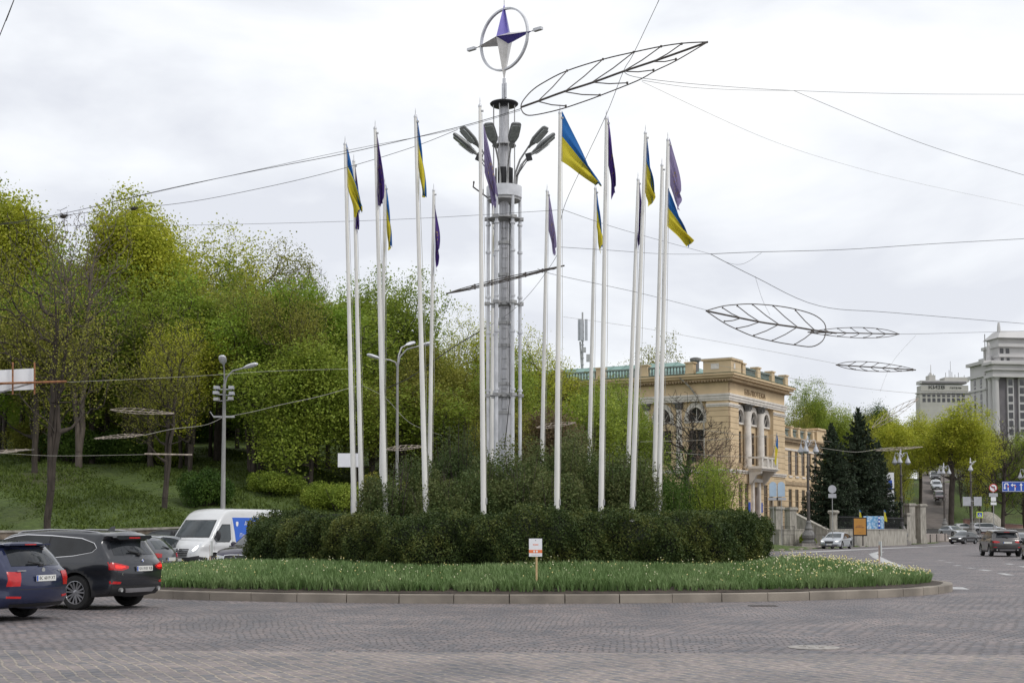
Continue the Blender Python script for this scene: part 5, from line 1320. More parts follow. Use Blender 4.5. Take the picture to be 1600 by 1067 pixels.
        end('windscreen', [(-.84,1.40),(.84,1.40),(.76,2.03),(-.76,2.03)], 1, M['glass_car'], .008); end('windscreen_seal', [(-.87,1.36),(.87,1.36),(.79,2.06),(-.79,2.06)], 1, M['plastic'], .004)
        tl = [(-.86,1.3),(-.96,1.3),(-.96,.8),(-.86,.8)]; hl = [(-.52,.78),(-.70,1.06),(-.90,1.18),(-.93,1.04),(-.84,.84),(-.66,.72)]; gr = [(-.50,.92),(.50,.92),(.44,.62),(-.44,.62)]; pz = .9; fp = .50
        both('door_seam', [(.88,2.0),(.865,2.0),(.865,.45),(.88,.45)], M['galv'], .003); both('door_seam', [(2.08,1.2),(2.068,1.2),(2.0,.85),(2.012,.85)], M['galv'], .003)
        for s_ in (1,-1): b_ = MB(); b_.box((1.02, s_*1.045, 1.02), (.18,.03,.035)); b_.build('door_handle', M['plastic'], t)
        for z_ in (.86,.79,.72,.66): b_ = end('grille_bar', [(-.49,z_),(.49,z_),(.49,z_-.012),(-.49,z_-.012)], 1, M['chrome'] if z_ == .86 else M['galv'], .014)
        both('bumper_side', [(2.86,.62),(2.46,.58),(2.46,.34),(2.86,.34)], M['plastic'], .006); end('front_bumper', [(-.93,.66),(-.55,.60),(.55,.60),(.93,.66),(.92,.36),(-.92,.36)], 1, M['plastic'], .010)
    for s_ in (1, -1):
        q = tl if s_ < 0 else mir(tl); w_ = end('tail_light', q, -1, M['redlamp'], .010)
        if o.get('brake'):
            cyz = np.mean(np.array(q), 0); end('lit_element', [(cyz[0]+(y-cyz[0])*.55, cyz[1]+(z-cyz[1])*.35) for y, z in q], -1, M['redlit'], .016, w_)
        w_ = end('headlight', hl if s_ < 0 else mir(hl), 1, M['headlamp'], .008)
        if o.get('lights'):
            q = hl if s_ < 0 else mir(hl); cyz = np.mean(np.array(q), 0); end('lit_element', [(cyz[0]+(y-cyz[0])*.5, cyz[1]+(z-cyz[1])*.5) for y, z in q], 1, M['headlit'], .014, w_)
    end('grille', gr, 1, M['plastic'], .010)
    if o.get('chrome_grille'):
        gw = [(-.44,.80),(-.46,.70),(-.40,.54),(-.30,.50),(.30,.50),(.40,.54),(.46,.70),(.44,.80),(.2,.82),(-.2,.82)]
        end('grille_frame', gw, 1, M['chrome'], .012); end('grille_mesh', [(y*.92, .66+(z-.66)*.86) for y, z in gw], 1, M['plastic'], .018)
    # number plates
    def plate(sgn, z, txt):
        h = bvh.ray_cast(Vector((4*sgn, 0, z)), Vector((-sgn, 0, 0)))
        if h[0] is None: return
        x = h[0].x+sgn*.022; mb = MB(); mb.box((x,0,z),(.012,.52,.112)); pl = mb.build('number_plate', M['plate'], t)
        mb = MB(); mb.box((x+sgn*.007,-sgn*.24,z),(.003,.04,.10)); 
        mb.v = [(a_, b_ if True else 0, c_) for a_, b_, c_ in mb.v]; mb.build('blue_strip', M['plate_blue'], pl)
        if txt: text('plate_number', txt, .092, M['ink'], pl, (x+sgn*.0075, sgn*.025, z), (pi/2, 0, pi/2 if sgn > 0 else -pi/2), .0015, .92)
    if o.get('plates', True): plate(-1, pz, o.get('num', '')); plate(1, fp, o.get('num', ''))
    # mirrors
    mxp = {'suv': (.92,1.14), 'wagon': (.78,1.0), 'saloon': (.78,.99), 'hatch': (.70,.99), 'van': (1.95,1.42)}[kind]; vw = kind == 'van'
    for s_ in (1, -1):
        mb = MB(); wy = c['W']+(.0 if not vw else .02); hz_ = .09 if not vw else .20
        mb.tube([(mxp[0]+.02,s_*(wy-.12),mxp[1]-.06),(mxp[0],s_*(wy+.04),mxp[1]-.01)], .022, 6)
        mb.lathe([(.02,-.055),(.09,-.045),(.11,0),(.09,.045),(.02,.05)], 12, (0,0,0), 'x'); n0 = len(mb.v)-60
        for q in range(n0, len(mb.v)): v_ = mb.v[q]; mb.v[q] = (v_[0]*1.2+mxp[0], v_[1]*.95+s_*(wy+.10), v_[2]*hz_*10+mxp[1]+.02)
        mb.build('mirror', M['plastic'] if vw else PT[col], t, smooth=50)
    if kind == 'wagon' or kind == 'suv' or kind == 'hatch':
        zz = {'suv': 1.20, 'wagon': 1.06, 'hatch': 1.08}[kind]; h = bvh.ray_cast(Vector((-4,0,zz)), Vector((1,0,0)))[0]
        mb = MB(); mb.tube([(h.x-.03,0,zz),(h.x+.00,.30,zz+.05)], .016, 5); mb.box((h.x-.03,0,zz-.02),(.06,.12,.04)); mb.build('wiper', M['plastic'], t)
    if kind != 'van': both('door_handle', [(-.78,c['belt']-.06),(-.58,c['belt']-.06),(-.58,c['belt']-.09),(-.78,c['belt']-.09)], M['chrome'] if o.get('chrome') else PT[col], .016)
    # wheels
    tb_, rb_ = wheel_meshes(c['r'], o.get('spokes', 5), .115, o.get('rimkind', 'spoke'))
    first = None
    for ax in (c['axf'], c['axr']):
        for s_ in (1, -1):
            loc_ = (ax, s_*(c['W']-.125), c['r'])
            if first is None:
                wo = tb_.build('wheel', M['tyre'], t, smooth=35); ri = rb_.build('rim', [M['alloy'] if not vw else M['galv'], M['plastic']], wo, smooth=35); first = wo
                wo.location = loc_; wo.rotation_euler = (0, .3, 0 if s_ > 0 else pi)
            else:
                wo = first.copy(); C.objects.link(wo); wo.parent = t; wo.location = loc_; wo.rotation_euler = (0, .3+ax, 0 if s_ > 0 else pi); ri2 = ri.copy(); C.objects.link(ri2); ri2.parent = wo
    return t, bvh

def disc(parent, x, y, z, r, m, nm, sgn=-1, m2=None):
    mb = MB(); mb.lathe([(r,-.008),(r,.008),(r*.85,.012)], 20, (x, y, z), 'x'); o = mb.build(nm, m, parent, smooth=30)
    return o
HB = radians(157)
t, bv = car('suv', 'dark_grey', (-10.05, 31.1, 0), HB, 'dark grey SUV with chrome window line and glowing tail lights beside the island', dict(chrome=True, roofrail=True, brake=True, num='KA 0101 KB', rimkind='twin', spokes=7, tint=True, fine=.05))
t.scale = (1,1,.97)
h = bv.ray_cast(Vector((-4,0,1.045)), Vector((1,0,0)))[0]; e_ = disc(t, h.x-.008, 0, 1.045, .042, M['chrome'], 'emblem')
for i in range(4):
    a = i*pi/2; mb = MB(); mb.prism([(0,0)]+[(.03*cos(a+q*pi/12), .03*sin(a+q*pi/12)) for q in range(7)], h.x-.024, h.x-.021, 'x'); mb.v = [(x, y, z+1.045) for x, y, z in mb.v]; mb.build('emblem_quarter', M['sign_blue'] if i % 2 else M['ink_white'], e_)
h = bv.ray_cast(Vector((-4,.62,.74)), Vector((1,0,0)))[0]; text('badge', 'X3', .07, M['chrome'], t, (h.x-.012, .60, .76), (pi/2,0,-pi/2), .003)
t, bv = car('wagon', 'navy', (-10.87, 27.2, 0), HB+.02, 'navy blue estate car cut off by the left edge', dict(num='BC 6019 XT', spokes=5, fine=.05, tint=True, brake=False))
t.scale = (1,1,.97)
h = bv.ray_cast(Vector((-4,0,.955)), Vector((1,0,0)))[0]; disc(t, h.x-.008, 0, .955, .042, M['chrome'], 'emblem'); 
for y_, s_ in ((.52, .11), (-.50, .06)):
    h = bv.ray_cast(Vector((-4,y_,.93)), Vector((1,0,0)))[0]; mb = MB(); mb.box((h.x-.02, y_, .945), (.008, s_*2, .022)); mb.build('badge', M['alloy'], t)
car('hatch', 'grey', (-13.15, 46.6, 0), radians(166), 'grey hatchback between the dark SUV and the white van', dict(num='', brake=False))
car('hatch', 'silver', (-14.25, 55.5, 0), radians(-106), 'silvery car showing its windscreen in front of the stone wall, left of the van nose', dict(num=''))
car('suv', 'black', (-14.6, 61.0, 0), radians(160), 'black SUV against the stone wall behind the white van', dict(num=''))
t, bv = car('suv', 'violet_black', (-8.55, 51.0, 0), radians(-113), 'dark car with oval chrome grille before the white van, half behind the hedge', dict(num='', chrome_grille=True, lights=False))
h = bv.ray_cast(Vector((4,0,.68)), Vector((-1,0,0)))[0]; mb = MB(); mb.tube([(h.x+.03,.13*cos(a_),.68+.045*sin(a_)) for a_ in np.linspace(.35*pi, -1.35*pi, 18)], .009, 5); mb.tube([(h.x+.03,-.035,.64),(h.x+.03,0,.70),(h.x+.03,.035,.64)], .008, 5); mb.build('emblem', M['chrome'], t)
t, bv = car('van', 'white', (-11.75, 58.6, 0), radians(-117), 'white high roof delivery van with a blue advert on its side', dict(num='', lights=True), name='delivery_van', cat='van')
h = bv.ray_cast(Vector((4,0,.86)), Vector((-1,0,0)))[0]; mb = MB(); mb.tube([(h.x+.03,.07*cos(a_),.86+.07*sin(a_)) for a_ in np.linspace(0, 2*pi, 20)], .010, 5); mb.tube([(h.x+.035,-.10,.875),(h.x+.035,.01,.872),(h.x+.035,-.01,.85),(h.x+.035,.10,.848)], .009, 5); mb.build('emblem', M['chrome'], t)
for s_ in (1, -1):
    pn = patch('side_advert', [(.80,2.16),(-2.7,2.16),(-2.7,.62),(.66,.62),(.62,.95),(.70,1.6)], 'side', s_, M['blue_print'], t, bv, .006, step=.2)
    if s_ < 0: pass
    for tx_, z_, x_, sz_ in (('АГРОМАТ', 1.90, -.62, .28), ('Плитка,', 1.42, -.05, .25), ('сантехніка', 1.08, -.34, .25)):
        yy = s_*(bv.ray_cast(Vector((x_, 3*s_, z_)), Vector((0,-s_,0)))[0].y*s_+.012); z2 = z_
        text('lettering', tx_, sz_, M['ink_white'], pn, (x_, yy, z2), (pi/2+(.085 if s_ > 0 else .085), 0, pi if s_ > 0 else 0), .002)
    mb = MB(); yy = s_*(bv.ray_cast(Vector((.55, 3*s_, 1.90)), Vector((0,-s_,0)))[0].y*s_+.012)
    mb.prism([(.44,1.98),(.52,2.0),(.60,1.98),(.59,1.86),(.52,1.79),(.45,1.86)], yy-.003, yy+.003, 'y'); mb.build('shield_mark', M['ink_white'], pn)
    mb = MB(); mb.box((-.4, yy+s_*.005, .80), (1.8,.004,.012)); mb.build('lettering_rule', M['ink_white'], pn)
# right-hand side traffic
car('saloon', 'silver', (29.0, 127.3, 0), radians(-119), 'silver saloon driving out of the street, passing the library steps', dict(lights=True, num=''))
car('saloon', 'black', (54.2, 171, 0), radians(-134), 'black saloon with lit headlights farther up the street', dict(lights=True, num=''))
car('suv', 'brownish', (31.3, 91.5, 0), radians(82), 'dark grey SUV seen from behind, nearest of the cars at the right', dict(num='', tint=True))
car('saloon', 'black', (37.2, 104.5, 0), radians(80), 'black car just beyond the SUV seen from behind at the right', dict(num=''))
car('hatch', 'black', (29.6, 79.8, 0), radians(78), 'dark car cut off by the right edge', dict(num=''))
car('suv', 'pearl', (71.6, 214, rz_(214)), radians(-22), 'white SUV crossing in the distance below the monument', dict(num=''))
car('saloon', 'violet_black', (55.6, 199, .95), radians(-60), 'dark blue car at the foot of the steep street by the gate pillars', dict(num=''))
car('saloon', 'silver', (60.6, 196, .8), radians(-75), 'silver grey car parked beside the ornate lamp at the steep street', dict(num=''))
car('hatch', 'pearl', (74.2, 234, 1.3), radians(20), 'small pale car parked behind the granite kerb of the monument', dict(num=''))
for px, py, Y, col, kd, lab in ((1468, 781, 262, 'maroon', 'suv', 'dark red car lowest of the three parked up the steep street'), (1463, 764, 272, 'silver', 'suv', 'silvery car in the middle of the three parked up the steep street'), (1461, 749, 283, 'black', 'suv', 'black car topmost of the three parked up the steep street')):
    p = P(px, py, Y); t, _ = car(kd, col, (p.x, Y, p.z), radians(-102), lab, dict(num=''), 'cars parked up the steep street')
    t.rotation_euler = (0, radians(9), radians(-102))
# ------------------------------------------------------------------ library
LB = thing('library_building', 'ochre neoclassical library with white columns, balcony and green copper roof', 'building', (22.9, 150, 0), radians(60))
GZ = 1.2           # terrace level
def arch_pts(cx, z0, w_, zs, n=12):
    """window outline with a round head springing at zs"""
    r = w_/2; return [(cx-r, z0), (cx+r, z0)]+[(cx+r*cos(pi*i/n), zs+r*sin(pi*i/n)) for i in range(n+1)]
def wall_rects(mb, plane, x0, x1, z0, z1, holes, d0, d1, mi=0):
    """wall slab with rectangular openings; plane 'y': spans x, thickness y d0..d1; plane 'x': spans y"""
    xs = sorted({x0, x1}|{h[0] for h in holes}|{h[1] for h in holes}); zs = sorted({z0, z1}|{h[2] for h in holes}|{h[3] for h in holes})
    for i in range(len(xs)-1):
        k = 0
        while k < len(zs)-1:
            cx = (xs[i]+xs[i+1])/2
            def hole(q): cz_ = (zs[q]+zs[q+1])/2; return any(h[0] < cx < h[1] and h[2] < cz_ < h[3] for h in holes)
            if hole(k): k += 1; continue
            e_ = k
            while e_+1 < len(zs)-1 and not hole(e_+1): e_ += 1
            a, b, c, d = xs[i], xs[i+1], zs[k], zs[e_+1]
            if plane == 'y': mb.b2((a, d0, c), (b, d1, d), mi)
            else: mb.b2((d0, a, c), (d1, b, d), mi)
            k = e_+1
WIN = []
# right-hand front (local y = 0 plane, outward -y)
wn = [(4.6, 1.5), (8.7, 1.5), (12.75, 1.5)]
mb = MB(); wall_rects(mb, 'y', 0, 17.8, 0, 8.0, [(x-.6, x+.6, 3.0, 6.7) for x in (3.4, 5.2, 11.2, 12.9, 15.6)]+[(7.0, 8.5, 1.4, 6.4)], 0, .6)
wall_rects(mb, 'y', 0, 3.0, 8.0, 15.4, [], 0, .6); wall_rects(mb, 'y', 13.9, 17.8, 8.0, 15.4, [], 0, .6)
hs = [(x-.75, x+.75, 8.9, 12.4) for x, _ in wn]+[(x-1.05, x+1.05, 13.3, 14.9) for x, _ in wn]
wall_rects(mb, 'y', 3.0, 13.9, 8.0, 15.4, hs, .60, 1.0)
mb.b2((0, 0, 15.4), (17.8, .6, 18.0))
# left front (local x = 0 plane)
LY = [3.85+3.85*i for i in range(7)]
hs = [(y-.95, y+.95, 8.9, 12.4) for y in LY]+[(y-.95, y+.95, 13.3, 14.9) for y in LY]+[(y-.55, y+.55, 3.0, 6.6) for y in LY]
wall_rects(mb, 'x', 2.5, 32, 0, 15.4, hs, .35, .9); wall_rects(mb, 'x', .0, 2.5, 0, 15.4, [], -.003, .6); wall_rects(mb, 'x', 0, 32, 15.4, 18.0, [], -.003, .6)
mb.b2((.9, 31.4, 0), (17.8, 32, 18)); mb.b2((17.2, .6, 0), (17.8, 31.4, 18))
mb.build('wall', M['ochre'], LB)
mb = MB(); mb.b2((1.2, 2.2, 0), (17.1, 31.3, 17.9)); mb.build('inner_core', M['window_dark'], LB)
# rustication grooves
mb = MB()
for z in np.arange(1.9, 15.2, .62):
    if 7.5 < z < 8.6: continue
    for a, b in ((.0, 3.0), (13.9, 17.8)): mb.b2((a, -.006, z), (b, .0-.001, z+.05))
    if z < 7.4: 
        for a, b in ((3.0, 6.3), (9.2, 13.9)): mb.b2((a, -.006, z), (b, -.001, z+.05))
    mb.b2((-.010, .0, z), (-.004, 2.5, z+.05))
mb.build('grooves', M['ochre_dark'], LB)
# mouldings
mb = MB()
for z0, z1, o_ in ((15.4,15.62,.12), (15.62,15.9,.20), (15.9,16.12,.28)):
    mb.b2((-o_, -o_, z0), (17.8+o_, -.002, z1)); mb.b2((-o_, -.002, z0), (-.006, 32, z1))
for z0, z1, o_ in ((14.75,14.92,.08),(14.92,15.1,.16)):
    for a, b in ((-.0, 3.0), (13.9, 17.8)): mb.b2((a-o_ if a <= 0 else a-.05, -o_, z0), (b+.05, -.003, z1))
    mb.b2((-o_, -.003, z0), (-.006, 2.5, z1))
for z0, z1, o_ in ((7.75,7.95,.10),(7.95,8.12,.18)): mb.b2((-o_, -o_, z0), (17.8+o_, -.003, z1)); mb.b2((-o_, -.003, z0), (-.006, 2.5, z1)); mb.b2((.2, 2.5, z0), (.345, 32, z1))
mb.build('white_moulding', M['stucco_white'], LB)
mb = MB()
for z0, z1, o_, in ((17.55,17.75,.45),(17.75,18.0,.85),(18.0,18.22,1.05)): mb.b2((-o_, -o_, z0), (17.8+o_, .6, z1)); mb.b2((-o_, .6, z0), (.6, 32, z1)); mb.b2((17.2, .6, z0), (17.8+o_, 10, z1))
mb.build('cornice', M['ochre'], LB)
mb = MB()
for i in range(58): x = -.6+i*.33; mb.b2((x, -.72, 17.38), (x+.16, -.10, 17.55))
for i in range(96): y = -.4+i*.335; mb.b2((-.72, y, 17.38), (-.10, y+.16, 17.55))
mb.b2((-.1,-.1,17.3),(17.9,-.004,17.55)); mb.b2((-.1,-.004,17.3),(-.008,32,17.55)); mb.build('dentils', M['frieze_brown'], LB)
mb = MB(); mb.b2((-1.08,-1.08,18.22),(18.9,.6,18.28)); mb.b2((-1.08,.6,18.22),(.6,32,18.28)); mb.build('cornice_flashing', mat('green_flashing', (.07,.11,.07), .8, var=.3), LB)
def window(x, z0, z1, w_, plane='y', dpt=1.5, arch=False, parent=LB):
    """glazed opening with its white frame and bars"""
    hw = w_/2; g_ = MB(); f_ = MB()
    def bx(m, a0, a1, b0, b1, d0, d1): (m.b2((a0, d0, b0), (a1, d1, b1)) if plane == 'y' else m.b2((d0, a0, b0), (d1, a1, b1)))
    if arch:
        n = 14; pts = [(x-hw, z0), (x+hw, z0)]+[(x+hw*cos(pi*i/n), z0+(z1-z0)*sin(pi*i/n)) for i in range(1, n)]
        g_.prism(pts, dpt, dpt+.03, 'y' if plane == 'y' else 'x'); 
        # arched surround
        ro, ri = 1.38, 1.0; o1 = [(x+hw*ro*cos(pi*i/n), z0+(z1-z0)*ro*sin(pi*i/n)) for i in range(n+1)]; o2 = [(x+hw*ri*cos(pi*i/n), z0+(z1-z0)*ri*sin(pi*i/n)) for i in range(n+1)]
        for i in range(n): f_.prism([o1[i], o1[i+1], o2[i+1], o2[i]], dpt-.32 if plane == 'y' else .22, dpt+.02, 'y' if plane == 'y' else 'x')
        for i in range(n):   # spandrel filling around the round head
            pass
        bx(f_, x-hw*1.38, x+hw*1.38, z0-.22, z0-.02, dpt-.30, dpt)
        # bars
        for a in (45, 90, 135): p = [(x+.03, z0), (x-.03, z0), (x-.03+hw*cos(radians(a)), z0+(z1-z0)*sin(radians(a))), (x+.03+hw*cos(radians(a)), z0+(z1-z0)*sin(radians(a)))]; f_.prism(p, dpt-.04, dpt-.01, 'y' if plane == 'y' else 'x')
    else:
        bx(g_, x-hw, x+hw, z0, z1, dpt, dpt+.03)
        for a, b in ((x-hw, x-hw+.07), (x+hw-.07, x+hw), (x-.03, x+.03)): bx(f_, a, b, z0, z1, dpt-.05, dpt-.004)
        k = 3 if z1-z0 > 3 else 2
        for i in range(k+1): zz = lerp(z0, z1, i/k); bx(f_, x-hw+.07, x+hw-.07, zz-.03, zz+.03, dpt-.045, dpt-.006)
    fr = f_.build('window', M['stucco_white'] if arch else M['frieze_brown'], parent); g_.build('pane', M['window_dark'], fr)
for x, _ in wn: window(x, 8.9, 12.4, 1.5, dpt=.72); window(x, 13.35, 14.75, 2.1, dpt=.70, arch=True)
for x in (3.4, 5.2, 11.2, 12.9, 15.6): window(x, 3.0, 6.7, 1.2, dpt=.12)
for y in LY: window(y, 8.9, 12.4, 1.9, 'x', .62); window(y, 13.35, 14.8, 1.9, 'x', .60, True); window(y, 3.0, 6.6, 1.1, 'x', .62)
def column(x, y, z0, z1, r, nm='column', m='stucco_white'):
    mb = MB(); H = z1-z0
    mb.lathe([(r*1.35, z0), (r*1.35, z0+.18), (r*1.15, z0+.28), (r*1.05, z0+.36), (r, z0+.42), (r*.98, z0+H*.4), (r*.84, z1-.75)], 22, (x, y, 0)); ob = mb.build(nm, M[m], LB, smooth=30)
    cp = MB(); cp.lathe([(r*.84, z1-.75), (r*.98, z1-.6), (r*.9, z1-.45), (r*1.3, z1-.14), (r*1.4, z1-.12)], 18, (x, y, 0)); cp.box((x, y, z1-.06), (r*3, r*3, .12))
    for i in range(8): a = i*pi/4; cp.box((x+r*1.15*cos(a), y+r*1.15*sin(a), z1-.38), (.12,.12,.34))
    cp.build('capital', M['granite_dark'], ob)
for x in (5.95, 10.0): column(x, .12, 8.35, 15.35, .43)
for i in range(7): column(.30, 5.78+3.85*i, 8.15, 15.35, .36, 'engaged_column')
# parapet with urn-shaped balusters and pedestals
def balustrade(parent, p0, p1, z, h=1.0, ped=.9, n_ped=3, endp=True):
    a = Vector(p0); b = Vector(p1); L_ = (b-a).length; d = (b-a).normalized(); rot = Matrix.Rotation(atan2(d.y, d.x), 3, 'Z'); k = n_ped-1
    for i in range(n_ped):
        c = a.lerp(b, i/k); mb = MB(); mb.box((c.x, c.y, z+(h+.2)/2), (ped, .75, h+.2), rot); mb.box((c.x, c.y, z+h+.26), (ped+.22, .95, .14), rot); mb.box((c.x,c.y,z+.09), (ped+.1,.85,.18), rot); mb.build('pedestal', M['ochre'], parent)
    mb = MB(); mb.box(((a.x+b.x)/2, (a.y+b.y)/2, z+h-.07), (L_, .36, .16), rot); mb.box(((a.x+b.x)/2, (a.y+b.y)/2, z+.08), (L_-.1, .38, .14), rot)
    nb = int(L_/.36)
    for i in range(nb):
        c = a.lerp(b, (i+.5)/nb); mb.lathe([(.07, z+.14), (.12, z+.32), (.06, z+.62), (.09, z+h-.14)], 6, (c.x, c.y, 0))
    mb.build('balustrade', M['baluster'], parent, smooth=40)
balustrade(LB, (3.4, -.15), (17.2, -.15), 18.3, n_ped=4); balustrade(LB, (-.15, 4.2), (-.15, 31), 18.3, n_ped=6)
mb = MB(); mb.b2((-.55,-.55,18.3),(2.4,2.6,19.6)); mb.b2((-.72,-.72,19.6),(2.58,2.78,19.78)); mb.build('corner_block', M['ochre'], LB)
mb = MB(); mb.b2((-.74,-.74,19.78),(2.6,2.8,19.84)); mb.b2((.2,-.60,18.7),(.6,-.553,19.3)); mb.b2((-.60,.8,18.7),(-.553,1.7,19.3)); mb.build('block_relief', M['stucco_white'], LB)
# copper roof
mb = MB(); mb.add([(2,3,18.4),(16.5,3,18.4),(16.5,31,18.4),(2,31,18.4),(7.5,9,20.7),(11.5,9,20.7),(11.5,31,20.7),(7.5,31,20.7)], [(0,1,5,4),(1,2,6,5),(0,4,7,3),(4,5,6,7),(3,7,6,2)]); rf = mb.build('roof', M['copper'], LB)
mb = MB(); mb.lathe([(.4,18.4),(.4,20.1),(.62,20.2),(.62,20.5),(.3,20.6)], 10, (3.6,5.2,0)); mb.build('roof_vent', M['granite_dark'], rf)
for i in range(14): mb = None
mb = MB()
for i in range(15): y = 9+i*1.6; mb.tube([(2.0, y, 18.45), (7.5, y, 20.75)], .04, 4)
mb.build('roof_seams', M['copper'], rf)
text('lettering', 'БІБЛІОТЕКА', .78, M['ochre_dark'], LB, (8.0, -.03, 16.62), (pi/2, 0, 0), .03, 1.35)
# balcony, brackets, door
bc = MB(); bc.b2((5.2,-1.7,8.12),(10.4,-.19,8.3)); bc.b2((5.0,-1.85,8.3),(10.6,-.19,8.42)); 
for x in (5.5, 7.2, 8.5, 10.1): bc.b2((x-.25,-1.75,8.42),(x+.25,-1.35,9.5))
bc.b2((5.2,-1.75,9.42),(10.4,-1.35,9.62)); bc.b2((5.2,-1.7,8.42),(10.4,-1.4,8.58))
for x in (5.2, 10.1): bc.b2((x,-1.35,9.42),(x+.3,-.19,9.62)); bc.b2((x+.02,-1.35,8.42),(x+.28,-.19,8.58))
nb = MB()
bal = bc.build('balcony', M['stucco_white'], LB)
bb = MB()
for x in (6.1,6.5,6.9,7.6,7.9,8.2,8.9,9.3,9.7): bb.lathe([(.08,8.58),(.13,8.8),(.07,9.15),(.10,9.42)], 8, (x,-1.55,0))
bb.build('balusters', M['stucco_white'], bal, smooth=40)
bb = MB()
for x in (5.7, 9.9):
    bb.prism([(-.19,6.6),(-.19,8.12),(-1.6,8.12),(-1.5,7.8),(-1.0,7.6),(-.7,7.1)], x-.22, x+.22, 'x')
bb.build('bracket', M['stucco_white'], bal)
mb = MB(); mb.b2((7.05,.25,1.4),(8.45,.33,6.3)); dr = mb.build('door', M['door_red'], LB)
mb = MB(); 
for z in (1.7,3.2,4.7): 
    for x in (7.15,7.82): mb.b2((x,.215,z),(x+.5,.247,z+1.3))
mb.build('door_panels', M['door_red'], dr)
mb = MB(); mb.b2((6.5,-.25,1.2),(7.0,.2,6.9)); mb.b2((8.5,-.25,1.2),(9.0,.2,6.9)); mb.b2((6.3,-.4,6.9),(9.2,.2,7.3)); mb.build('door_surround', M['stucco_white'], LB)
for x in (5.9, 9.7): mb = MB(); mb.b2((x-.3,-.05,3.6),(x+.3,-.010,4.7)); mb.build('plaque', M['sign_blue'], LB)
fl_ = MB(); fl_.tube([(8.9,-1.6,9.4),(8.9,-2.2,12.4)], .04, 6); ff = fl_.build('flag_staff', M['galv'], LB)
def S2(u, v): return (8.9+.08*sin(9*u+5*v)+.35*v*(.6+.4*sin(u*3)), -2.15+.3*u-.1*v, 12.2-3.0*u-.5*v)
mb = MB()
for i in range(11):
    for j in range(7): mb.v.append(S2(i/10, j/6))
for i in range(10):
    for j in range(6): mb.f.append((i*7+j, i*7+j+1, i*7+j+8, i*7+j+7)); mb.m.append(0 if i < 4 else 1)
mb.build('small_flag', [M['ua_blue'], M['ua_yellow']], ff, smooth='full', fixn=False)
# drainpipe on the left front
mb = MB(); mb.tube([(-.9,5.2,18.0),(-.3,4.2,16.9),(-.2,3.0,15.2),(-.12,2.75,14.5),(-.12,2.7,.5)], .09, 6); mb.build('drainpipe', M['concrete'], LB)
# lower wing
mb = MB(); WX = [19.3+2.45*i for i in range(7)]
wall_rects(mb, 'y', 17.8, 37, 0, 12.0, [(x-.65, x+.65, 8.3, 11.2) for x in WX]+[(x-.65, x+.65, 3.8, 6.6) for x in WX]+[(x-.4, x+.4, .9, 2.2) for x in WX], 1.6, 2.2)
mb.b2((36.4,2.2,0),(37,16,12)); mb.b2((17.8,15.5,0),(36.4,16,12)); mb.build('wing_wall', M['ochre'], LB)
mb = MB(); mb.b2((17.9,2.7,0),(36.3,15.4,12.2)); mb.build('wing_core', M['window_dark'], LB)
mb = MB()
for z0, z1, o_ in ((12.0,12.25,.15),(12.25,12.6,.5),(12.6,12.8,.75)): mb.b2((17.85,1.6-o_,z0),(37+o_,2.7,z1))
mb.b2((17.85,1.45,7.1),(37.1,1.59,7.5)); mb.build('wing_cornice', M['frieze_brown'], LB)
mb = MB(); mb.b2((17.85,1.50,11.25),(37.05,1.594,11.5)); 
for x in WX: mb.b2((x-.62,1.50,8.0),(x+.62,1.594,8.2)); mb.b2((x-.62,1.50,3.5),(x+.62,1.594,3.7))
mb.build('wing_sills', M['stucco_white'], LB)
mb = MB()
for z in np.arange(2.6, 11.2, .62):
    xs_ = [17.85]+sum([[x-.68, x+.68] for x in WX], [])+[37]
    for a, b in zip(xs_[::2], xs_[1::2]): mb.b2((a,1.590,z),(b,1.597,z+.05))
mb.build('wing_grooves', M['ochre_dark'], LB)
for x in WX: window(x, 8.3, 11.2, 1.3, dpt=1.72); window(x, 3.8, 6.6, 1.3, dpt=1.72)
balustrade(LB, (18.6, 1.7), (32.5, 1.7), 12.85, n_ped=6, ped=.7); mb = MB(); mb.b2((33.2,1.1,12.85),(37.2,4,14.3)); mb.b2((33.0,.9,14.3),(37.4,4.2,14.5)); mb.build('wing_block', M['ochre'], LB)

# ------------------------------------------------------------------ steps, walls, pillars before the library
def Lx(px, py, Y): return P(px, py, Y)
def pillar(px, pyt, Y, w_, label, zb=.14, cap='flat', m='concrete', rz=.5):
    p = Lx(px, pyt, Y); h = p.z-zb; t = thing('stone_pillar', label, 'pillar', (p.x, Y, zb), rz)
    mb = MB(); mb.box((0,0,(h-.35)/2), (w_, w_, h-.35)); mb.box((0,0,.25), (w_+.16, w_+.16, .5)); mb.build('shaft', M[m], t)
    mb = MB(); mb.box((0,0,h-.3), (w_+.10, w_+.10, .1)); mb.box((0,0,h-.17), (w_+.26, w_+.26, .16)); mb.box((0,0,h-.05), (w_+.12, w_+.12, .09)); mb.build('cap', M[m], t)
pillar(1213.5, 791, 134, .82, 'grey stone pillar nearest the hedge at the library steps')
pillar(1235, 792, 137, .80, 'grey stone pillar at the left foot of the stair balustrade')
mb = MB(); p0 = Lx(1302, 797, 139); t = thing('stone_pillar', 'thick round-capped pillar before the spruces at the right end of the steps', 'pillar', (p0.x, 139, 1.0), 0)
mb.box((0,0,(p0.z-1.3)/2), (.62,.62,p0.z-1.3)); mb.lathe([(.36,-.6),(.36,p0.z-1.3)], 20); mb.build('shaft', M['concrete'], t, smooth=30)
mb = MB(); mb.lathe([(.40,p0.z-1.4),(.56,p0.z-1.25),(.58,p0.z-1.1),(.45,p0.z-1.0)], 22); mb.build('cap', M['concrete'], t, smooth=30)
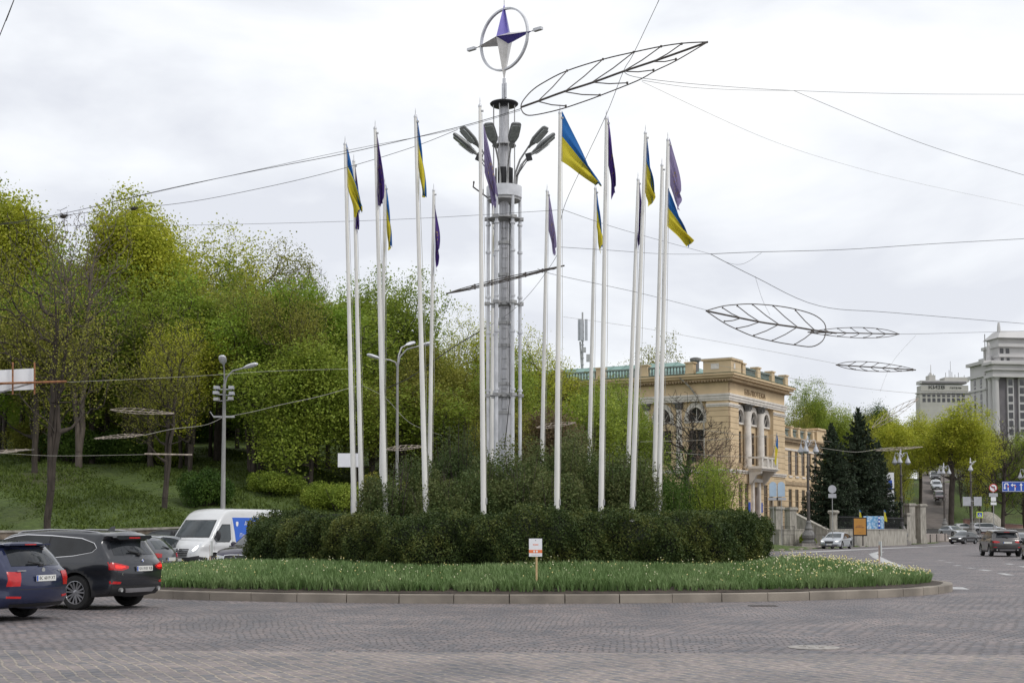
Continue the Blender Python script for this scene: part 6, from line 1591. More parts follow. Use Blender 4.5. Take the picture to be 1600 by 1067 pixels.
def wallrun(pts, top, zb, th_, m, label, name='low_wall', cope=.1, cat='wall'):
    """wall along world points; top gives a height per point"""
    t = thing(name, label, cat, (pts[0][0], pts[0][1], zb)); o = Vector((pts[0][0], pts[0][1], zb)); mb = MB(); cp = MB()
    for i in range(len(pts)-1):
        a = Vector((*pts[i], 0))-Vector((o.x, o.y, 0)); b = Vector((*pts[i+1], 0))-Vector((o.x, o.y, 0)); d = (b-a).normalized(); n_ = Vector((-d.y, d.x, 0))*th_/2
        ta, tb2 = top[i]-zb, top[i+1]-zb
        def quad(m_, w_, lo, hi_a, hi_b, la, lb):
            nn_ = n_*w_; A = [a-nn_, b-nn_, b+nn_, a+nn_]; m_.add([A[0]+Vector((0,0,la)), A[1]+Vector((0,0,lb)), A[2]+Vector((0,0,lb)), A[3]+Vector((0,0,la)), A[0]+Vector((0,0,hi_a)), A[1]+Vector((0,0,hi_b)), A[2]+Vector((0,0,hi_b)), A[3]+Vector((0,0,hi_a))], [(0,3,2,1),(4,5,6,7),(0,1,5,4),(1,2,6,5),(2,3,7,6),(3,0,4,7)])
        quad(mb, 1, 0, ta-cope, tb2-cope, -.3, -.3); quad(cp, 1.25, 0, ta, tb2, ta-cope+.002, tb2-cope+.002)
    mb.build('wall', M[m], t); cp.build('coping', M['concrete'], t); return t
def W2(px, Y): return ((px-800)/F*Y, Y)
wallrun([W2(1213,133.2), W2(1262,137)], [1.75, 1.75], .1, .5, 'concrete', 'low stone wall at the left of the library steps')
wallrun([W2(1294,137.5), W2(1345,143), W2(1412,157)], [1.72, 1.78, 1.75], .1, .5, 'concrete', 'long low stone retaining wall behind the orange billboard')
wallrun([W2(1240,141), W2(1268,139), W2(1292,137.6)], [3.4, 2.5, 1.75], .1, .4, 'concrete', 'sloping stone stair balustrade before the library', 'stair_wall')
st = MB()
for i in range(7): st.b2((0, i*.42, -.2), (5.5, 4, .14+i*.17))
o = st.build('stone_steps', M['concrete'], None, loc=(W2(1240,138)[0], 138.5, 0)); o.rotation_euler = (0,0,radians(-18)); tag(o, 'flight of stone steps rising to the library terrace', 'steps')
mb = MB(); tp = [(14,139),(26,141.5),(30.5,141),(36,150),(46,166),(58,190),(45,200),(22,150),(10,146)]
mb.prism(tp, -.2, 1.2, 'z'); tag(mb.build('terrace', M['pavement'], None), kind='structure')
for px, py, Y, w_, lab in ((1421, 786, 163, .85, 'left stone gate pillar beside the second ornate lamp'), (1438, 787, 164, .85, 'right stone gate pillar of the park gate'), (1417, 801, 160, .45, 'slim short stone pillar in front of the left gate pillar')):
    pillar(px, py, Y, w_, lab)
# iron railing
t = thing('iron_fence', 'black iron railing on the low wall between round-capped pillar and gate', 'fence', (*W2(1309,140), 1.75)); o = Vector((*W2(1309,140), 1.75)); a = Vector((*W2(1309,140),1.75))-o; b = Vector((*W2(1352,145),1.75))-o; c = Vector((*W2(1412,158),1.75))-o
mb = MB(); rl = MB()
for A, B in ((a, b), (b, c)):
    n_ = int((B-A).length/.22)
    for i in range(n_): p = A.lerp(B, i/n_); mb.tube([p, p+Vector((0,0,1.35))], .018, 4)
    for z in (.12, 1.2): rl.tube([A+Vector((0,0,z)), B+Vector((0,0,z))], .03, 4)
mb.build('bars', M['black_metal'], t); rl.build('rail', M['black_metal'], t)
# tree guard cages by the wall
for px, Y, lab in ((1231, 131, 'thin metal tree guard left of the first ornate lamp'), (1281, 132, 'young staked tree guard between first lamp and silver saloon')):
    p = W2(px, Y); t = thing('tree_guard', lab, 'tree guard', (*p, .14)); mb = MB()
    for sx_ in (-.5, .5):
        for sy_ in (-.3, .3): mb.tube([(sx_,sy_,0),(sx_,sy_,1.9)], .025, 5)
    for z in (.2, 1.1, 1.85): mb.tube([(-.5,-.3,z),(.5,-.3,z),(.5,.3,z),(-.5,.3,z),(-.5,-.3,z)], .02, 4)
    mb.build('frame', M['dark_metal'], t)
for i, px in enumerate((1347, 1372, 1388, 1396, 1452, 1462, 1475, 1493)):
    Y = 140+i*5.2; Y = (140, 148, 153, 157, 176, 180, 184, 190)[i]; p = W2(px, Y); mb = MB(); mb.lathe([(.09,0),(.07,.1),(.06,.85),(.09,.9),(.05,1.0)], 10)
    tag(mb.build('bollard', M['dark_metal'], None, smooth=30, loc=(*p, rz_(Y)+.14)), ['first thin bollard on the pavement right of the orange billboard','bollard between billboard and second ornate lamp','bollard left of the second ornate lamp','bollard close at the base of the second ornate lamp','leftmost bollard of the far row by the black saloon','second bollard of the far row by the black saloon','third bollard of the far row by the black saloon','bollard just beyond the black saloon'][i], 'bollard', 'bollards along the pavement')
# billboard
p = W2(1342.5, 128.5); t = thing('billboard', 'tilted orange lit poster board in a dark frame on a thin leg', 'billboard', (*p, .14), radians(-12)); zt, zb2 = P(1342,808,128.5).z-.14, P(1342,837,128.5).z-.14
mb = MB(); mb.b2((-.62,-.09,zb2),(.62,.09,zt)); mb.build('frame', M['plastic'], t)
mb = MB(); mb.b2((-.52,-.10,zb2+.12),(.52,-.092,zt-.10)); ps = mb.build('poster', M['billboard_orange'], t)
mb = MB(); rn = random.Random(8)
for zz_, n_, x0_ in (((zt+zb2)/2+.10, 6, -.28), ((zt+zb2)/2-.04, 9, -.38), (zb2+.30, 6, -.25)):
    for i in range(n_): h_ = .05+.03*rn.random() if zz_ > zb2+.35 else .025; mb.b2((x0_+i*.088,-.1045,zz_-h_),(x0_+i*.088+.055+.02*rn.random(),-.1025,zz_+h_*rn.random()))
mb.build('lettering', M['rust'], ps)
mb = MB(); mb.b2((-.60,-.05,0),(-.50,.05,zb2)); mb.build('leg', M['plastic'], t)
# blue printed banner with two small flags
p = W2(1364, 140.5); zt, zb2 = P(1364,806,140.5).z, P(1364,826,140.5).z; t = thing('banner', 'pale blue printed banner hung on the railing beside the billboard', 'banner', (*p, zb2), radians(8))
mm, nt2, bs = newmat('banner_print'); n_ = nt2.nodes.new('ShaderNodeTexVoronoi'); n_.inputs['Scale'].default_value = 4.5; tcn = nt2.nodes.new('ShaderNodeTexCoord'); nt2.links.new(tcn.outputs['Object'], n_.inputs['Vector'])
rr_ = nt2.nodes.new('ShaderNodeValToRGB'); nt2.links.new(n_.outputs['Distance'], rr_.inputs['Fac']); el = rr_.color_ramp.elements; el[0].color = (.55,.68,.8,1); el[0].position = .1; el[1].color = (.10,.30,.55,1); el[1].position = .75; nt2.links.new(rr_.outputs['Color'], bs.inputs['Base Color'])
mb = MB(); mb.b2((-1.05,-.02,0),(1.05,.0,zt-zb2)); bn = mb.build('cloth', mm, t)
mb = MB(); mb.b2((.45,-.03,.02),(.68,-.022,zt-zb2-.02)); mb.build('dark_column', M['sign_blue'], bn); 
for z in (.25,.65,1.0): mb = MB(); mb.b2((.49,-.038,z),(.64,-.031,z+.16)); mb.build('badge', M['ink_white'], bn)
for px, lab in ((1342, 'small yellow flag left above the printed banner'), (1380.5, 'small yellow flag at the right end of the printed banner')):
    p = W2(px, 140); t = thing('small_flag', lab, 'flag', (*p, 1.7)); h = P(px, 796, 140).z-1.7; mb = MB(); mb.tube([(0,0,0),(0,0,h)], .02, 5); mb.build('staff', M['galv'], t)
    mb = MB(); 
    for i in range(7):
        for j in range(4): mb.v.append((.10*j*(.6+.06*i)+.03*sin(i+j), .06*sin(i*1.3+j*2), h-.18*i-.05*j))
    for i in range(6):
        for j in range(3): mb.f.append((i*4+j, i*4+j+1, i*4+j+5, i*4+j+4)); mb.m.append(0 if i < 1 else 1)
    mb.build('cloth', [M['ua_blue'], M['ua_yellow']], t, smooth='full', fixn=False)
# blue and white tall banner seen right of the spruces
p = W2(1391, 168); t = thing('advert_column', 'tall white and blue banner post seen between spruce and second lamp', 'banner', (*p, .5)); h = P(1391,738,168).z-.5
mb = MB(); mb.b2((-.45,0,0),(.45,.06,h)); mb.build('panel', M['sign_white'], t); mb = MB(); mb.b2((-.22,-.02,h-2.0),(.22,-.005,h-.9)); mb.build('blue_field', M['sign_blue'], t)

# ------------------------------------------------------------------ road signs
def post(t, h, r=.035, m='galv'): mb = MB(); mb.tube([(0,0,-.1),(0,0,h)], r, 8); mb.build('post', M[m], t)
p = W2(1300, 126); t = thing('road_sign', 'round grey sign back with a small plate on a post before the spruces', 'road sign', (*p, .14)); zz = lambda py, Y: P(1300,py,Y).z-.14
post(t, zz(758,126)); mb = MB(); mb.lathe([(.36,0),(.36,.02)], 28, (0,-.06,zz(764,126)), 'y'); mb.v = [v for v in mb.v]; mb.build('disc', M['sign_grey'], t, smooth=30)
mb = MB(); mb.box((0,-.06,zz(774.5,126)), (.70,.02,.36)); mb.build('plate', M['sign_grey'], t)
for px, lab in ((1207.5, 'left of two pale blue sign backs before the library door'), (1220.5, 'right of two pale blue sign backs before the library door')):
    p = W2(px, 118); t = thing('road_sign', lab, 'road sign', (*p, .14)); h = P(px,752,118).z-.14; post(t, h-.05, .03); mb = MB(); w_ = .30
    mb.prism([(-w_,h-1.25),(w_,h-1.25)]+[(w_*cos(pi*i/10), h-.32+w_*sin(pi*i/10)) for i in range(11)], -.06, -.04, 'y'); mb.build('panel', mat('pale_blue_panel', (.40,.52,.66), .4, var=.08), t)
    mb = MB(); mb.b2((-w_-.1,-.06,h-1.55),(w_+.1,-.04,h-1.33)); mb.build('plate', M['sign_grey'], t)
p = W2(1551.5, 170); t = thing('road_sign', 'red ringed no left turn sign over three small plates', 'road sign', (*p, .1)); h = P(1551,762,170).z-.1; post(t, h+.3, .05)
mb = MB(); mb.lathe([(.50,-.06),(.50,-.04)], 30, (0,0,h), 'y'); d = mb.build('disc', M['sign_red'], t); mb = MB(); mb.lathe([(.40,-.075),(.40,-.062)], 30, (0,0,h), 'y'); mb.build('white_field', M['sign_white'], d)
mb = MB(); mb.prism([(.12,h-.28),(.20,h-.28),(.20,h+.16),(-.10,h+.16),(-.10,h+.26),(-.28,h+.11),(-.10,h-.04),(-.10,h+.07),(.12,h+.07)], -.085, -.078, 'y'); mb.build('arrow', M['ink'], d)
mb = MB(); mb.box((0,-.092,h), (.86,.01,.08), Matrix.Rotation(radians(45), 3, 'Y')); mb.build('slash', M['sign_red'], d)
for py, w_, hh, m_ in ((773, 1.05, .42, 'sign_grey'), (779.5, .60, .50, 'sign_white'), (786.5, .70, .32, 'sign_white')):
    mb = MB(); mb.box((0,-.06,P(1551,py,170).z-.1), (w_,.02,hh)); mb.build('plate', M[m_], t)
p = W2(1518, 181); t = thing('road_sign', 'pair of square grey sign backs on the slender lamp post', 'road sign', (*p, .15)); h = P(1518,783,181).z-.15; post(t, h+.4, .04)
for x in (-.70, .70): mb = MB(); mb.box((x,-.15,h), (1.0,.03,1.15)); mb.build('panel', M['sign_grey'], t)
mb = MB(); mb.box((0,-.11,h), (1.3,.04,.06)); mb.build('bracket', M['galv'], t)
p = W2(1529.5, 165); t = thing('road_sign', 'pedestrian crossing sign with fluorescent yellow border', 'road sign', (*p, .1)); h = P(1529,804,165).z-.1; post(t, h, .04)
mb = MB(); mb.box((0,-.06,h), (.72,.02,.72)); d = mb.build('border', M['sign_yellow'], t); mb = MB(); mb.box((0,-.078,h), (.52,.012,.52)); f_ = mb.build('blue_field', M['sign_blue'], d)
mb = MB(); mb.prism([(-.2,h-.18),(.2,h-.18),(0,h+.19)], -.092, -.086, 'y'); f2 = mb.build('triangle', M['ink_white'], f_.parent)
mb = MB(); mb.lathe([(.03,-.098),(.03,-.094)], 10, (0,0,h+.08), 'y'); mb.prism([(-.02,h+.05),(.03,h+.05),(.08,h-.15),(.04,h-.15),(0,h-.05),(-.06,h-.15),(-.1,h-.15)], -.098, -.094, 'y'); mb.build('walking_figure', M['ink'], d)
# overhead lane sign
p = W2(1650, 120); t = thing('lane_sign', 'wide blue lane arrow sign on a gantry at the right edge', 'road sign', (*p, 0)); zt = P(1585,752,120).z; zb2 = P(1585,768,120).z
xl = W2(1565,120)[0]-p[0]; mb = MB(); mb.tube([(0,0,-.2),(0,0,zt+.3)], .12, 10); mb.tube([(0,0,zt-.3),(xl+.2,0,zt-.35)], .06, 8); mb.build('gantry', M['galv'], t)
mb = MB(); mb.b2((xl,-.12,zb2),(0,-.09,zt)); pn = mb.build('panel', M['sign_blue'], t); mb = MB(); 
for a, b in (((xl+.03,zb2+.03),(-.03,zb2+.055)),((xl+.03,zt-.055),(-.03,zt-.03)),((xl+.03,zb2+.055),(xl+.055,zt-.055))): mb.b2((a[0],-.128,a[1]),(b[0],-.122,b[1]))
mb.build('white_border', M['ink_white'], pn)
ch = zt-zb2
for i in range(6):
    cx = xl+.36+i*.62; mb = MB(); zc = zb2+ch*.12; zh = zt-ch*.14
    if i >= 2: mb.prism([(cx-.04,zc),(cx+.04,zc),(cx+.04,zh-.2),(cx+.14,zh-.2),(cx,zh),(cx-.14,zh-.2),(cx-.04,zh-.2)], -.128, -.122, 'y')
    elif i == 1: mb.prism([(cx+.06,zc),(cx+.14,zc),(cx+.14,zh-.14),(cx-.08,zh-.14),(cx-.08,zh-.04),(cx-.26,zh-.19),(cx-.08,zh-.34),(cx-.08,zh-.22),(cx+.06,zh-.22)], -.128, -.122, 'y')
    else: mb.prism([(cx+.10,zc),(cx+.18,zc),(cx+.18,zh-.1),(cx+.10,zh-.02),(cx-.10,zh-.02),(cx-.18,zh-.1),(cx-.18,zc+.25),(cx-.26,zc+.25),(cx-.14,zc+.08),(cx-.02,zc+.25),(cx-.10,zc+.25),(cx-.10,zh-.15),(cx-.06,zh-.1),(cx+.06,zh-.1),(cx+.10,zh-.15)], -.128, -.122, 'y')
    mb.build('arrow', M['ink_white'], pn)
    if i < 2: mb = MB(); mb.lathe([(.07,-.136),(.07,-.130)], 14, (cx+.14,0,zh-.3), 'y'); mb.build('red_mark', M['sign_red'], pn)

# ------------------------------------------------------------------ monument, far kerbs, steep street
mb = MB(); ss = [(236,1.0),(250,4.2),(262,6.55),(272,8.85),(283,11.0),(300,13.2),(325,15.5)]
V = []; 
for Y, z in ss: V += [((1440-800)/F*Y-1.5*(Y < 240), Y, z), ((1479-800)/F*Y+1.0, Y, z)]
V2 = [(x, y, z-3) for x, y, z in V]; n_ = len(ss); mb.add(V+V2, [(2*i,2*i+1,2*i+3,2*i+2) for i in range(n_-1)]+[(2*i+1,2*i+1+2*n_,2*i+3+2*n_,2*i+3) for i in range(n_-1)]+[(2*i,2*i+2,2*i+2+2*n_,2*i+2*n_) for i in range(n_-1)])
tag(mb.build('steep_street', mat('brown_paving', (.145,.125,.115), .9, var=.2, scale=.6), None), kind='structure')
wallrun([(64,226),(98,222),(140,222)], [1.95, 1.95, 1.95], .9, .5, 'granite_dark', 'long grey granite kerb wall before the monument')
wallrun([(70,221),(100,217),(140,217)], [1.42, 1.42, 1.42], .9, .6, 'granite_pink', 'low pink granite step in front of the grey kerb wall')
wallrun([W2(1505,240), W2(1524,240)], [3.6, 3.6], 1.0, .9, 'granite_pink', 'pink granite block left of the crossing sign')
wallrun([W2(1556,242), W2(1600,244), W2(1640,246)], [2.9, 2.6, 2.4], 1.0, .9, 'granite_pink', 'long pink granite parapet right of the stone mound')
p = W2(1541, 238); t = thing('monument', 'pale stone mound with a small dark bronze standing figure on top', 'monument', (*p, 1.0)); mb = MB(); rg_ = np.random.default_rng(2)
R0 = 2.6; hm = P(1541,799,238).z-1.0; n1_, n2_ = 22, 10
for j in range(n2_+1):
    for i in range(n1_): a = 2*pi*i/n1_; ph = pi/2*j/n2_; r = R0*cos(ph)*(1+.05*rg_.normal()); mb.v.append((r*cos(a), r*sin(a), hm*sin(ph)**.8))
for j in range(n2_):
    for i in range(n1_): mb.f.append((j*n1_+i, j*n1_+(i+1) % n1_, (j+1)*n1_+(i+1) % n1_, (j+1)*n1_+i)); mb.m.append(0)
mb.build('stone_mound', M['concrete'], t, smooth=50)
mb = MB(); mb.b2((-9,-.4,0),(9,3.2,.9)); mb.b2((-11,-1.4,-.2),(11,3.0,.45)); mb.build('plinth', M['granite_dark'], t)

def figure(name, parts, parent, m, loc=(0,0,0)):
    """one continuous body grown from a jointed skeleton: parts = list of chains [(point, radius), ...] sharing their first point"""
    me = bpy.data.meshes.new(name); vs, es, rs = [], [], []; idx = {}
    for ch in parts:
        prev = None
        for p_, r_ in ch:
            key = tuple(round(q, 4) for q in p_)
            if key not in idx: idx[key] = len(vs); vs.append(p_); rs.append(r_)
            if prev is not None: es.append((prev, idx[key]))
            prev = idx[key]
    me.from_pydata(vs, es, []); o = bpy.data.objects.new(name, me); C.objects.link(o)
    md = o.modifiers.new('skin', 'SKIN'); me.skin_vertices[0].data[0].use_root = True
    for i, r_ in enumerate(rs): me.skin_vertices[0].data[i].radius = (r_, r_*.85)
    s_ = o.modifiers.new('sub', 'SUBSURF'); s_.levels = 1; s_.render_levels = 1
    bpy.context.view_layer.update(); m2 = bpy.data.meshes.new_from_object(o.evaluated_get(bpy.context.evaluated_depsgraph_get())); bpy.data.objects.remove(o)
    m2.materials.clear(); m2.materials.append(m); m2.shade_smooth(); return link(name, m2, parent, loc)
def human(hgt=1.72, stride=.0):
    k = hgt/1.72; c = lambda x, y, z: (x*k, y*k, z*k); pel = (c(0,0,.95), .13*k)
    return [[pel, (c(0,0,1.15), .125*k), (c(0,0,1.38), .15*k), (c(0,0,1.47), .06*k), (c(0,-.01,1.56), .085*k), (c(0,-.01,1.66), .08*k)],
            [pel, (c(.09,0,.88), .09*k), (c(.10,-stride*.5,.48), .06*k), (c(.10,stride*.2,.08), .04*k), (c(.10,-.14+stride*.2,.03), .035*k)],
            [pel, (c(-.09,0,.88), .09*k), (c(-.10,stride*.5,.48), .06*k), (c(-.10,-stride*.2,.08), .04*k), (c(-.10,-.14-stride*.2,.03), .035*k)],
            [(c(0,0,1.38), .15*k), (c(.19,0,1.40), .055*k), (c(.24,.03,1.12), .042*k), (c(.23,-.05,.88), .03*k), (c(.23,-.07,.79), .03*k)],
            [(c(0,0,1.38), .15*k), (c(-.19,0,1.40), .055*k), (c(-.24,.03,1.12), .042*k), (c(-.23,-.05,.88), .03*k), (c(-.23,-.07,.79), .03*k)]]
figure('bronze_figure', human(2.7, .1), t, M['bronze'], (0,0,hm-.1))
p = W2(1569.5, 160); t = thing('person', 'person in a dark red coat crossing far down the street, seen over the SUV roof', 'person', (*p, .05), .6)
figure('body', human(1.72, .35), t, mat('skin', (.45,.28,.2), .6)); figure('coat', [[((0,0,.72),.20),((0,0,1.0),.19),((0,0,1.25),.19),((0,0,1.41),.16)],[((0,0,1.41),.16),((.19,0,1.40),.07),((.25,.03,1.12),.06),((.23,-.05,.90),.05)],[((0,0,1.41),.16),((-.19,0,1.40),.07),((-.25,.03,1.12),.06),((-.23,-.05,.90),.05)]], t, mat('dark_red_coat', (.12,.03,.03), .9))
figure('hair', [[((0,.02,1.60),.085),((0,.03,1.70),.075)]], t, M['ink'])

# ------------------------------------------------------------------ far buildings
def fpx(px, Y): return (px-800)/F*Y
# government building, corner turned to the square
Y0 = 350; GB = thing('government_building', 'tall pale grey government building with columned portico at the right edge', 'building', (fpx(1556,Y0), Y0, 0), radians(8))
def hz(py, Y=Y0): return P(1556, py, Y).z
k_ = .1575
def gx(px): return (px-1556)*k_
mb = MB(); mb.b2((.2,4.5,0),(20,13,hz(565))); mb.b2((-.6,3.9,hz(565)),(20,13.8,hz(560))); mb.b2((-.3,4.2,hz(585)),(20,13.5,hz(580))); mb.b2((-.1,4.3,hz(606)),(20,13.3,hz(603))); mb.build('wing_block', M['gov_stone'], GB)
mb = MB(); mb.b2((gx(1566),1.6,0),(30,4.5,hz(586))); mb.build('portico_wall', M['gov_dark'], GB)
mb = MB(); mb.b2((0,0,hz(586)),(30,4.4,hz(569))); mb.b2((-.9,-.9,hz(569)),(30.5,4.4,hz(565))); mb.b2((-.4,-.4,hz(589)),(30.5,4.4,hz(585))); mb.b2((-.6,-.6,hz(578)),(30,4.4,hz(576.5))); mb.build('entablature', M['gov_stone'], GB)
for x, y in ((.95,.95),(.95,3.3)):
    mb = MB(); mb.lathe([(.95,0),(.90,20),(.78,hz(593)),(1.0,hz(591)),(1.05,hz(589))], 16, (x, y, 0)); mb.build('column', M['gov_stone'], GB, smooth=30)
mb = MB()
for a_, b_ in ((1582.2,1593),(1601,1612)): mb.b2((gx(a_),1.1,0),(gx(b_),1.7,hz(588)))
mb.build('pilaster', M['gov_stone'], GB)
for i in range(7):
    for a_ in (1584, 1603): mb = MB(); z = hz(596+13*i); mb.b2((gx(a_),1.02,z-.75),(gx(a_+7),1.09,z+.75)); mb.build('window', M['window_dark'], GB)
for i in range(6):
    mb = MB(); z = hz(592+12*i); mb.b2((.14,6.6,z-.8),(.195,7.6,z+.8)); mb.build('window', M['window_dark'], GB); mb = MB(); mb.b2((.14,10,z-.8),(.195,11,z+.8)); mb.build('window', M['window_dark'], GB)
mb = MB(); mb.b2((gx(1584),6,hz(569)),(32,16,hz(551))); mb.b2((gx(1583),5.2,hz(553)),(32,16.5,hz(549))); mb.b2((gx(1587),7,hz(549)),(32,15,hz(533))); mb.b2((gx(1585),6,hz(536)),(32,15.6,hz(531))); mb.b2((gx(1590),8,hz(531)),(32,14,hz(520)))
mb.add([(gx(1586),6.5,hz(521)),(34,6.5,hz(521)),(34,15,hz(521)),(gx(1586),15,hz(521)),(gx(1598),9,hz(508)),(32,9,hz(508)),(32,13,hz(508)),(gx(1598),13,hz(508))], [(0,1,5,4),(1,2,6,5),(2,3,7,6),(3,0,4,7),(4,5,6,7),(0,3,2,1)])
mb.build('stepped_tower', M['gov_stone'], GB)
for a_ in (1584, 1594): mb = MB(); mb.b2((gx(a_+4),5.93,hz(560)),(gx(a_+9),5.99,hz(554))); mb.build('window', M['window_dark'], GB); mb = MB(); mb.b2((gx(a_+6),6.93,hz(546)),(gx(a_+12),6.99,hz(538))); mb.build('window', M['window_dark'], GB)
mb = MB(); mb.lathe([(.75,hz(562)),(.65,hz(552)),(.5,hz(548)),(.4,hz(532)),(.2,hz(527))], 10, (gx(1577),9,0)); mb.lathe([(.5,hz(508)),(.42,hz(500)),(.25,hz(493))], 8, (gx(1602),11,0)); mb.build('pinnacle', M['gov_stone'], GB)
mb = MB(); mb.tube([(gx(1568),8,hz(560)),(gx(1568),8,hz(515))], .10, 5); mb.build('antenna', M['dark_metal'], GB)
mb = MB(); mb.b2((gx(1540),13,0),(gx(1560),17,hz(628))); mb.b2((gx(1539),12.6,hz(631)),(gx(1560),17,hz(625))); mb.build('side_wing', M['gov_stone'], GB)
# hotel
Y1 = 600; HT = thing('hotel_tower', 'cream hotel block with black КИЇВ roof letters and aerials', 'building', (fpx(1478,Y1), Y1, 0), radians(2))
hy = lambda py: P(1476, py, Y1).z
mb = MB(); mb.b2((-10.3,0,0),(14,6,hy(617))); mb.b2((-10.0,.4,hy(617)),(14,6,hy(611))); mb.b2((-9.8,0,hy(611)),(10.4,6,hy(602))); mb.build('wall', M['hotel'], HT)
mb = MB(); mb.b2((-10.0,-.4,hy(599.5)),(9.8,6,hy(594.5))); mb.b2((-10.6,-.5,hy(614)),(14.3,6,hy(612.5))); mb.build('roof_slab', M['gov_stone'], HT)
for i in range(9): mb = MB(); mb.b2((-9.3+i*2.1,-.08,hy(620)),(-8.0+i*2.1,-.01,hy(614.8))); mb.build('window', M['window_dark'], HT); mb = MB(); mb.b2((-9.3+i*2.1,-.08,hy(628)),(-8.0+i*2.1,-.01,hy(622))); mb.build('window', M['window_dark'], HT)
mb = MB(); mb.b2((-9.6,-.5,hy(599)),(9.4,-.42,hy(596.2))); mb.build('dark_band', M['gov_dark'], HT)
mb = MB(); mb.b2((-5.2,3,hy(595)),(-2.6,8,hy(585))); mb.lathe([(1.0,hy(585)),(.5,hy(583)),(.15,hy(580)),(.1,hy(568))], 8, (-3.9,5,0)); mb.b2((1.5,3,hy(595)),(12,10,hy(588))); mb.build('roof_house', M['hotel'], HT)
mb = MB()
for x, t_ in ((-5,582),(-4.4,580),(-2.8,582),(2.5,580),(4,576),(5.2,579),(6.5,583),(8,580),(10.5,584)): mb.tube([(x,5,hy(592)),(x,5,hy(t_))], .10, 4)
mb.tube([(4.6,5,hy(590)),(4.6,5,hy(562))], .07, 4); mb.b2((-5.1,4.97,hy(592)),(10.6,5.03,hy(592)+.1)); mb.build('aerials', M['dark_metal'], HT)
text('lettering', 'КИЇВ', 2.0, M['ink'], HT, (-3.2, -.12, hy(605.2)), (pi/2,0,0), .1, 1.45); text('lettering', 'ГОТЕЛЬ', .85, M['ink'], HT, (5.0, -.12, hy(606)), (pi/2,0,0), .08, 1.5)
# telecom mast
p = W2(911, 172); t = thing('telecom_mast', 'mobile phone mast with grey panel antennas rising over the trees', 'mast', (*p, 10)); zt = P(911,488,172).z-10
mb = MB(); mb.tube([(0,0,0),(0,0,zt)], .10, 8); 
for i in range(9): mb.box((0,0,zt-8+i*.8), (.35,.35,.05))
mb.build('pole', M['galv'], t)
for x, y in ((-.42,-.3),(.42,-.3),(0,.45),(-.15,-.45)): mb = MB(); mb.box((x,y,zt-2.2), (.34,.2,2.6)); mb.build('panel_antenna', M['sign_grey'], t)
mb = MB(); mb.box((.7,0,zt-5.6),(.5,.35,.9)); mb.box((.2,0,zt-4.6),(.4,.4,.6)); mb.tube([(-.3,0,zt-3.6),(-.1,0,zt-7)], .12, 5); mb.build('radio_box', M['galv'], t)
mb = MB(); mb.b2((-9,2,-2),(9,9,6.0)); mb.b2((-9.4,1.6,6.0),(9.4,9.4,6.4)); o = mb.build('building_block', M['hotel'], None, loc=(p[0]-.5, 174, 5)); tag(o, 'small pale building hidden in the trees under the phone mast', 'building')

# ------------------------------------------------------------------ stone wall at the foot of the slope
wp = [(-46, 60.6), (-30, 61.6), (-19, 62.4), (-13, 63.0), (-6, 63.5), (2, 64.3)]
M['rubble'] = mat('rubble_stone', (.19,.15,.11), .95, var=.4, scale=2.6, bump=1, bscale=7, col2=(.27,.22,.17))
wallrun(wp, [1.62, 1.62, 1.66, 1.86, 1.95, 1.7], 0, .45, 'rubble', 'low rubble stone retaining wall behind the queue of cars')

# ------------------------------------------------------------------ trees
T = tree_px
# left wood, front to back
T('forkdark', 85, 300, 63.8, 250, col='olive', rz=.3, label='bare forked tree leaning right at the far left, its double trunk standing on the grass')
T('bare', 132, 284, 80, 210, col='brown', bark='bark_grey', label='tall leafless tree between the two yellow green crowns at the upper left')
T('forkdark', 262, 460, 68.5, 190, col='olive', rz=2.2, label='two-stemmed tree with thin olive leaves before the wood, left of the street lamp')
T('high', 8, 256, 88, 230, col='yellow', label='yellow green flowering tree at the top left corner of the wood')
T('high', 226, 276, 92, 215, col='yellow', label='highest yellow green tree crown of the left wood')
T('dense', 60, 400, 82, 260, col='fresh', label='broad green tree behind the bare forked one at the left edge')
T('dense', 205, 425, 84, 260, col='mid', label='green tree filling the wood under the highest yellow crown')
T('loose', 330, 350, 104, 220, col='yellow', label='sparse yellow tree right of the highest crown')
T('loose2', 412, 356, 112, 190, col='olive', bark='bark_grey', label='olive budding tree with many visible branches on the skyline')
T('bare', 492, 392, 112, 130, col='brown', bark='bark_grey', label='grey leafless tree at the right end of the left skyline')
T('high', 472, 436, 83, 230, col='fresh', label='bright fresh green tree left of the leftmost flagpole')
T('low', 488, 532, 76, 240, col='mid', label='wide mid green tree low behind the street lamp, trunk on the grass')
T('high', 345, 455, 86, 230, col='mid', label='mid green tree directly above the grey street lamp')
T('high', 560, 426, 88, 190, col='mid', label='tall green tree behind the leftmost flagpoles')
T('round2', 628, 436, 86, 180, col='mid', label='rounded green tree between second and third near left poles')
T('dense', 560, 580, 78, 190, col='mid', label='lower green tree behind the leftmost flagpole pair')
T('loose', 735, 482, 100, 120, col='yellow', label='pale yellow tree left of the tower on the skyline')
T('round', 690, 530, 84, 170, col='olive', label='olive tree behind the fourth near pole')
T('low', 668, 590, 80, 180, col='olive', label='low olive green tree left of the tower foot')
T('loose2', 842, 488, 92, 120, col='yellow', label='thin yellowish tree right of the tower on the skyline')
T('round2', 800, 560, 82, 180, col='mid', label='green tree directly behind the tower column')
T('dense', 895, 572, 88, 190, col='mid', label='green tree behind the open flag pole')
T('loose', 955, 590, 100, 150, col='mid', label='loose green tree against the left end of the library')
T('low', 860, 640, 78, 170, col='brown', label='brownish budding tree low behind the tower and open flag pole')
T('loose', 770, 600, 80, 130, col='olive', label='thin olive tree between the tower and the fourth near pole')
T('loose', 395, 470, 80, 190, col='fresh', label='loose fresh green tree just right of the street lamp head, branches showing')
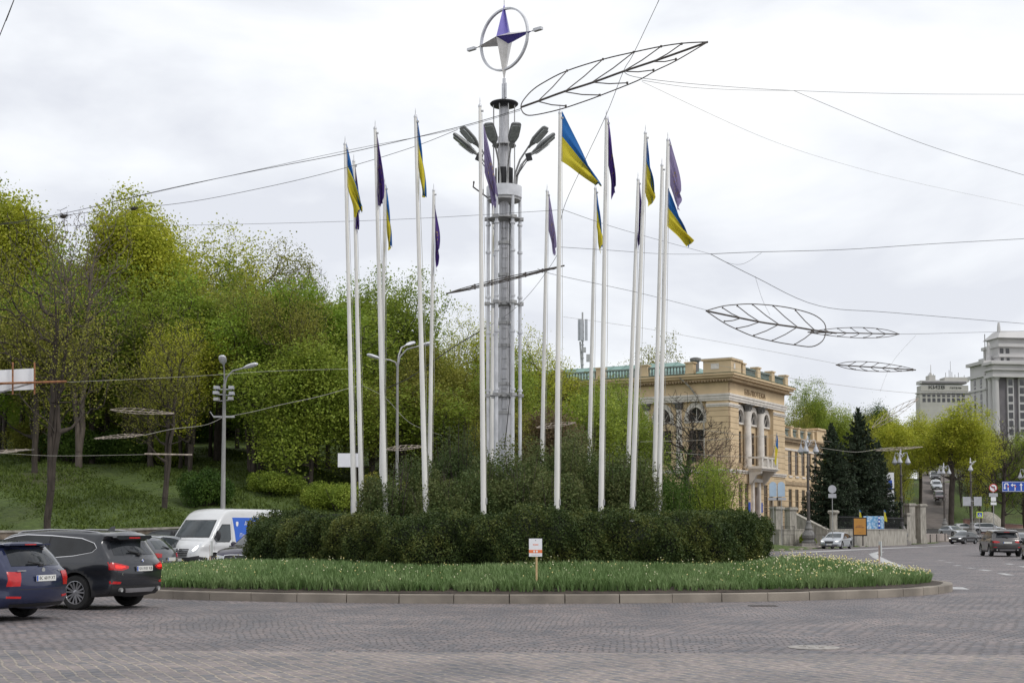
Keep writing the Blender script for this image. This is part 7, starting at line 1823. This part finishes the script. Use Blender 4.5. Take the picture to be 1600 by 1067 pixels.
T('loose', 300, 500, 79, 170, col='yellow', label='airy yellow green young tree left of the street lamp head')
T('dense', 435, 600, 92, 200, col='fresh', label='green tree low in the wood right of the street lamp')
T('dense', 120, 560, 96, 260, col='mid', label='shaded green tree low in the wood behind the forked trunks')
T('tall', 285, 380, 106, 150, col='mid', label='upright green tree below the sparse yellow crown')
fill = [(30,330,108),(110,420,112),(180,350,118),(250,440,112),(300,470,110),(370,420,120),(430,470,118),(520,470,115),(590,500,112),(650,520,112),(710,540,112),(770,540,115),(830,570,112),(60,480,104),(160,520,102),(230,540,104),(330,560,100),(400,580,104),(480,560,104),(880,600,112),(930,610,118),(-40,300,100),(-40,460,90)]
for i, (px, yt, Y) in enumerate(fill):
    T(['dense','round2','tall','loose','round'][i % 5], px, yt, Y+R.uniform(-2,2), R.uniform(170,240), col=['mid','olive','fresh','mid','olive'][(i*3) % 5], label='woodland tree among the crowded back rows of the left hillside wood', group='back rows of the hillside wood')
for i in range(40):
    px = -30+i*22+R.uniform(-9,9); Y = R.uniform(77, 96); p = W2(px, Y); g = gh(*p); H = R.uniform(9, 13)
    if px > 560: H *= .7
    t = tree(['slim','loose2','slim'][i % 3], (p[0], Y, g-.1), H, R.uniform(3.5, 5.5), col=['mid','olive','fresh'][i % 3], label='slender understorey tree with bare trunk inside the hillside wood', group='slender trees inside the hillside wood')
# undergrowth
for px, py, Y, r, h, lab, col in ((325, 762, 70, 1.65, 1.8, 'rounded green bush at the foot of the street lamp behind the van','shrub'), (110, 742, 82, 2.4, 2.2, 'dark straggly bush behind the forked trunks at the left','shrub'), (190, 738, 83, 2.2, 1.9, 'low bush in the grass left of the two-stemmed tree','shrub'),
    (60, 735, 84, 2.3, 2.2, 'bush at the left edge of the slope','olive'), (430, 770, 74, 2.0, 1.3, 'low green bush on the bank right of the street lamp','mid'), (530, 775, 73, 2.6, 1.6, 'spreading low bush behind the left end of the hedge','mid'), (255, 730, 84, 2.2, 2.0, 'bush between the trunks of the two-stemmed tree','mid'), (600, 770, 74, 2.4, 2.0, 'low bush behind the second left flagpole','olive')):
    p = W2(px, Y); bush((p[0], Y, gh(*p)-.1), r, h, col, lab)
rg3 = np.random.default_rng(77)
for i in range(18):
    px = rg3.uniform(-20, 960); Y = rg3.uniform(94, 112); p = W2(px, Y); bush((p[0], Y, gh(*p)-.1), rg3.uniform(1.6, 2.8), rg3.uniform(1.6, 3.0), ['mid','olive','shrub'][i % 3], 'undergrowth bush between the trunks of the hillside wood', 'undergrowth of the hillside wood')
# grass tufts on the slope
def tufts():
    rg = np.random.default_rng(4); n = 120000; x = rg.uniform(-46, 8, n); y = rg.uniform(62.5, 92, n); z = ground_h(x, y); k = z > .3; x, y, z = x[k], y[k], z[k]; n = len(x)
    h = rg.uniform(.04, .13, n)*(1+.6*np.sin(x*.7+y*.5)); a = rg.uniform(0, 6.28, n); w_ = .04; dx, dy = np.cos(a)*w_, np.sin(a)*w_; l_ = rg.normal(size=(n,2))*.06
    V = np.stack([np.stack([x-dx,y-dy,z-.03],1), np.stack([x+dx,y+dy,z-.03],1), np.stack([x+dx*.7+l_[:,0],y+dy*.7+l_[:,1],z+h],1), np.stack([x-dx*.4+l_[:,0],y-dy*.4+l_[:,1],z+h*.8],1)],1).reshape(-1,3)
    o = link('grass_tufts', np_mesh('grass_tufts', V, np.arange(n*4).reshape(-1,4), [leafmat('grass_blades', [(.05,.075,.015),(.09,.13,.024),(.13,.175,.035)], trans=.25)])); tag(o, 'rough spring grass covering the left slope', 'grass', kind='stuff')
tufts()
# around the library
T('dense', 915, 568, 112, 190, col='mid', label='full green tree hiding the far left end of the library roof')
T('round2', 958, 606, 116, 130, col='mid', label='green tree covering the left columns of the library front')
T('twiggy', 1062, 596, 118, 170, col='brown', bark='bark', rz=1.1, label='dark leafless tree in front of the library arches')
T('twiggy', 1122, 660, 112, 100, col='brown', bark='twig_brown', label='reddish twiggy bare tree before the library corner block')
T('fork', 1010, 640, 110, 90, col='mid', label='thin leafing tree by the left end of the library front')
spruce((W2(985,122)[0], 122, .2), P(985,628,122).z, 4.2, 0, 'dark narrow conifer half hidden behind the right hand flagpoles')
for px, py, Y, r, lab in ((1085, 706, 104, 2.9, 'dark green bush before the library, left of the bright one'), (1118, 716, 100, 2.6, 'bright green bush at the foot of the library corner'), (1045, 735, 98, 2.3, 'dark rounded bush behind the rightmost flagpoles')):
    p = P(px, py, Y); bush((p.x, Y, -.1), r, p.z+.1, 'mid' if px > 1100 else 'shrub', lab)
for px, py, Y, r, lab, col in ((1175, 806, 128, 2.2, 'dark low shrub under the library windows','shrub'), (1000, 770, 100, 3.0, 'dark shrub mass low behind the right flagpoles','shrub'), (1150, 800, 118, 2.4, 'shrub at the foot of the library beside the hedge end','shrub'), (950, 760, 96, 3.0, 'shrub behind the right half of the ring','olive'), (1262, 832, 134.5, .9, 'small clipped shrub on the low wall by the steps','mid')):
    p = P(px, py, Y); bush((p.x, Y, -.1), r, p.z+.1, col, lab)
T('loose', 1035, 528, 190, 115, col='olive', label='pale green tree showing over the copper roof')
T('loose2', 985, 548, 186, 80, col='olive', label='thin tree behind the left end of the copper roof')
spruce((W2(1300,150)[0], 150, 1.0), P(1300,664,150).z-1, 8.0, 0, 'dark spruce nearer the library wing, left of the pair')
spruce((W2(1343,159)[0], 159, 1.5), P(1346,640,159).z-1.5, 8.8, 1, 'largest dark spruce, right of the pair')
spruce((W2(1374,168)[0], 168, 1.8), P(1374,690,168).z-1.8, 5.0, 0, 'smaller spruce tucked behind the largest one')
for px, yt, Y, wd, tt, col, lab in ((1262, 600, 232, 90, 'round2', 'mid', 'green tree on the skyline just right of the library cornice'), (1300, 606, 240, 80, 'dense', 'mid', 'second green tree behind the library wing'), (1340, 612, 250, 70, 'dense', 'olive', 'dark tree above the spruces on the skyline'), (1378, 618, 258, 70, 'tall', 'shrub', 'dark tree left of the yellow green trees'),
    (1240, 628, 225, 70, 'loose', 'olive', 'brownish tree behind the library cornice end'), (1405, 636, 226, 105, 'high', 'yellow', 'left part of the yellow green pair before the hotel'), (1484, 622, 218, 150, 'high', 'yellow', 'broadest bright yellow green tree below the hotel'), (1530, 650, 232, 70, 'loose', 'yellow', 'small yellow green tree at the right shoulder of the broad one'),
    (1562, 640, 222, 110, 'twiggy', 'brown', 'leafless brown tree in front of the government building'), (1598, 676, 240, 90, 'round', 'mid', 'green tree cut off by the right edge'), (1518, 690, 236, 70, 'twiggy', 'brown', 'bare tree above the monument'), (1392, 690, 215, 70, 'loose2', 'olive', 'sparse tree behind the gate pillars'), (1412, 668, 246, 50, 'loose', 'yellow', 'thin yellow tree along the steep street'), (1500, 700, 262, 50, 'fork', 'olive', 'slim tree right of the cars parked up the steep street'),
    (1436, 640, 252, 85, 'high', 'yellow', 'yellow green tree closing the gap between spruces and broad tree'), (1548, 668, 250, 80, 'high', 'olive', 'olive tree between the broad yellow green tree and the leafless brown one'), (1448, 680, 300, 60, 'dense', 'olive', 'distant tree closing the top of the steep street'), (1555, 700, 275, 110, 'dense', 'mid', 'green tree behind the no left turn sign'), (1630, 650, 262, 120, 'dense', 'mid', 'green tree beyond the right edge behind the lane sign')):
    T(tt, px, yt, Y, wd, col=col, label=lab)
for i, (px, yt, Y) in enumerate(((1235,640,262),(1275,632,268),(1320,640,272),(1365,648,276),(1405,665,280),(1440,668,318),(1475,672,322),(1510,672,316),(1545,680,310),(1585,690,308),(1620,690,300),(1400,700,250),(1350,720,240),(1300,720,236))):
    T(['dense','round2','loose'][i % 3], px, yt, Y, 90, col=['mid','olive','yellow'][i % 3], label='background tree on the far hill behind the library and monument', group='trees on the far hill')
# nests in the bare crowns
for px, py, Y, lab in ((99, 338, 80, 'dark round bird nest in the leafless crown at the far left'), (209, 326, 90, 'dark bird nest high in the yellow green crown')):
    p = P(px, py, Y); mb = MB(); rn = random.Random(3)
    for i in range(60): 
        a = rn.uniform(0, 6.28); b_ = rn.uniform(-.6, .6); c_ = Vector((.32*cos(a)*cos(b_), .32*sin(a)*cos(b_), .22*sin(b_))); d = Vector((rn.uniform(-1,1), rn.uniform(-1,1), rn.uniform(-.4,.4)))*.22; mb.tube([c_-d, c_+d], .014, 3)
    mb.lathe([(.05,-.18),(.25,-.12),(.28,0),(.2,.1)], 10); o = mb.build('bird_nest', M['bark'], None, loc=p); o.scale = (.6, .6, .75); tag(o, lab, 'nest')

# ------------------------------------------------------------------ ironwork in the road
p = gp(1268, 1010); mb = MB(); mb.lathe([(.36,0),(.36,.010),(.30,.013),(.02,.013)], 28); 
for i in range(6): a = i*pi/3; mb.box((.16*cos(a),.16*sin(a),.016), (.10,.02,.008), Matrix.Rotation(a, 3, 'Z'))
tag(mb.build('manhole_cover', M['granite'], None, loc=(p[0], p[1], .002)), 'worn round manhole cover in the cobbles at the lower right', 'manhole cover')
p = gp(1190, 945.5); mb = MB(); mb.b2((-.30,-.16,0),(.30,.16,.012)); 
for i in range(7): mb.b2((-.26+.08*i,-.13,.0125),(-.22+.08*i,.13,.018))
tag(mb.build('drain_grate', M['dark_metal'], None, loc=(p[0], p[1], .002)), 'dark iron drain grate beside the island kerb', 'drain')
